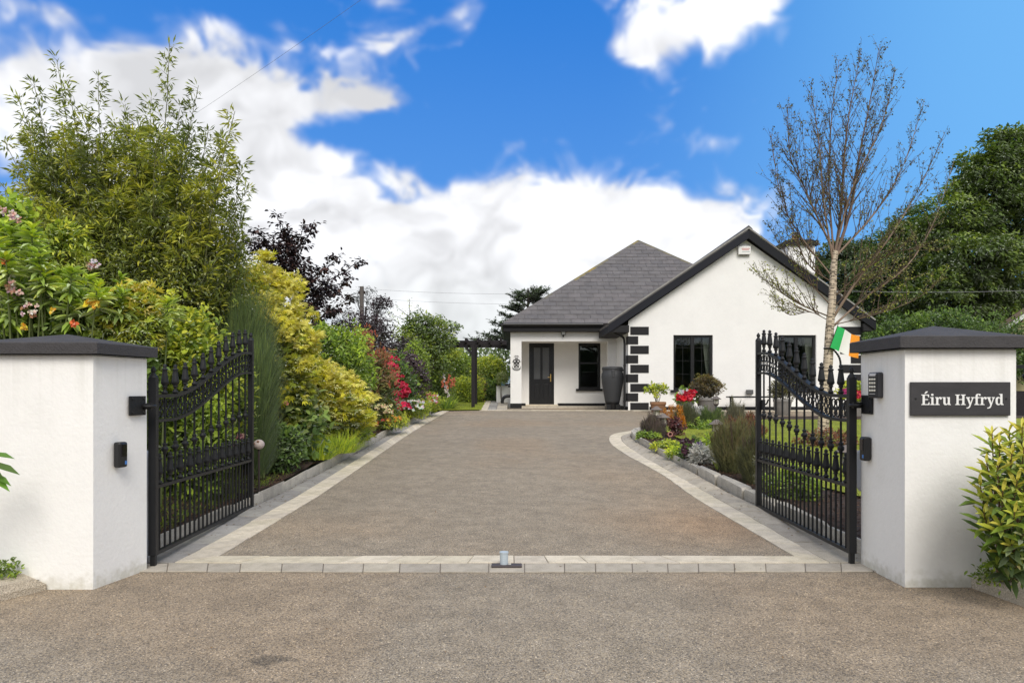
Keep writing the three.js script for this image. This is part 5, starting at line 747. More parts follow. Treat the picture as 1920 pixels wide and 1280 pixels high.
broom('broom', 'lower slope of fine green broom leaning over the bed behind the gate post', foot(486, 0, 8.7), EYE + (HORIZON - 590) / FOCAL * 8.7 - 0.1, 0.24, 8000, { seed: 141, wid: 0.0042 });
// ---------------------------------------------------------------- golden shrubs
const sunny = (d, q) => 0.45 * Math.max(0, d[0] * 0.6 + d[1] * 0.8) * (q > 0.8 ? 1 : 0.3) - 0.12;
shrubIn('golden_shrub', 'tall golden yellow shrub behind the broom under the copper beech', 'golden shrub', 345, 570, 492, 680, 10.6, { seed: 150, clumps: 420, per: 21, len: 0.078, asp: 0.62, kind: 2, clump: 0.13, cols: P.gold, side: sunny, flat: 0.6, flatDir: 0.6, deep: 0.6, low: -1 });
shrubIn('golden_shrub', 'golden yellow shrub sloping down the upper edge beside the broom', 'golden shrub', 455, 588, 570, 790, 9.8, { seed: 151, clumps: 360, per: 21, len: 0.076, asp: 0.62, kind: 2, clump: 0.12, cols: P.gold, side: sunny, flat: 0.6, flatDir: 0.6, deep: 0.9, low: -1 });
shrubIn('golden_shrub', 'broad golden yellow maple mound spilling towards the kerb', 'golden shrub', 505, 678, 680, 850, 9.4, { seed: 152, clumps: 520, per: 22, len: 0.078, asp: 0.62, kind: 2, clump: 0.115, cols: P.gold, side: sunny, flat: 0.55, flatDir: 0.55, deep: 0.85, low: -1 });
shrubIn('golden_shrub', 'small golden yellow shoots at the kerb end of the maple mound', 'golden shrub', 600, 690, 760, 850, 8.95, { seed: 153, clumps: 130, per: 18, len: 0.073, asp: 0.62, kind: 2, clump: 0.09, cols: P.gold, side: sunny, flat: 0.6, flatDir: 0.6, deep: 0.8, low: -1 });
{ const a = shrubIn('camellia', 'pale green large-leaved bush with one orange bud near the kerb', 'bush', 505, 600, 735, 880, 8.2, { seed: 154, clumps: 90, per: 12, len: 0.105, asp: 0.55, kind: 1, clump: 0.13, cols: tones([[0.08, 0.16, 0.025], [0.16, 0.26, 0.04], [0.25, 0.36, 0.06], [0.36, 0.42, 0.12]]), deep: 0.8, core: 0.3, stems: 16 }); seed(155); flowers(a.t, 'bud', [rel(a.t, at(536, 756, 7.85))], 0.034, [[0.75, 0.35, 0.2]], 8); }
shrubIn('ground_cover', 'low mixed green growth under the camellia and broom', 'ground cover', 478, 560, 800, 880, 8.5, { seed: 158, clumps: 150, per: 26, len: 0.06, asp: 0.5, kind: 1, clump: 0.09, cols: P.dark, deep: 0.9, low: -1, stems: 0 });
shrubIn('ground_cover', 'green leafy growth at the shaded foot of the golden maple mound', 'ground cover', 560, 690, 790, 862, 9.6, { seed: 159, clumps: 170, per: 26, len: 0.065, asp: 0.4, clump: 0.1, cols: P.mid, deep: 0.8, low: -1, stems: 0 });
function tussock(name, label, f, h, r, n, cols, o = {}) { seed(o.seed ?? 1); const t = thing(name, label, o.cat ?? 'grass clump', f, 0, o.group), L = new Leaves(); for (let k = 0; k < n; k++) { const a = rr(0, 6.28), q = Math.sqrt(rnd()) * r * 0.5, lean = rr(0.1, 0.95); L.strand([Math.cos(a) * q, 0, Math.sin(a) * q], unit([Math.cos(a) * lean + rr(-0.2, 0.2), 1, Math.sin(a) * lean + rr(-0.2, 0.2)]), h * rr(0.55, 1.15), o.wid ?? 0.009, cols(rnd()), rr(0.1, 0.7)); } part('blade', L.geo(), leafMat, t, n > 0 ? undefined : undefined); return t; }
tussock('grass_clump', 'bright green grassy clump at the foot of the golden maple mound', foot(632, 0, bedLeft(645, 8) - 0.75), 0.42, 0.5, 900, P.lushLime, { seed: 156 });
tussock('grass_clump', 'thin grassy tuft beside the camellia by the kerb', foot(600, 0, bedLeft(610, 8) - 0.4), 0.34, 0.3, 300, P.lushLime, { seed: 157 });
// ---------------------------------------------------------------- middle of the bed
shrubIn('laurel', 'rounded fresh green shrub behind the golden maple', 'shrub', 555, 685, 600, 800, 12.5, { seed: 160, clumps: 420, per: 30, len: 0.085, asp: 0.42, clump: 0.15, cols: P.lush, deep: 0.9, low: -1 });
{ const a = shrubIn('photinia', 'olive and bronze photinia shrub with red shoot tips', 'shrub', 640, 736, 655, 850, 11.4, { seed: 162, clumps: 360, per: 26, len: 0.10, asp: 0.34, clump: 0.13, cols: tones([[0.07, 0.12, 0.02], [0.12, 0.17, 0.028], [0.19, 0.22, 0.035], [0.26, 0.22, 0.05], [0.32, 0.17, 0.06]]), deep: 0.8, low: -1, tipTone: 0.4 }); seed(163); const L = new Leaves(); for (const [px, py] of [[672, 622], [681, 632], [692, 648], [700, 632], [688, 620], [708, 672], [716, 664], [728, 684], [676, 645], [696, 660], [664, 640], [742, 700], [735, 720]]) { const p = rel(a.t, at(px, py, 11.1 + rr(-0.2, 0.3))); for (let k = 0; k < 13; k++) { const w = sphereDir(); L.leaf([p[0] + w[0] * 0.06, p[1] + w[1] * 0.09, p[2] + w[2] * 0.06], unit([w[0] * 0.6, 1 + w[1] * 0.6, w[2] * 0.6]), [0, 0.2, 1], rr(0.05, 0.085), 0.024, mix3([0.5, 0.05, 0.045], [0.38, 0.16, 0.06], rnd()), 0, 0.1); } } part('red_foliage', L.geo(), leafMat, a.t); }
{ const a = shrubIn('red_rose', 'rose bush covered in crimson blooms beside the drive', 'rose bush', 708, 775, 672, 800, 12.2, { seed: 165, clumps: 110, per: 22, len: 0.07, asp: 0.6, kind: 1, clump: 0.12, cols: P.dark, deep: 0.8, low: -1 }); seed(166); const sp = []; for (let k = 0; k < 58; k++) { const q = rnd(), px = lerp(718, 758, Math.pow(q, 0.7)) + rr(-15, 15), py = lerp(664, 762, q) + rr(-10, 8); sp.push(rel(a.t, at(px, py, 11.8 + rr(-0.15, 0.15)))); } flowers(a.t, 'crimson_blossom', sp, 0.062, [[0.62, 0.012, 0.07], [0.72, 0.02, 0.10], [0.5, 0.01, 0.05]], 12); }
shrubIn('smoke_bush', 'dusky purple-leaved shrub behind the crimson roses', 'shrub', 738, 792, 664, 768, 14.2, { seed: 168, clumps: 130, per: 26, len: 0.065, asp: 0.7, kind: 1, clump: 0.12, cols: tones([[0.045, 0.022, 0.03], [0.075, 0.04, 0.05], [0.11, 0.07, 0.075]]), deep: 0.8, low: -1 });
{ // low daisies and small flowers along the kerb
  for (const [x0, x1, y0, d, lab, sd, bl, bc] of [[740, 800, 752, 13.6, 'low green cushion dotted with white daisies beside the drive kerb', 170, 40, [[0.8, 0.8, 0.76]]], [690, 760, 782, 11.9, 'low yellow-green cushion with small red flowers by the kerb', 171, 16, [[0.6, 0.06, 0.05], [0.8, 0.45, 0.06]]], [780, 826, 740, 15.8, 'low bed of mixed pink and orange flowers at the end of the kerb', 172, 34, [[0.62, 0.16, 0.22], [0.75, 0.3, 0.2], [0.8, 0.75, 0.7]]], [700, 740, 758, 12.3, 'feathery pale plume plant beneath the photinia', 173, 20, [[0.8, 0.7, 0.4]]]]) {
    const a = shrubIn('flower_cushion', lab, 'flowering plant', x0, x1, y0, null, d, { seed: sd, clumps: 120, per: 26, len: 0.06, asp: 0.24, clump: 0.09, cols: P.lime, deep: 1.0, low: -1, stems: 0, over: 0.6, lump: 0.5 }); seed(sd + 50); const sp = []; for (let k = 0; k < bl * 1.5; k++) sp.push(rel(a.t, at(rr(x0 + 4, x1 - 4), y0 + rr(-3, 16), d * (0.985 - 0.02 * rnd())))); flowers(a.t, 'blossom', sp, 0.034, bc, 7); }
}
{ const a = shrubIn('cream_shrub', 'cream-tipped variegated sprays between the golden maple and photinia', 'shrub', 645, 690, 700, 800, 10.3, { seed: 176, clumps: 90, per: 22, len: 0.055, asp: 0.4, clump: 0.1, cols: tones([[0.2, 0.24, 0.04], [0.6, 0.52, 0.22], [0.75, 0.66, 0.45]]), low: -1 }); }
// ---------------------------------------------------------------- trees with limbs: grown branch by branch
function limb(S, a, b, r0, r1, sag = 0, n = 7, wob = 0.06) { const pts = [], L = a.distanceTo(b); for (let i = 0; i <= n; i++) { const u = i / n, p = a.clone().lerp(b, u); p.y -= sag * Math.sin(u * Math.PI) * L; if (i && i < n) { p.x += rr(-wob, wob) * L * 0.25; p.y += rr(-wob, wob) * L * 0.2; p.z += rr(-wob, wob) * L * 0.25; } pts.push(p); } S.add(pts, r0, r1, r0 > 0.03 ? 8 : r0 > 0.008 ? 5 : 3); return pts; }
const walk = (pts, u) => { const f = clamp(u, 0, 0.9999) * (pts.length - 1), i = Math.floor(f); return pts[i].clone().lerp(pts[i + 1], f - i); };
{ // copper beech
  const d = 13.2, f = foot(560, 0, d), t = thing('copper_beech', 'young copper beech with near-black leaves reaching out over the golden shrubs', 'beech', f); seed(180); const S = new Stems(), L = new Leaves(), T = (px, py, dz = 0) => { const p = at(px, py, d + dz); return V(p.x - f[0], p.y - f[1], p.z - f[2]); };
  const tr = limb(S, V(0, 0, 0), T(548, 470), 0.06, 0.02, 0, 8, 0.03); part('trunk', S.geo(), barkDark, t);
  const B = new Stems(), ends = [[640, 478, 0.2], [684, 488, -0.3], [660, 520, 0], [668, 555, -0.5], [640, 540, 0.5], [640, 575, 0], [590, 412, 0.1], [570, 420, -0.3], [518, 400, 0], [480, 432, 0.2], [455, 445, -0.2], [500, 450, -0.6], [470, 470, 0.3], [540, 440, 0.4], [610, 500, -0.5], [600, 600, -0.2], [620, 530, 0.6], [520, 470, -0.4], [575, 520, 0.2], [645, 600, 0.1], [560, 560, -0.5], [600, 560, 0.4], [580, 480, -0.2], [535, 430, -0.1]];
  ends.forEach(([px, py, dz], k) => { const e = T(px, py, dz), s = walk(tr, clamp(0.35 + (640 - py) / 420 + rr(-0.05, 0.05), 0.3, 0.95)), pts = limb(B, s, e, 0.016, 0.004, -0.05, 7, 0.12), sparse = [1, 6, 8].includes(k) ? 0.6 : 1; for (let i = 0; i < 26; i++) { const u = rr(0.2, 1), p = walk(pts, u), a = sphereDir(), q = p.clone().add(V(a[0] * 0.26, a[1] * 0.12 + 0.03, a[2] * 0.3).multiplyScalar(1.15 - 0.6 * u)); limb(B, p, q, 0.004, 0.002, 0, 2, 0.1); for (let m = 0; m < 7 * sparse; m++) { const v = rnd(), w = sphereDir(); L.leaf([lerp(p.x, q.x, v) + w[0] * 0.03, lerp(p.y, q.y, v) + w[1] * 0.03, lerp(p.z, q.z, v) + w[2] * 0.03], unit([a[0] + w[0] * 0.8, a[1] * 0.5 + w[1] * 0.6 - 0.25, a[2] + w[2] * 0.8]), unit([w[1] * 0.6, 1, w[0] * 0.6]), rr(0.055, 0.085), rr(0.038, 0.055), P.bronze(rnd()), 1, 0.1); } } });
  part('branch', B.geo(), barkDark, t); part('foliage', L.geo(), M('copper_leaf', [1, 1, 1], 0.6, { vertexColors: true, side: THREE.DoubleSide }), t);
  // a bare bronze shoot standing up through it
}
// purple tree by the pole, leafy tree round the pergola
function crownTree(name, label, d, fx, crownSpec, o) { seed(o.seed); const f = foot(fx, 0, d), t = thing(name, label, o.cat ?? 'tree', f, 0, o.group), S = new Stems(), L = new Leaves(), T = (px, py, dz = 0) => { const p = at(px, py, d + dz); return V(p.x - f[0], p.y - f[1], p.z - f[2]); };
  let top = -1e9; const blobs = crownSpec.map(([px, py, rx, ry, dz = 0, tone = 0]) => { const c = T(px, py, dz); top = Math.max(top, c.y); return { c, rx: sz(rx, d), ry: sz(ry, d), tone }; });
  const mid = blobs.reduce((s, b) => s.add(b.c), V()).multiplyScalar(1 / blobs.length), tr = limb(S, V(0, -0.2, 0), V(mid.x, Math.max(0.5, mid.y * 0.95), mid.z), o.trunk ?? 0.12, (o.trunk ?? 0.12) * 0.4, 0, 6, 0.05);
  part('trunk', S.geo(), o.bark ?? barkDark, t); const B = new Stems();
  for (const b of blobs) {
    const s = walk(tr, clamp(b.c.y / Math.max(0.6, mid.y) * 0.62, 0.25, 0.95)), br = limb(B, s, b.c, (o.trunk ?? 0.12) * 0.35, 0.012, -0.04, 6, 0.14);
    const vol = (b.rx * b.rx * b.ry), n = Math.round(o.density * Math.cbrt(vol) ** 2) + 5;
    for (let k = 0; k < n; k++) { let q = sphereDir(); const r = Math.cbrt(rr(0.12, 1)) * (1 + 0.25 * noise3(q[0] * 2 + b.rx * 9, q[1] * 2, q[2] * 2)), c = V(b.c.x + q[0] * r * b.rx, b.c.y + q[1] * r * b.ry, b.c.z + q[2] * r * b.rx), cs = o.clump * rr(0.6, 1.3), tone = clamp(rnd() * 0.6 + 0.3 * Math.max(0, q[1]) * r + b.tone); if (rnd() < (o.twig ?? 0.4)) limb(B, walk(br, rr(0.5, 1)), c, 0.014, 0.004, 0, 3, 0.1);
      for (let i = 0; i < o.per; i++) { const w = R3(cs), e = sphereDir(), dir = unit([q[0] * 0.5 + e[0], q[1] * 0.3 + e[1] * 0.6 - (o.droop ?? 0.15), q[2] * 0.5 + e[2]]); L.leaf([c.x + w[0], c.y + w[1] * 0.55, c.z + w[2]], dir, unit([e[1] * 0.6, 1, e[0] * 0.6]), o.len * rr(0.7, 1.3), o.len * (o.asp ?? 0.45) * rr(0.8, 1.2), o.cols(clamp(tone + rr(-0.2, 0.2))), o.kind ?? 0, 0.12); } }
  }
  part('branch', B.geo(), o.bark ?? barkDark, t); part('crown', L.geo(), o.mat ?? leafMat, t); return t; }
crownTree('purple_tree', 'dark purple-leaved tree in front of the utility pole', 30, 680, [[668, 612, 22, 26], [695, 604, 20, 22, 0.6], [712, 622, 22, 30, -0.5], [690, 640, 34, 26, 0.3], [716, 570, 11, 12, 0.2]], { seed: 190, density: 80, per: 34, len: 0.13, asp: 0.5, clump: 0.4, cols: P.purple, twig: 0.5 });
crownTree('purple_shrub', 'low dusky purple bush at the back between photinia and pergola', 22, 745, [[748, 658, 30, 26], [724, 662, 26, 24, 0.3]], { seed: 191, density: 100, per: 44, len: 0.1, asp: 0.5, clump: 0.3, cols: P.purple, trunk: 0.06, cat: 'shrub' });
crownTree('sparse_tree', 'thin open grey-green tree just behind the utility pole', 52, 690, [[668, 560, 16, 16], [705, 575, 22, 18], [712, 568, 12, 10], [688, 545, 10, 10], [655, 585, 10, 10]], { seed: 192, density: 16, per: 22, len: 0.16, asp: 0.4, clump: 0.5, cols: tones([[0.06, 0.07, 0.06], [0.09, 0.1, 0.08]]), twig: 1 });
crownTree('climbing_rose', 'leafy green climber heaped over the timber pergola post', 23.6, 800, [[790, 640, 44, 30], [822, 628, 32, 28, 0.2], [775, 655, 38, 30, -0.3], [800, 610, 34, 24], [835, 640, 20, 20], [795, 690, 16, 46], [812, 680, 22, 34, -0.3], [765, 630, 20, 18], [770, 606, 12, 10]], { seed: 193, density: 120, per: 36, len: 0.105, asp: 0.5, clump: 0.26, cols: P.hedge, trunk: 0.06, twig: 0.6, kind: 0 });
{ const p = foot(795, 0, 23.6), t = thing('climber_shoot', 'thin bare shoots arching up from the climber into the sky', 'climber shoot', p); seed(194); const S = new Stems(), L = new Leaves(), T = (px, py) => { const q = at(px, py, 23.5); return V(q.x - p[0], q.y - p[1], q.z - p[2]); }; for (const [a, b] of [[[775, 615], [728, 588]], [[780, 610], [742, 576]], [[800, 600], [780, 574]], [[768, 600], [768, 560]], [[820, 610], [832, 592]], [[760, 620], [732, 596]]]) { const pts = limb(S, T(...a), T(...b), 0.012, 0.005, -0.1, 6, 0.1); for (let k = 0; k < 26; k++) { const q = walk(pts, rnd()), w = sphereDir(); L.leaf([q.x + w[0] * 0.04, q.y + w[1] * 0.04, q.z + w[2] * 0.04], w, [0, 1, 0.3], 0.07, 0.035, P.hedge(rnd()), 0, 0.1); } } part('stem', S.geo(), barkBrown, t); part('foliage', L.geo(), leafMat, t); }
// background garden
for (const [x0, x1, y0, yb, d, cols, lab, sd, len] of [
  [770, 850, 672, 770, 25, P.hedge, 'green flowering shrub under the pergola beside the far lawn', 200, 0.09],
  [846, 905, 706, 756, 27.5, P.lime, 'clipped bright green rounded shrub behind the pergola post', 201, 0.075],
  [850, 955, 672, 750, 31, P.hedge, 'tall mixed green hedge closing the far garden', 202, 0.11],
  [792, 880, 652, 740, 30, P.mid, 'green hedge beyond the lawn under the pergola beam', 203, 0.11],
  [800, 860, 648, 690, 29, P.lime, 'yellow-green shrub top just below the pergola beam', 204, 0.1],
  [892, 945, 676, 712, 29, P.lime, 'yellow-green shrub above the path end', 205, 0.1],
  [895, 935, 715, 765, 28.5, P.dark, 'dark low shrub at the end of the side path', 206, 0.09],
  [740, 795, 690, 770, 17.5, P.mid, 'green leafy perennial patch behind the crimson roses', 207, 0.08],
  [760, 800, 650, 720, 21, P.mid, 'upright green shrub between purple bush and pergola', 208, 0.08],
]) shrubIn('garden_shrub', lab, 'shrub', x0, x1, y0, yb, d, { seed: sd, clumps: 200, per: 34, len, asp: 0.45, clump: sz(11, d), cols, deep: 0.7, low: -1, stems: 5 });
tussock('day_lily', 'arching strap-leaved clump at the edge of the far lawn', foot(832, 0, 23.4), 0.62, 0.5, 240, P.lush, { seed: 210, wid: 0.035, cat: 'perennial' });
tussock('fern', 'feathery green fern clump under the pergola', foot(782, 0, bedLeft(790, 19.5)), 0.7, 0.6, 300, P.lushLime, { seed: 211, wid: 0.025, cat: 'fern' });
{ const f = foot(838, 0, 23.4), t = thing('red_poker', 'tall orange-red flower spikes beside white plumes at the far lawn', 'flower', f); seed(212); const S = new Stems(), red = [], wht = []; for (const [px, py, c] of [[842, 703, 0], [847, 712, 0], [851, 708, 0], [838, 716, 0], [833, 702, 1], [836, 722, 1], [830, 712, 0], [840, 730, 1]]) { const p = rel(t, at(px, py, 23.3)); S.add([V(p[0] * 0.8, 0, 0), V(...p)], 0.008, 0.006, 4); for (let k = 0; k < 9; k++) (c ? wht : red).push([p[0] + rr(-0.03, 0.03), p[1] - k * 0.028, p[2]]); } part('stalk', S.geo(), barkGreen, t); flowers(t, 'red_blossom', red, 0.032, [[0.55, 0.12, 0.07], [0.7, 0.22, 0.1]], 7); flowers(t, 'white_blossom', wht, 0.03, [[0.75, 0.7, 0.66]], 7); }
crownTree('bronze_shrub', 'small rust-coloured shrub beside the pergola post', 28, 897, [[897, 722, 10, 18], [899, 740, 9, 14]], { seed: 213, density: 120, per: 30, len: 0.08, asp: 0.4, clump: 0.16, cols: P.russet, trunk: 0.03, cat: 'shrub' });
{ const L = new Leaves(); seed(214); for (let k = 0; k < 26000; k++) { const x = rr(-70, 40), ridge = 6.5 + 3.2 * fbm(x * 0.06, 2, 1, 3) + 1.6 * noise3(x * 0.3, 5, 2), y = rr(0, 1) * ridge, z = -110 + rr(-4, 4), w = sphereDir(); L.leaf([x, y, z], w, [0, 1, 0.4], rr(0.5, 0.9), rr(0.3, 0.5), P.far(clamp(rnd() * 0.7 + 0.3 * y / ridge)), 0, 0.1); } tag(part('treeline', L.geo(), leafMat, scene), 'far dark green wood closing the view beyond the hedge', 'wood', null, 'stuff'); }
{ // open conifer behind the house
  const d = 38, f = foot(985, 0, d), t = thing('cedar', 'open dark cedar showing past the corner of the house roof', 'conifer', f); seed(215); const S = new Stems(), B = new Stems(), L = new Leaves(), T = (px, py, dz = 0) => { const p = at(px, py, d + dz); return V(p.x - f[0], p.y - f[1], p.z - f[2]); }; const tr = limb(S, V(0, 0, 0), T(990, 540), 0.2, 0.03, 0, 8, 0.02); part('trunk', S.geo(), barkDark, t);
  for (const [px, py] of [[962, 556], [1022, 546], [1008, 542], [950, 575], [925, 604], [945, 590], [972, 548], [1015, 560], [905, 626], [930, 622], [915, 634], [940, 630], [955, 600], [880, 636], [900, 640], [968, 570], [1000, 553]]) { const e = T(px, py, rr(-1, 1)), s = walk(tr, clamp((e.y - 0.5) / T(990, 540).y, 0.1, 0.97)), pts = limb(B, s, e, 0.05, 0.012, 0.03, 6, 0.1); for (let k = 0; k < 46; k++) { const p = walk(pts, rr(0.4, 1)), a = rr(0, 6.28), q = V(p.x + Math.cos(a) * 0.45, p.y + rr(-0.05, 0.25), p.z + Math.sin(a) * 0.45); limb(B, p, q, 0.012, 0.006, 0, 2, 0.05); for (let m = 0; m < 14; m++) { const v = rnd(), w = sphereDir(); L.leaf([lerp(p.x, q.x, v), lerp(p.y, q.y, v), lerp(p.z, q.z, v)], unit([w[0], w[1] * 0.5 + 0.3, w[2]]), [0, 1, 0.2], rr(0.09, 0.16), 0.05, P.far(rnd() * 0.5), 0, 0); } } }
  part('branch', B.geo(), barkDark, t); part('foliage', L.geo(), leafMat, t);
}
// ---------------------------------------------------------------- dark trees behind the house and pillar
crownTree('broadleaf_tree', 'tall dark green tree with bare limbs showing, beyond the name sign pillar', 36, 1850, [[1880, 330, 70, 60], [1835, 385, 60, 60], [1790, 420, 55, 50, -1], [1900, 440, 80, 70, 1], [1760, 480, 55, 60], [1830, 500, 80, 60, -1.5], [1920, 540, 90, 70], [1780, 560, 80, 60, -1], [1860, 590, 100, 60], [1730, 600, 60, 50], [1890, 268, 40, 25], [1925, 300, 50, 60], [1850, 320, 30, 25, 0.5], [1960, 400, 70, 90]], { seed: 220, density: 30, per: 84, len: 0.24, asp: 0.42, clump: 0.62, cols: tones([[0.075, 0.123, 0.015], [0.129, 0.210, 0.021], [0.215, 0.305, 0.026], [0.322, 0.420, 0.033]]), trunk: 0.35, twig: 0.5, droop: 0.3 });
crownTree('broadleaf_tree', 'dark green tree standing between the birch crown and the tallest tree', 40, 1720, [[1715, 430, 40, 45], [1690, 470, 50, 50], [1740, 450, 40, 40, 1], [1660, 510, 55, 50, -1], [1720, 530, 70, 55], [1690, 590, 70, 55], [1640, 575, 55, 50]], { seed: 221, density: 34, per: 72, len: 0.23, asp: 0.42, clump: 0.62, cols: P.dark, trunk: 0.3, twig: 0.5, droop: 0.3 });
crownTree('broadleaf_tree', 'mid green tree just behind the chimney and birch trunk', 43, 1600, [[1570, 480, 40, 30], [1610, 490, 45, 40], [1560, 520, 45, 40, -1], [1620, 540, 50, 45], [1590, 575, 60, 50], [1645, 600, 40, 45], [1545, 500, 25, 25], [1600, 620, 60, 60]], { seed: 222, density: 36, per: 60, len: 0.22, asp: 0.42, clump: 0.6, cols: P.far, trunk: 0.25, twig: 0.5 });
shrubIn('dark_hedge', 'dark evergreen undergrowth at the foot of the tall trees', 'hedge', 1590, 1960, 585, 740, 29, { seed: 223, clumps: 420, per: 46, len: 0.15, asp: 0.45, clump: 0.4, cols: P.dark, deep: 0.25, low: -1, lump: 0.15, stems: 8 });
// ---------------------------------------------------------------- birch
{
  const d = 14.6, f0 = onGround(1543, 818, 0.05), f = [f0.x, gy(-f0.z) + 0.02, f0.z], D = -f0.z, t = thing('birch_tree', 'slender pale birch with sparse small leaves standing on the lawn before the gable', 'birch', f); seed(230);
  const T = (px, py, dz = 0) => { const p = at(px, py, D + dz); return V(p.x - f[0], p.y - f[1], p.z - f[2]); }, S = new Stems(), L = new Leaves(), W = new Stems();
  const pts = [V(0, -0.1, 0), T(1547, 740), T(1553, 680), T(1556, 620), T(1561, 560), T(1564, 500), T(1567, 470)]; const smooth = new THREE.CatmullRomCurve3(pts).getPoints(26); S.add(smooth, 0.105, 0.05, 12); part('trunk', S.geo(), barkBirch, t);
  const mains = [
    [[[1566, 480], [1577, 400], [1583, 300], [1594, 205], [1616, 92]], 0.042, 0], [[[1566, 486], [1596, 390], [1612, 290], [1630, 200], [1650, 84]], 0.045, 0.25], [[[1563, 470], [1530, 400], [1508, 350], [1484, 300], [1476, 205]], 0.03, -0.3], [[[1560, 600], [1605, 530], [1665, 450], [1720, 360], [1772, 250]], 0.04, -0.4], [[[1559, 615], [1620, 560], [1700, 500], [1750, 420], [1790, 300]], 0.03, 0.6],
    [[[1552, 592], [1500, 570], [1460, 545], [1416, 512]], 0.018, -0.5], [[[1556, 570], [1510, 520], [1470, 470], [1440, 420]], 0.018, 0.5], [[[1562, 520], [1500, 440], [1468, 380], [1445, 250]], 0.022, 0.4], [[[1564, 500], [1545, 380], [1535, 260], [1520, 160]], 0.028, -0.2], [[[1568, 480], [1640, 400], [1690, 320], [1735, 185]], 0.03, 0.2], [[[1566, 470], [1600, 350], [1655, 230], [1680, 130]], 0.028, -0.4], [[[1560, 560], [1630, 500], [1690, 470], [1760, 470]], 0.02, -0.6], [[[1560, 580], [1600, 540], [1650, 520], [1720, 525]], 0.016, 0.5], [[[1553, 600], [1520, 585], [1480, 590], [1450, 560]], 0.012, 0.4], [[[1565, 490], [1555, 350], [1560, 220], [1574, 110]], 0.028, 0.5], [[[1558, 610], [1640, 590], [1720, 560], [1770, 520]], 0.016, 0.2], [[[1562, 530], [1520, 500], [1490, 440], [1460, 330]], 0.018, 0.1],
  ];
  const bare = (p) => 0.75;
  const leafy = (p, dir, low) => { const n = 1; for (let m = 0; m < n; m++) { const w = sphereDir(); L.leaf([p.x + w[0] * 0.02, p.y + w[1] * 0.02, p.z + w[2] * 0.02], unit([w[0], w[1] - 0.3, w[2]]), unit([w[1], 0.8, w[2] + 0.4]), rr(0.03, 0.05), rr(0.022, 0.034), mix3(mix3([0.07, 0.06, 0.02], [0.14, 0.15, 0.025], rnd()), [0.42, 0.44, 0.045], low * rnd()), 1, 0.1); } };
  mains.forEach(([pp, r, dz], k) => {
    const B = new Stems(), c = new THREE.CatmullRomCurve3(pp.map(([x, y], i) => T(x, y, dz * i / (pp.length - 1) * 1.6))).getPoints(14); B.add(c, r * 0.72, 0.003, 6); part('branch', B.geo(), k < 2 ? M('upper_birch_bark', [0.17, 0.115, 0.09], 0.85) : r > 0.02 ? barkLimb : barkTwig, t);
    const len = pp.length > 4 ? 1 : 0.75, n = Math.round((k >= 3 && k < 7 || k === 11 || k === 12 || k === 13 || k >= 15 ? 34 : 58) * len);
    for (let i = 0; i < n; i++) {
      const u = lerp(0.12, 0.98, (i + rnd()) / n), p = walk(c, u), q2 = walk(c, u + 0.06), ax = q2.clone().sub(p).normalize(), s = sphereDir(), dir = V(ax.x * 0.9 + s[0] * 0.75, ax.y * 0.9 + Math.abs(s[1]) * 0.35 + 0.15, ax.z * 0.9 + s[2] * 0.75).normalize(), l = lerp(1.7, 0.4, u) * rr(0.35, 1.0) * len, e = p.clone().addScaledVector(dir, l).add(V(0, l * 0.12, 0)), low = sstep(4.6, 2.4, p.y), tw = limb(W, p, e, 0.007 * (1.2 - u) + 0.0025, 0.0016, 0, 5, 0.1);
      const m = Math.round(3 + l * 5);
      for (let j = 0; j < m; j++) { const v = rr(0.15, 1), a = walk(tw, v), s2 = sphereDir(), dd = V(dir.x + s2[0] * 0.7, dir.y + s2[1] * 0.4 + 0.1, dir.z + s2[2] * 0.7).normalize(), b = a.clone().addScaledVector(dd, rr(0.08, 0.3) * l * 0.8); limb(W, a, b, 0.003, 0.0018, 0, 2, 0.1); for (let y = 0; y < 1 + (rnd() < 0.7 ? 1 : 0); y++) leafy(walk([a, b], rr(0.2, 1)), dd, low); if (low > 0.6 && rnd() < 0.35) leafy(b, dd, low); }
    }
  });
  part('twig', W.geo(), barkTwig, t); part('foliage', L.geo(), leafMat, t);
  part('trunk_tie', merge([place(new THREE.TorusGeometry(0.085, 0.016, 6, 18), T(1555, 653).x, T(1555, 653).y, 0, Math.PI / 2)]), plasticBlack, t);
  // twisted black rope hanging from the tie
  { const g = []; const a = T(1560, 652, -0.1), b = T(1576, 684, -0.12); for (let s = 0; s < 2; s++) { const q = []; for (let k = 0; k <= 24; k++) { const u = k / 24, p = a.clone().lerp(b, u), w = u * 26 + s * Math.PI; p.x += 0.012 * Math.cos(w) + 0.05 * Math.sin(u * 3); p.z += 0.012 * Math.sin(w); q.push(p); } g.push(tube(q, 0.011, 40, 5)); } part('tie_rope', merge(g), plasticBlack, t); }
  // the flag
  const fd = D - 0.16, P0 = at(1571, 611, fd), P1 = at(1556, 651, fd), P2 = at(1611, 631, fd), P3 = at(1609, 673, fd), tf = thing('flag', 'small green, white and orange striped flag fixed to the birch trunk', 'flag', P1), r = (p) => p.clone().sub(P1);
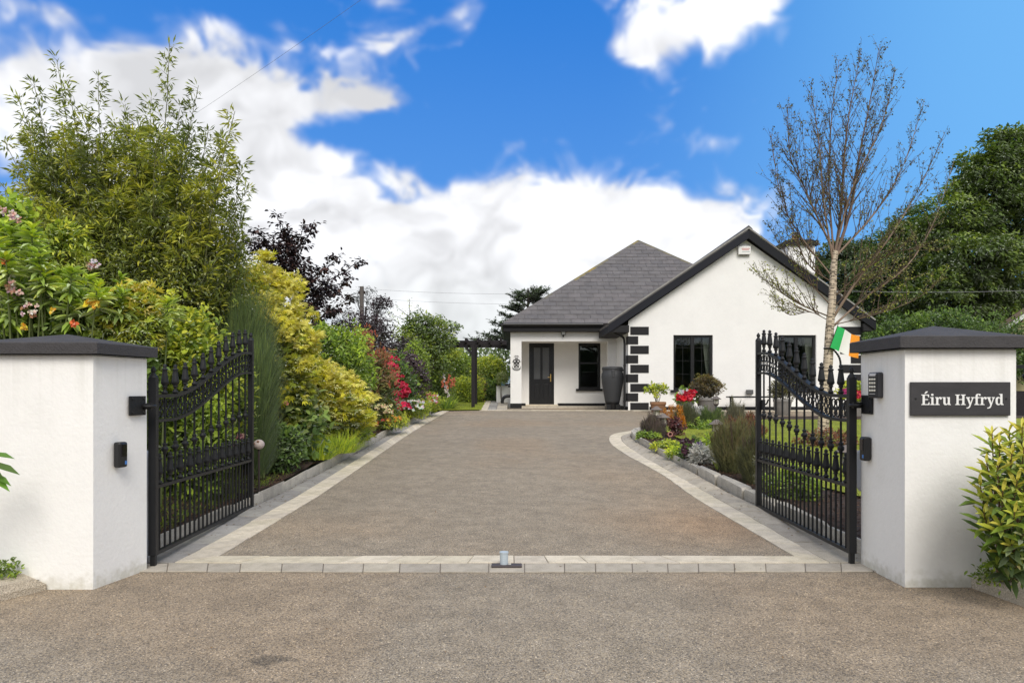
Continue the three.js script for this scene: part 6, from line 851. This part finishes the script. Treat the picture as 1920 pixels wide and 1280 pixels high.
  const cloth = (u0, u1) => { const n = 10, m = 8, pos = [], idx = []; for (const side of [0, 1]) for (let j = 0; j <= m; j++) for (let i = 0; i <= n; i++) { const u = lerp(u0, u1, i / n), v = j / m, p = r(P0).lerp(r(P2), u).lerp(r(P1).lerp(r(P3), u), v); p.z += 0.035 * Math.sin(u * 7 + v * 2) * u + side * 0.003; p.y += 0.02 * Math.sin(u * 6 + 1) * u; pos.push(p.x, p.y, p.z); } const st = (n + 1) * (m + 1); for (let s = 0; s < 2; s++) for (let j = 0; j < m; j++) for (let i = 0; i < n; i++) { const a = s * st + j * (n + 1) + i, b = a + n + 1; s ? idx.push(a, b, a + 1, a + 1, b, b + 1) : idx.push(a, a + 1, b, a + 1, b + 1, b); } const g = new THREE.BufferGeometry(); g.setAttribute('position', new THREE.Float32BufferAttribute(pos, 3)); g.setIndex(idx); g.computeVertexNormals(); return g; };
  const fm = (c) => M('flag_cloth', c, 0.8); part('green_stripe', cloth(0, 0.335), fm([0.02, 0.42, 0.10]), tf); part('white_stripe', cloth(0.335, 0.665), fm([0.8, 0.8, 0.77]), tf); part('orange_stripe', cloth(0.665, 1), fm([0.85, 0.30, 0.015]), tf); part('stick', (() => { const s = new Stems(); s.add([r(P1).add(V(-0.05, -0.14, 0.01)), r(P0).add(V(0.01, 0.03, 0.004))], 0.006, 0.006, 6); return s.geo(); })(), barkDark, tf);
}
// ---------------------------------------------------------------- the bed before the lawn
function heather(name, label, x0, x1, y0, fpy, o) { const g0 = onGround((x0 + x1) / 2, fpy, 0.05), w = sz(x1 - x0, -g0.z) / 2, d = bedRight((x0 + x1) / 2, -g0.z, w * 0.75), g = { x: ((x0 + x1) / 2 - 960) / FOCAL * d, z: -d }, h = EYE + (HORIZON - y0) / FOCAL * d - gy(d); seed(o.seed); const t = thing(name, label, o.cat ?? 'heather', [g.x, gy(d) + 0.03, g.z]), L = new Leaves(), S = new Stems(); const n = Math.round((o.n ?? 9000) * 1.5);
  for (let k = 0; k < 14; k++) { const a = rr(0, 6.28); S.add([V(0, 0, 0), V(Math.cos(a) * w * 0.5, h * 0.45, Math.sin(a) * w * 0.5), V(Math.cos(a) * w * 0.75, h * 0.8, Math.sin(a) * w * 0.6)], 0.008, 0.002, 4); }
  for (let k = 0; k < n; k++) { const a = rr(0, 6.28), q = Math.sqrt(rnd()), x = Math.cos(a) * q, z = Math.sin(a) * q * 0.85, dome = Math.pow(Math.max(0.03, 1 - q * q * 0.8), 0.38) * (0.78 + 0.3 * noise3(x * 3 + o.seed, 1, z * 3) + 0.22 * noise3(x * 9 + o.seed, 4, z * 9)), v = Math.pow(rnd(), 0.6), y = dome * v * h * 0.86, lean = [x * 0.6 + rr(-0.45, 0.45), 1, z * 0.6 + rr(-0.45, 0.45)], tone = clamp(rnd() * 0.8 + 0.25 * (v - 0.5)); L.strand([x * w * (0.45 + 0.5 * v), Math.max(0.01, y), z * w * (0.45 + 0.5 * v)], unit(lean), rr(0.05, 0.115) * (o.strand ?? 1), o.wid ?? 0.005, (v > 0.86 && o.tips ? o.tips : o.cols)(tone), rr(0, 0.15)); }
  part('stem', S.geo(), barkBrown, t); part('foliage', L.geo(), leafMat, t); return t; }
heather('heather', 'large brown-green heather bush at the kerb nearest the gate end', 1330, 1422, 765, 893, { seed: 240, n: 12000, cols: P.heather, tips: tones([[0.12, 0.11, 0.03], [0.19, 0.14, 0.05], [0.18, 0.19, 0.05], [0.25, 0.23, 0.08]]) });
heather('heather', 'olive heather bush partly behind the gate end post', 1385, 1440, 800, 912, { seed: 241, n: 9000, cols: tones([[0.07, 0.08, 0.025], [0.12, 0.125, 0.035], [0.17, 0.17, 0.05]]) });
heather('heather', 'pale grey-brown feathery heather behind the rust-red plants', 1355, 1402, 745, 822, { seed: 242, n: 7000, cols: tones([[0.12, 0.12, 0.06], [0.19, 0.18, 0.10], [0.26, 0.24, 0.15]]) });
heather('heather', 'muted green heather mound in front of the red geraniums', 1262, 1312, 750, 808, { seed: 243, n: 7000, cols: tones([[0.06, 0.075, 0.025], [0.10, 0.12, 0.035], [0.14, 0.15, 0.045]]) });
heather('heather', 'dusky mauve heather at the tip of the bed by the drive', 1200, 1252, 772, 824, { seed: 244, n: 6500, cols: tones([[0.08, 0.06, 0.05], [0.14, 0.10, 0.08], [0.20, 0.14, 0.12], [0.12, 0.13, 0.04]]) });
heather('heather', 'fresh green low heather along the back of the small lawn', 1305, 1365, 762, 806, { seed: 245, n: 6500, cols: tones([[0.06, 0.12, 0.025], [0.11, 0.18, 0.03], [0.17, 0.23, 0.04]]) });
heather('red_bugle', 'rust-red leafy plants behind the large heather', 1352, 1440, 776, 826, { seed: 246, n: 6000, cols: P.russet, cat: 'perennial', wid: 0.014, strand: 0.8 });
function plumes(label, x0, x1, y0, fpy, n, sd) { const d = bedRight((x0 + x1) / 2, -onGround((x0 + x1) / 2, fpy, 0.05).z, 0.2), g = { x: ((x0 + x1) / 2 - 960) / FOCAL * d, z: -d }, w = sz(x1 - x0, d) / 2, h = EYE + (HORIZON - y0) / FOCAL * d - gy(d); seed(sd); const t = thing('orange_plume', label, 'flower', [g.x, gy(d) + 0.03, g.z]), S = new Stems(), G = new Leaves(), cols = tones([[0.5, 0.17, 0.008], [0.66, 0.27, 0.012], [0.72, 0.36, 0.02]], 0.12);
  for (let k = 0; k < n; k++) { const x = rr(-w, w), z = rr(-w, w) * 0.8, hh = h * (k % 3 ? rr(0.45, 0.8) : rr(0.8, 1.05)), tx = rr(-0.06, 0.06), L = new Leaves(), y0_ = hh * 0.38; S.add([V(x * 0.6, 0, z * 0.6), V(x, y0_, z), V(x, hh * 0.9, z)], 0.006, 0.003, 4); for (let m = 0; m < 110; m++) { const u = rnd(), a = rr(0, 6.28), q = 0.05 * Math.sin(Math.PI * Math.min(1, 0.25 + 0.75 * u)) + 0.003; L.leaf([x + tx * u + Math.cos(a) * q * 0.5, lerp(y0_, hh, u), z + Math.sin(a) * q * 0.5], unit([Math.cos(a) * 0.9, 1, Math.sin(a) * 0.9]), unit([Math.cos(a), 0.2, Math.sin(a)]), 0.05, 0.012, cols(rnd()), 0, 0); } part('plume', L.geo(), petalMat, t); for (let m = 0; m < 12; m++) { const a = rr(0, 6.28); G.leaf([x * 0.8, hh * rr(0.05, 0.35), z * 0.8], unit([Math.cos(a), 0.5, Math.sin(a)]), [0, 1, 0], 0.08, 0.025, P.mid(rnd()), 0, 0.2); } }
  part('stem', S.geo(), barkGreen, t); part('foliage', G.geo(), leafMat, t); }
plumes('vivid orange upright flower plumes beside the half hidden lantern', 1244, 1266, 757, 802, 9, 248); plumes('second group of orange upright flower plumes before the muted green heather', 1266, 1290, 764, 812, 8, 249);
function low(name, label, cat, x0, x1, y0, fpy, o) { const g0 = onGround((x0 + x1) / 2, fpy, 0.08), w = sz(x1 - x0, -g0.z) / 2, d0 = -g0.z, d = x0 > 1150 && fpy < 1000 ? bedRight((x0 + x1) / 2, d0, w * 0.75) : d0 + w * 0.6, g = { x: ((x0 + x1) / 2 - 960) / FOCAL * d, z: -d }, h = Math.max(0.08, EYE + (HORIZON - y0) / FOCAL * d - gy(d) - 0.06); return shrub(name, label, cat, [g.x, gy(d) + 0.06, g.z], { r: [w, h * 0.55, w * 0.8], cy: h * 0.5, clumps: 70, per: 22, len: 0.05, asp: 0.5, kind: 1, clump: 0.06, low: -1, stems: 0, lump: 0.45, ...o }); }
low('ground_cover', 'leafy green ground cover spilling over the curved kerb tip', 'ground cover', 1196, 1236, 816, 838, { seed: 250, cols: P.lush }); low('ground_cover', 'light green low plants between lantern post and kerb', 'ground cover', 1226, 1280, 840, 862, { seed: 251, cols: P.lime });
low('ground_cover', 'bright green rosettes beside the dark pansies', 'ground cover', 1258, 1296, 850, 872, { seed: 252, cols: P.lushLime, asp: 0.22, kind: 0, len: 0.08 });
{ const a = low('pansy', 'near-black and violet pansies at the bed edge', 'pansies', 1278, 1330, 826, 868, { seed: 253, cols: P.dark }); a.t.far = 1; seed(254); const dk = [], vi = []; for (const [px, py] of [[1279, 827], [1287, 825], [1298, 830], [1284, 836], [1296, 838], [1290, 848], [1283, 846], [1300, 825], [1292, 828], [1286, 854], [1280, 842], [1299, 846]]) dk.push(rel(a.t, at(px, py, -a.t.position.z - 0.28))); for (const [px, py] of [[1306, 836], [1312, 842], [1318, 838], [1310, 834], [1322, 840], [1305, 842], [1316, 832]]) vi.push(rel(a.t, at(px, py, -a.t.position.z - 0.28))); flowers(a.t, 'dark_blossom', dk, 0.036, [[0.03, 0.008, 0.02], [0.06, 0.01, 0.03]], 8); flowers(a.t, 'violet_blossom', vi, 0.038, [[0.09, 0.02, 0.26], [0.06, 0.01, 0.18]], 8); }
low('silver_ragwort', 'silvery white felted foliage hanging over the kerb', 'ragwort', 1296, 1334, 842, 886, { seed: 255, cols: P.silver, kind: 0, asp: 0.3, len: 0.07, clumps: 80 });
low('white_cushion', 'small white-flowered cushion plant behind the lawn edge', 'cushion plant', 1296, 1322, 762, 786, { seed: 256, cols: P.silver, len: 0.05, clumps: 40 });
low('hellebore', 'bright green hand-shaped leaves standing before the large heather', 'perennial', 1324, 1344, 822, 868, { seed: 258, cols: P.lushLime, kind: 0, asp: 0.22, len: 0.11, clumps: 26, per: 12, clump: 0.05 });
low('ground_cover', 'small green plants along the back lawn edge', 'ground cover', 1286, 1340, 790, 806, { seed: 259, cols: P.lush, len: 0.045 });
tussock('grass_clump', 'green blades at the foot of the large heather by the kerb', foot(1365, 0, -onGround(1365, 893).z), 0.28, 0.25, 140, P.lushLime, { seed: 260 });
low('dark_coral_bell', 'small maroon-leaved plant beside the solar lantern', 'perennial', 1254, 1280, 786, 820, { seed: 247, cols: tones([[0.09, 0.02, 0.025], [0.15, 0.035, 0.035], [0.22, 0.07, 0.05]]), len: 0.06, clumps: 44, per: 16 });
low('rock_rose', 'grey-green trailing plant at the gate end post', 'shrub', 1418, 1450, 850, 960, { seed: 261, cols: tones([[0.12, 0.13, 0.07], [0.2, 0.2, 0.12], [0.26, 0.25, 0.17]]), len: 0.04, asp: 0.3, kind: 0, clumps: 60 });
low('bedding_plant', 'dark reddish low planting along the lawn edge behind the gate bars', 'bedding plant', 1500, 1610, 812, 838, { seed: 262, cols: P.russet, clumps: 90 }); low('bedding_plant', 'green low planting under the hedge side of the gate bars', 'bedding plant', 1440, 1540, 890, 960, { seed: 263, cols: P.mid, clumps: 80, len: 0.05 });
// pots with plants
function pot(name, label, px, pyTop, pyBase, wpx, d, m, square) { const p = at(px, pyBase, d), h = sz(pyBase - pyTop, d), r = sz(wpx, d) / 2, t = thing(name, label, 'plant pot', [p.x, p.y, p.z]); if (square) { part('body', lathe([[r * 0.8, 0], [r * 1.15, h * 0.86], [r * 1.15, h]].map(([a, b]) => [a * 1.2, b]), 4), m, t); t.rotation.y = Math.PI / 4; part('rim', lathe([[r * 1.38, h * 0.84], [r * 1.46, h * 0.84], [r * 1.46, h], [r * 1.2, h], [r * 1.2, h * 0.9]], 4), m, t); } else part('body', lathe([[0.001, 0], [r * 0.72, 0], [r * 0.95, h * 0.84], [r * 1.03, h * 0.85], [r * 1.03, h], [r * 0.9, h], [r * 0.88, h * 0.9], [0.001, h * 0.9]], 20), m, t); return t; }
const potD = 21.3;
pot('plant_pot', 'square terracotta pot holding the yellow-green shrublet by the quoins', 1234, 753, 786, 25, potD, terracotta, true);
shrubIn('pot_shrub', 'thin yellow-green shrublet growing in the square terracotta pot', 'pot plant', 1216, 1250, 724, 742, potD, { seed: 270, clumps: 34, per: 18, len: 0.085, asp: 0.5, kind: 1, clump: 0.1, cols: P.lime, stems: 9, stemR: 0.012 });
pot('plant_pot', 'pale pot under the red geraniums', 1287, 752, 782, 26, 20.8, greyPlastic, false);
{ const a = shrubIn('geranium', 'mound of bright red geraniums with two white flower heads', 'geranium', 1270, 1304, 732, 758, 20.8, { seed: 271, clumps: 40, per: 20, len: 0.08, asp: 0.8, kind: 1, clump: 0.1, cols: P.lush, stems: 4 }); seed(272); const sp = [], wh = []; for (let k = 0; k < 24; k++) sp.push(rel(a.t, at(1280 + rr(-8, 16), 742 + rr(-6, 6), 20.55 + rr(-0.1, 0.1)))); for (let k = 0; k < 12; k++) sp.push(rel(a.t, at(1296 + rr(-7, 7), 736 + rr(-5, 5), 20.5))); for (const [x, y] of [[1276, 735], [1279, 734], [1288, 731], [1278, 737]]) wh.push(rel(a.t, at(x, y, 20.45))); flowers(a.t, 'red_blossom', sp, 0.075, [[0.78, 0.012, 0.03], [0.7, 0.01, 0.06]], 12); flowers(a.t, 'white_blossom', wh, 0.06, [[0.8, 0.8, 0.76]], 10); }
pot('plant_pot', 'wide grey pot below the window holding the bronze acer', 1326, 746, 778, 40, 20.8, potGrey, false);
shrubIn('acer', 'bronze-green spreading acer in the grey pot below the window', 'acer', 1300, 1350, 705, 746, 20.8, { seed: 274, clumps: 120, per: 26, len: 0.075, asp: 0.4, clump: 0.13, cols: tones([[0.05, 0.045, 0.012], [0.11, 0.075, 0.015], [0.19, 0.13, 0.02], [0.22, 0.2, 0.03]]), flat: 0.5, stems: 9, deep: 0.8, low: -1 });
pot('plant_pot', 'grey pot of a bronze shrub seen between the gate bars', 1468, 748, 784, 34, 20.2, potGrey, false);
shrubIn('acer', 'bronze-green shrub in the grey pot seen through the gate', 'acer', 1448, 1492, 716, 750, 20.2, { seed: 276, clumps: 80, per: 24, len: 0.075, asp: 0.4, clump: 0.12, cols: tones([[0.06, 0.06, 0.014], [0.12, 0.10, 0.018], [0.17, 0.17, 0.025]]), stems: 6 });
{ const f = at(1600, 775, 19.5), t = pot('plant_pot', 'grey pot of pink and red flowers beside the name sign pillar', 1602, 752, 790, 30, 19.5, potGrey, false); const a = shrubIn('geranium', 'pink and red bedding flowers with lime leaves beside the name sign pillar', 'flowers', 1578, 1622, 722, 756, 19.5, { seed: 278, clumps: 60, per: 22, len: 0.08, asp: 0.6, kind: 1, clump: 0.12, cols: P.lime }); seed(279); flowers(a.t, 'red_blossom', [...Array(14)].map(() => rel(a.t, at(1606 + rr(-8, 8), 739 + rr(-5, 4), 19.2))), 0.07, [[0.75, 0.03, 0.08]], 10); flowers(a.t, 'pink_blossom', [...Array(10)].map(() => rel(a.t, at(1583 + rr(-5, 5), 737 + rr(-6, 6), 19.2))), 0.06, [[0.65, 0.06, 0.3]], 10); }
pot('plant_pot', 'small blue pot on the low side wall', 943, 715, 723, 9, 27, M('blue_glaze', [0.16, 0.28, 0.36], 0.4), false); shrubIn('pot_shrub', 'pale green trailing plant in the small blue pot', 'pot plant', 932, 951, 702, 718, 27, { seed: 281, clumps: 30, per: 18, len: 0.08, asp: 0.5, kind: 1, clump: 0.09, cols: tones([[0.2, 0.28, 0.04], [0.34, 0.4, 0.09], [0.5, 0.52, 0.25]]), stems: 3 });
// solar lanterns
function lantern(label, px, py, fpy, s, dd) { const g = dd ? { x: (px - 960) / FOCAL * dd, z: -dd } : onGround(px, fpy, 0.05), d = -g.z, top = EYE + (HORIZON - py) / FOCAL * d, y0 = gy(d), h = top - y0, t = thing('solar_lantern', label, 'garden lantern', [g.x, y0, g.z], rr(0, 1), 'solar lanterns in the bed');
  part('cap', lathe([[0.001, h], [0.03 * s, h - 0.008 * s], [0.055 * s, h - 0.03 * s], [0.098 * s, h - 0.058 * s], [0.1 * s, h - 0.07 * s], [0.05 * s, h - 0.066 * s], [0.001, h - 0.066 * s]], 18), lanternStone, t);
  part('glass_cylinder', cyl(0.044 * s, 0.05 * s, 0.085 * s, 0, h - 0.108 * s, 0, 14), M('frosted_glass', [0.66, 0.63, 0.53], 0.35), t); const cg = []; for (let k = 0; k < 6; k++) { const a = k / 6 * 6.283; cg.push(cyl(0.005 * s, 0.005 * s, 0.09 * s, Math.cos(a) * 0.054 * s, h - 0.108 * s, Math.sin(a) * 0.054 * s, 5)); } part('cage', merge(cg), lanternStone, t);
  part('collar', lathe([[0.001, h - 0.2 * s], [0.03 * s, h - 0.2 * s], [0.055 * s, h - 0.165 * s], [0.06 * s, h - 0.15 * s], [0.001, h - 0.148 * s]], 16), lanternStone, t); part('post', cyl(0.022 * s, 0.024 * s, Math.max(0.05, h - 0.19 * s), 0, (h - 0.19 * s) / 2, 0, 10), M('lantern_post', [0.09, 0.09, 0.095], 0.6), t); }
seed(290);
lantern('solar lantern with frosted glass standing beside the maroon plant', 1244, 775, 824, 1.15); lantern('solar lantern half hidden by the heather at the bed tip', 1231, 761, 812, 1.15); lantern('solar lantern in front of the large heather', 1344, 786, 846, 1.2); lantern('solar lantern beside the grey acer pot', 1343, 742, 785, 1.2);
lantern('broad solar lantern standing behind the gate hinge post', 1590, 833, 0, 1.35, 8.9);
{ const g = onGround(1257, 836, 0.05), t = thing('garden_figure', 'small pinkish loop-shaped garden stake by the lantern', 'garden ornament', [g.x, gy(-g.z), g.z]); part('loop', place(new THREE.TorusGeometry(0.035, 0.01, 6, 16), 0, 0.24, 0), M('rust_pink', [0.42, 0.2, 0.16], 0.8), t); part('stake', cyl(0.007, 0.007, 0.22, 0, 0.11, 0, 6), barkBrown, t); }
// ---------------------------------------------------------------- bush in front of the name sign pillar: every leaf near the front is its own piece
{
  const g = onGround(1925, 1092, 0.1), f = [g.x, 0.1, g.z - 0.05], t = thing('skimmia', 'bushy shrub with yellow-green pointed leaves in front of the name sign pillar', 'bush', f); seed(300); const S = new Stems(), L = new Leaves(), kinds = [];
  const T = (px, py, d) => { const p = at(px, py, d); return V(p.x - f[0], p.y - f[1], p.z - f[2]); };
  for (let c = 0; c < 6; c++) { const q = new Leaves(); q.leaf([0, 0, 0], [0, 0, 1], [0, 1, 0], 1, 0.21 + 0.03 * (c % 3), [1, 1, 1], 1, 0.06 + 0.05 * c); kinds.push(q.geo()); }
  const mats = [[0.07, 0.13, 0.016], [0.13, 0.22, 0.02], [0.23, 0.33, 0.025], [0.36, 0.45, 0.03], [0.52, 0.55, 0.045], [0.62, 0.56, 0.06]].map((c) => { const m = M('bush_leaf', c, 0.6, { transmission: 0.25, thickness: 0, side: THREE.DoubleSide }); return m; });
  const tips = []; for (const [px, py, d] of [[1848, 812, 4.25], [1862, 830, 4.2], [1880, 806, 4.3], [1905, 800, 4.25], [1838, 868, 4.2], [1826, 910, 4.2], [1858, 872, 4.1], [1885, 850, 4.1], [1908, 838, 4.1], [1845, 935, 4.15], [1832, 960, 4.15], [1868, 920, 4.05], [1895, 900, 4.05], [1915, 880, 4.05], [1842, 990, 4.15], [1865, 980, 4.05], [1890, 960, 4.0], [1912, 940, 4.0], [1860, 1030, 4.15], [1885, 1020, 4.05], [1908, 1000, 4.0], [1895, 1060, 4.1], [1915, 1045, 4.05], [1935, 860, 4.1], [1940, 930, 4.05], [1940, 1000, 4.05], [1930, 815, 4.2], [1875, 1055, 4.15], [1950, 1050, 4.1], [1960, 900, 4.2], [1855, 900, 4.3], [1880, 880, 4.3]]) tips.push([T(px + 13, py, d), true]);
  for (let k = 0; k < 70; k++) tips.push([T(rr(1885, 2080), rr(830, 1060), rr(4.2, 4.75)), false]);
  let count = 0; const Q = new THREE.Quaternion(), mt = new THREE.Matrix4();
  for (const [h, front] of tips) {
    const b = V(rr(-0.05, 0.05) + h.x * 0.2, 0, rr(-0.08, 0.02)), m = b.clone().lerp(h, 0.55).add(V(0, -0.02, 0)); S.add([b, m, h], 0.007, 0.003, 5); const ax = h.clone().sub(m).normalize().add(V(0, 0.35, 0.1)).normalize(), n = front ? 15 : 16, x = V(1, 0, 0).cross(ax).normalize(), y = ax.clone().cross(x);
    for (let k = 0; k < n; k++) {
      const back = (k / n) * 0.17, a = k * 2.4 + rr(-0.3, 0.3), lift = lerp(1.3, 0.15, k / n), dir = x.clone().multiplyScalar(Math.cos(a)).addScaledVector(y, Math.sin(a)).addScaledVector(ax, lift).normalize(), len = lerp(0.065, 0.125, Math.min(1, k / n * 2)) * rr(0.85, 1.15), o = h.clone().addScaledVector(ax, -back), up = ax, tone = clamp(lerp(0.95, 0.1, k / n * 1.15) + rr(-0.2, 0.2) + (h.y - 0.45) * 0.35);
      if (front && count < 290) { const z = dir, xx = up.clone().cross(z).normalize(), yy = z.clone().cross(xx); mt.makeBasis(xx, yy, z); const lf = part('leaf', kinds[k % 6], mats[Math.min(5, Math.floor(tone * 6))], t); lf.position.copy(o); lf.quaternion.setFromRotationMatrix(mt); lf.scale.setScalar(len); count++; }
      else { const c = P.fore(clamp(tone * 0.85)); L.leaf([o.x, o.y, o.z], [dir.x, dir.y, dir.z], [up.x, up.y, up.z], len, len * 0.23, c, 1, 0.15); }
    }
  }
  part('stem', S.geo(), M('reddish_stem', [0.16, 0.09, 0.05], 0.8), t); part('foliage', L.geo(), leafMat, t, 'stuff');
  const w = low('ground_weed', 'small green weeds on the soil beside the name sign pillar', 'weeds', 1840, 1935, 1072, 1098, { seed: 301, cols: P.mid, len: 0.03, clumps: 40, per: 12 });
}
{ // leaves reaching in at the edge by the plain pillar
  const f = [-3.15, 0.1, -4.35], t = thing('leafy_plant', 'long green leaves reaching in front of the plain pillar', 'plant', f); seed(305); const S = new Stems(), q = new Leaves(), m = [[0.10, 0.22, 0.02], [0.14, 0.30, 0.025], [0.09, 0.16, 0.03]].map((c) => M('strap_leaf', c, 0.5, { side: THREE.DoubleSide, transmission: 0.2, thickness: 0 }));
  q.leaf([0, 0, 0], [0, 0, 1], [0, 1, 0], 1, 0.26, [1, 1, 1], 1, 0.16); const geo = q.geo(), T = (px, py, d) => { const p = at(px, py, d); return V(p.x - f[0], p.y - f[1], p.z - f[2]); }; const mt = new THREE.Matrix4();
  for (const [a, b, k] of [[[-30, 852], [24, 852], 0], [[-30, 868], [35, 881], 2], [[-25, 885], [20, 905], 0], [[-25, 890], [18, 916], 1], [[-40, 870], [6, 890], 2], [[-60, 840], [-20, 820], 1], [[-60, 860], [-90, 840], 0]]) { const A = T(...a, 4.3), B = T(...b, 4.28), z = B.clone().sub(A), l = z.length(); z.normalize(); const x = V(0, 1, 0.5).cross(z).normalize(), y = z.clone().cross(x); mt.makeBasis(x, y, z); const o = part('leaf', geo, m[k], t); o.position.copy(A); o.quaternion.setFromRotationMatrix(mt); o.scale.setScalar(l); S.add([V(-0.02, 0, 0), A.clone().multiplyScalar(0.6).add(V(-0.03, 0, 0)), A], 0.007, 0.004, 5); }
  part('stem', S.geo(), barkGreen, t);
  low('ground_weed', 'small green weeds on the soil in front of the plain pillar', 'weeds', -20, 22, 1068, 1090, { seed: 306, cols: P.mid, len: 0.03, clumps: 26, per: 12 });
}
// ---------------------------------------------------------------- litter, bark mulch, weeds on the beds
{
  const soilY = (off) => 0.1 + 0.16 * sstep(0.05, 0.9, off); seed(310); const L = new Leaves(); const inL = (x, z) => { const k = along(lk, clamp((-z - 5.3) / 15)); return true; };
  const put = (x, z, y) => { const w = sphereDir(); L.leaf([x, y, z], unit([w[0], w[1] * 0.3, w[2]]), unit([w[2] * 0.3, 1, w[0] * 0.3]), rr(0.02, 0.05), rr(0.008, 0.018), mix3([0.05, 0.025, 0.014], [0.18, 0.10, 0.055], Math.pow(rnd(), 2)), 0, 0.1); };
  for (let k = 0; k < 14000; k++) { const u = rnd(), p = along(lk, u), off = Math.pow(rnd(), 1.4) * 1.6 + 0.01; put(p.x - off, p.z, gy(-p.z) + soilY(off) + 0.03 * rnd()); }
  for (let k = 0; k < 9000; k++) { const u = rnd() * 0.75, p = along(rk, u), off = Math.pow(rnd(), 1.3) * 1.2 + 0.01; put(p.x + off, p.z, gy(-p.z) + 0.09 + 0.03 * rnd()); }
  tag(part('bark_mulch', L.geo(), M('mulch_chip', [1, 1, 1], 0.95, { vertexColors: true, side: THREE.DoubleSide }), scene), 'brown bark chips and litter scattered over the planted beds', 'mulch', null, 'stuff');
  const Wd = new Leaves(); for (let k = 0; k < 9000; k++) { const u = Math.pow(rnd(), 1.5) * 0.5, p = along(lk, u), off = 0.06 + rnd() * 1.1, c = P.mid(rnd()); Wd.strand([p.x - off, gy(-p.z) + soilY(off) - 0.02, p.z], unit([rr(-0.7, 0.7), 1, rr(-0.7, 0.7)]), rr(0.04, 0.16), 0.008, c, 0.4); }
  tag(part('weeds', Wd.geo(), leafMat, scene), 'thin green weeds and seedlings on the bed behind the gate bars', 'weeds', null, 'stuff');
  const D = new Leaves(); for (let k = 0; k < 420; k++) { const u = rnd(), left = rnd() < 0.5, a = left ? along(li, u) : along(ri, u * 0.7), b = left ? along(lm, u) : along(rm, u * 0.7), p = a.clone().lerp(b, Math.pow(rnd(), 2) * 1.1), w = sphereDir(); D.leaf([p.x, gy(-p.z) + 0.028, p.z], unit([w[0], 0.1, w[2]]), unit([w[2] * 0.2, 1, w[0] * 0.2]), rr(0.012, 0.035), rr(0.008, 0.016), mix3([0.12, 0.07, 0.03], [0.3, 0.2, 0.07], rnd()), 0, 0.2); }
  for (let k = 0; k < 90; k++) { const w = sphereDir(), x = rr(-2.6, 2.6), z = -rr(3, 9); D.leaf([x, gy(-z) + 0.012, z], unit([w[0], 0.1, w[2]]), [0, 1, 0], rr(0.01, 0.024), rr(0.006, 0.012), mix3([0.10, 0.06, 0.03], [0.3, 0.17, 0.06], rnd()), 0, 0.2); }
  tag(part('leaf_litter', D.geo(), M('dry_leaf', [1, 1, 1], 0.9, { vertexColors: true, side: THREE.DoubleSide }), scene), 'dry leaves and crumbs lying along the paving edges', 'litter', null, 'stuff');
}


{ seed(330); const t = thing('unseen_hedge', 'unseen tall dark hedge behind the camera, placed to darken the reflections in the window panes', 'hedge', [3, 0, 22]), L = new Leaves(), g = new THREE.BoxGeometry(70, 4.8, 2.4, 70, 6, 3), p = g.attributes.position; for (let i = 0; i < p.count; i++) { const x = p.getX(i), y = p.getY(i), z = p.getZ(i), k = 1 + 0.18 * fbm(x * 0.3, y * 0.4, z, 3); p.setXYZ(i, x, (y + 2.4) * k, z * (1 + 0.3 * noise3(x * 0.5, y, 4))); } g.computeVertexNormals(); part('core', g, M('hedge_core', [0.03, 0.05, 0.012], 0.95), t);  // hedge out of view behind the camera, placed for dark reflections in the windows
  for (let k = 0; k < 9000; k++) { const w = sphereDir(); L.leaf([rr(-35, 35), rr(0, 5.2), -1.2 + rr(-0.35, 0.1)], w, [0, 1, -0.4], rr(0.15, 0.3), 0.12, P.dark(rnd()), 0, 0.1); } part('foliage', L.geo(), leafMat, t); }
renderer.render(scene, camera);
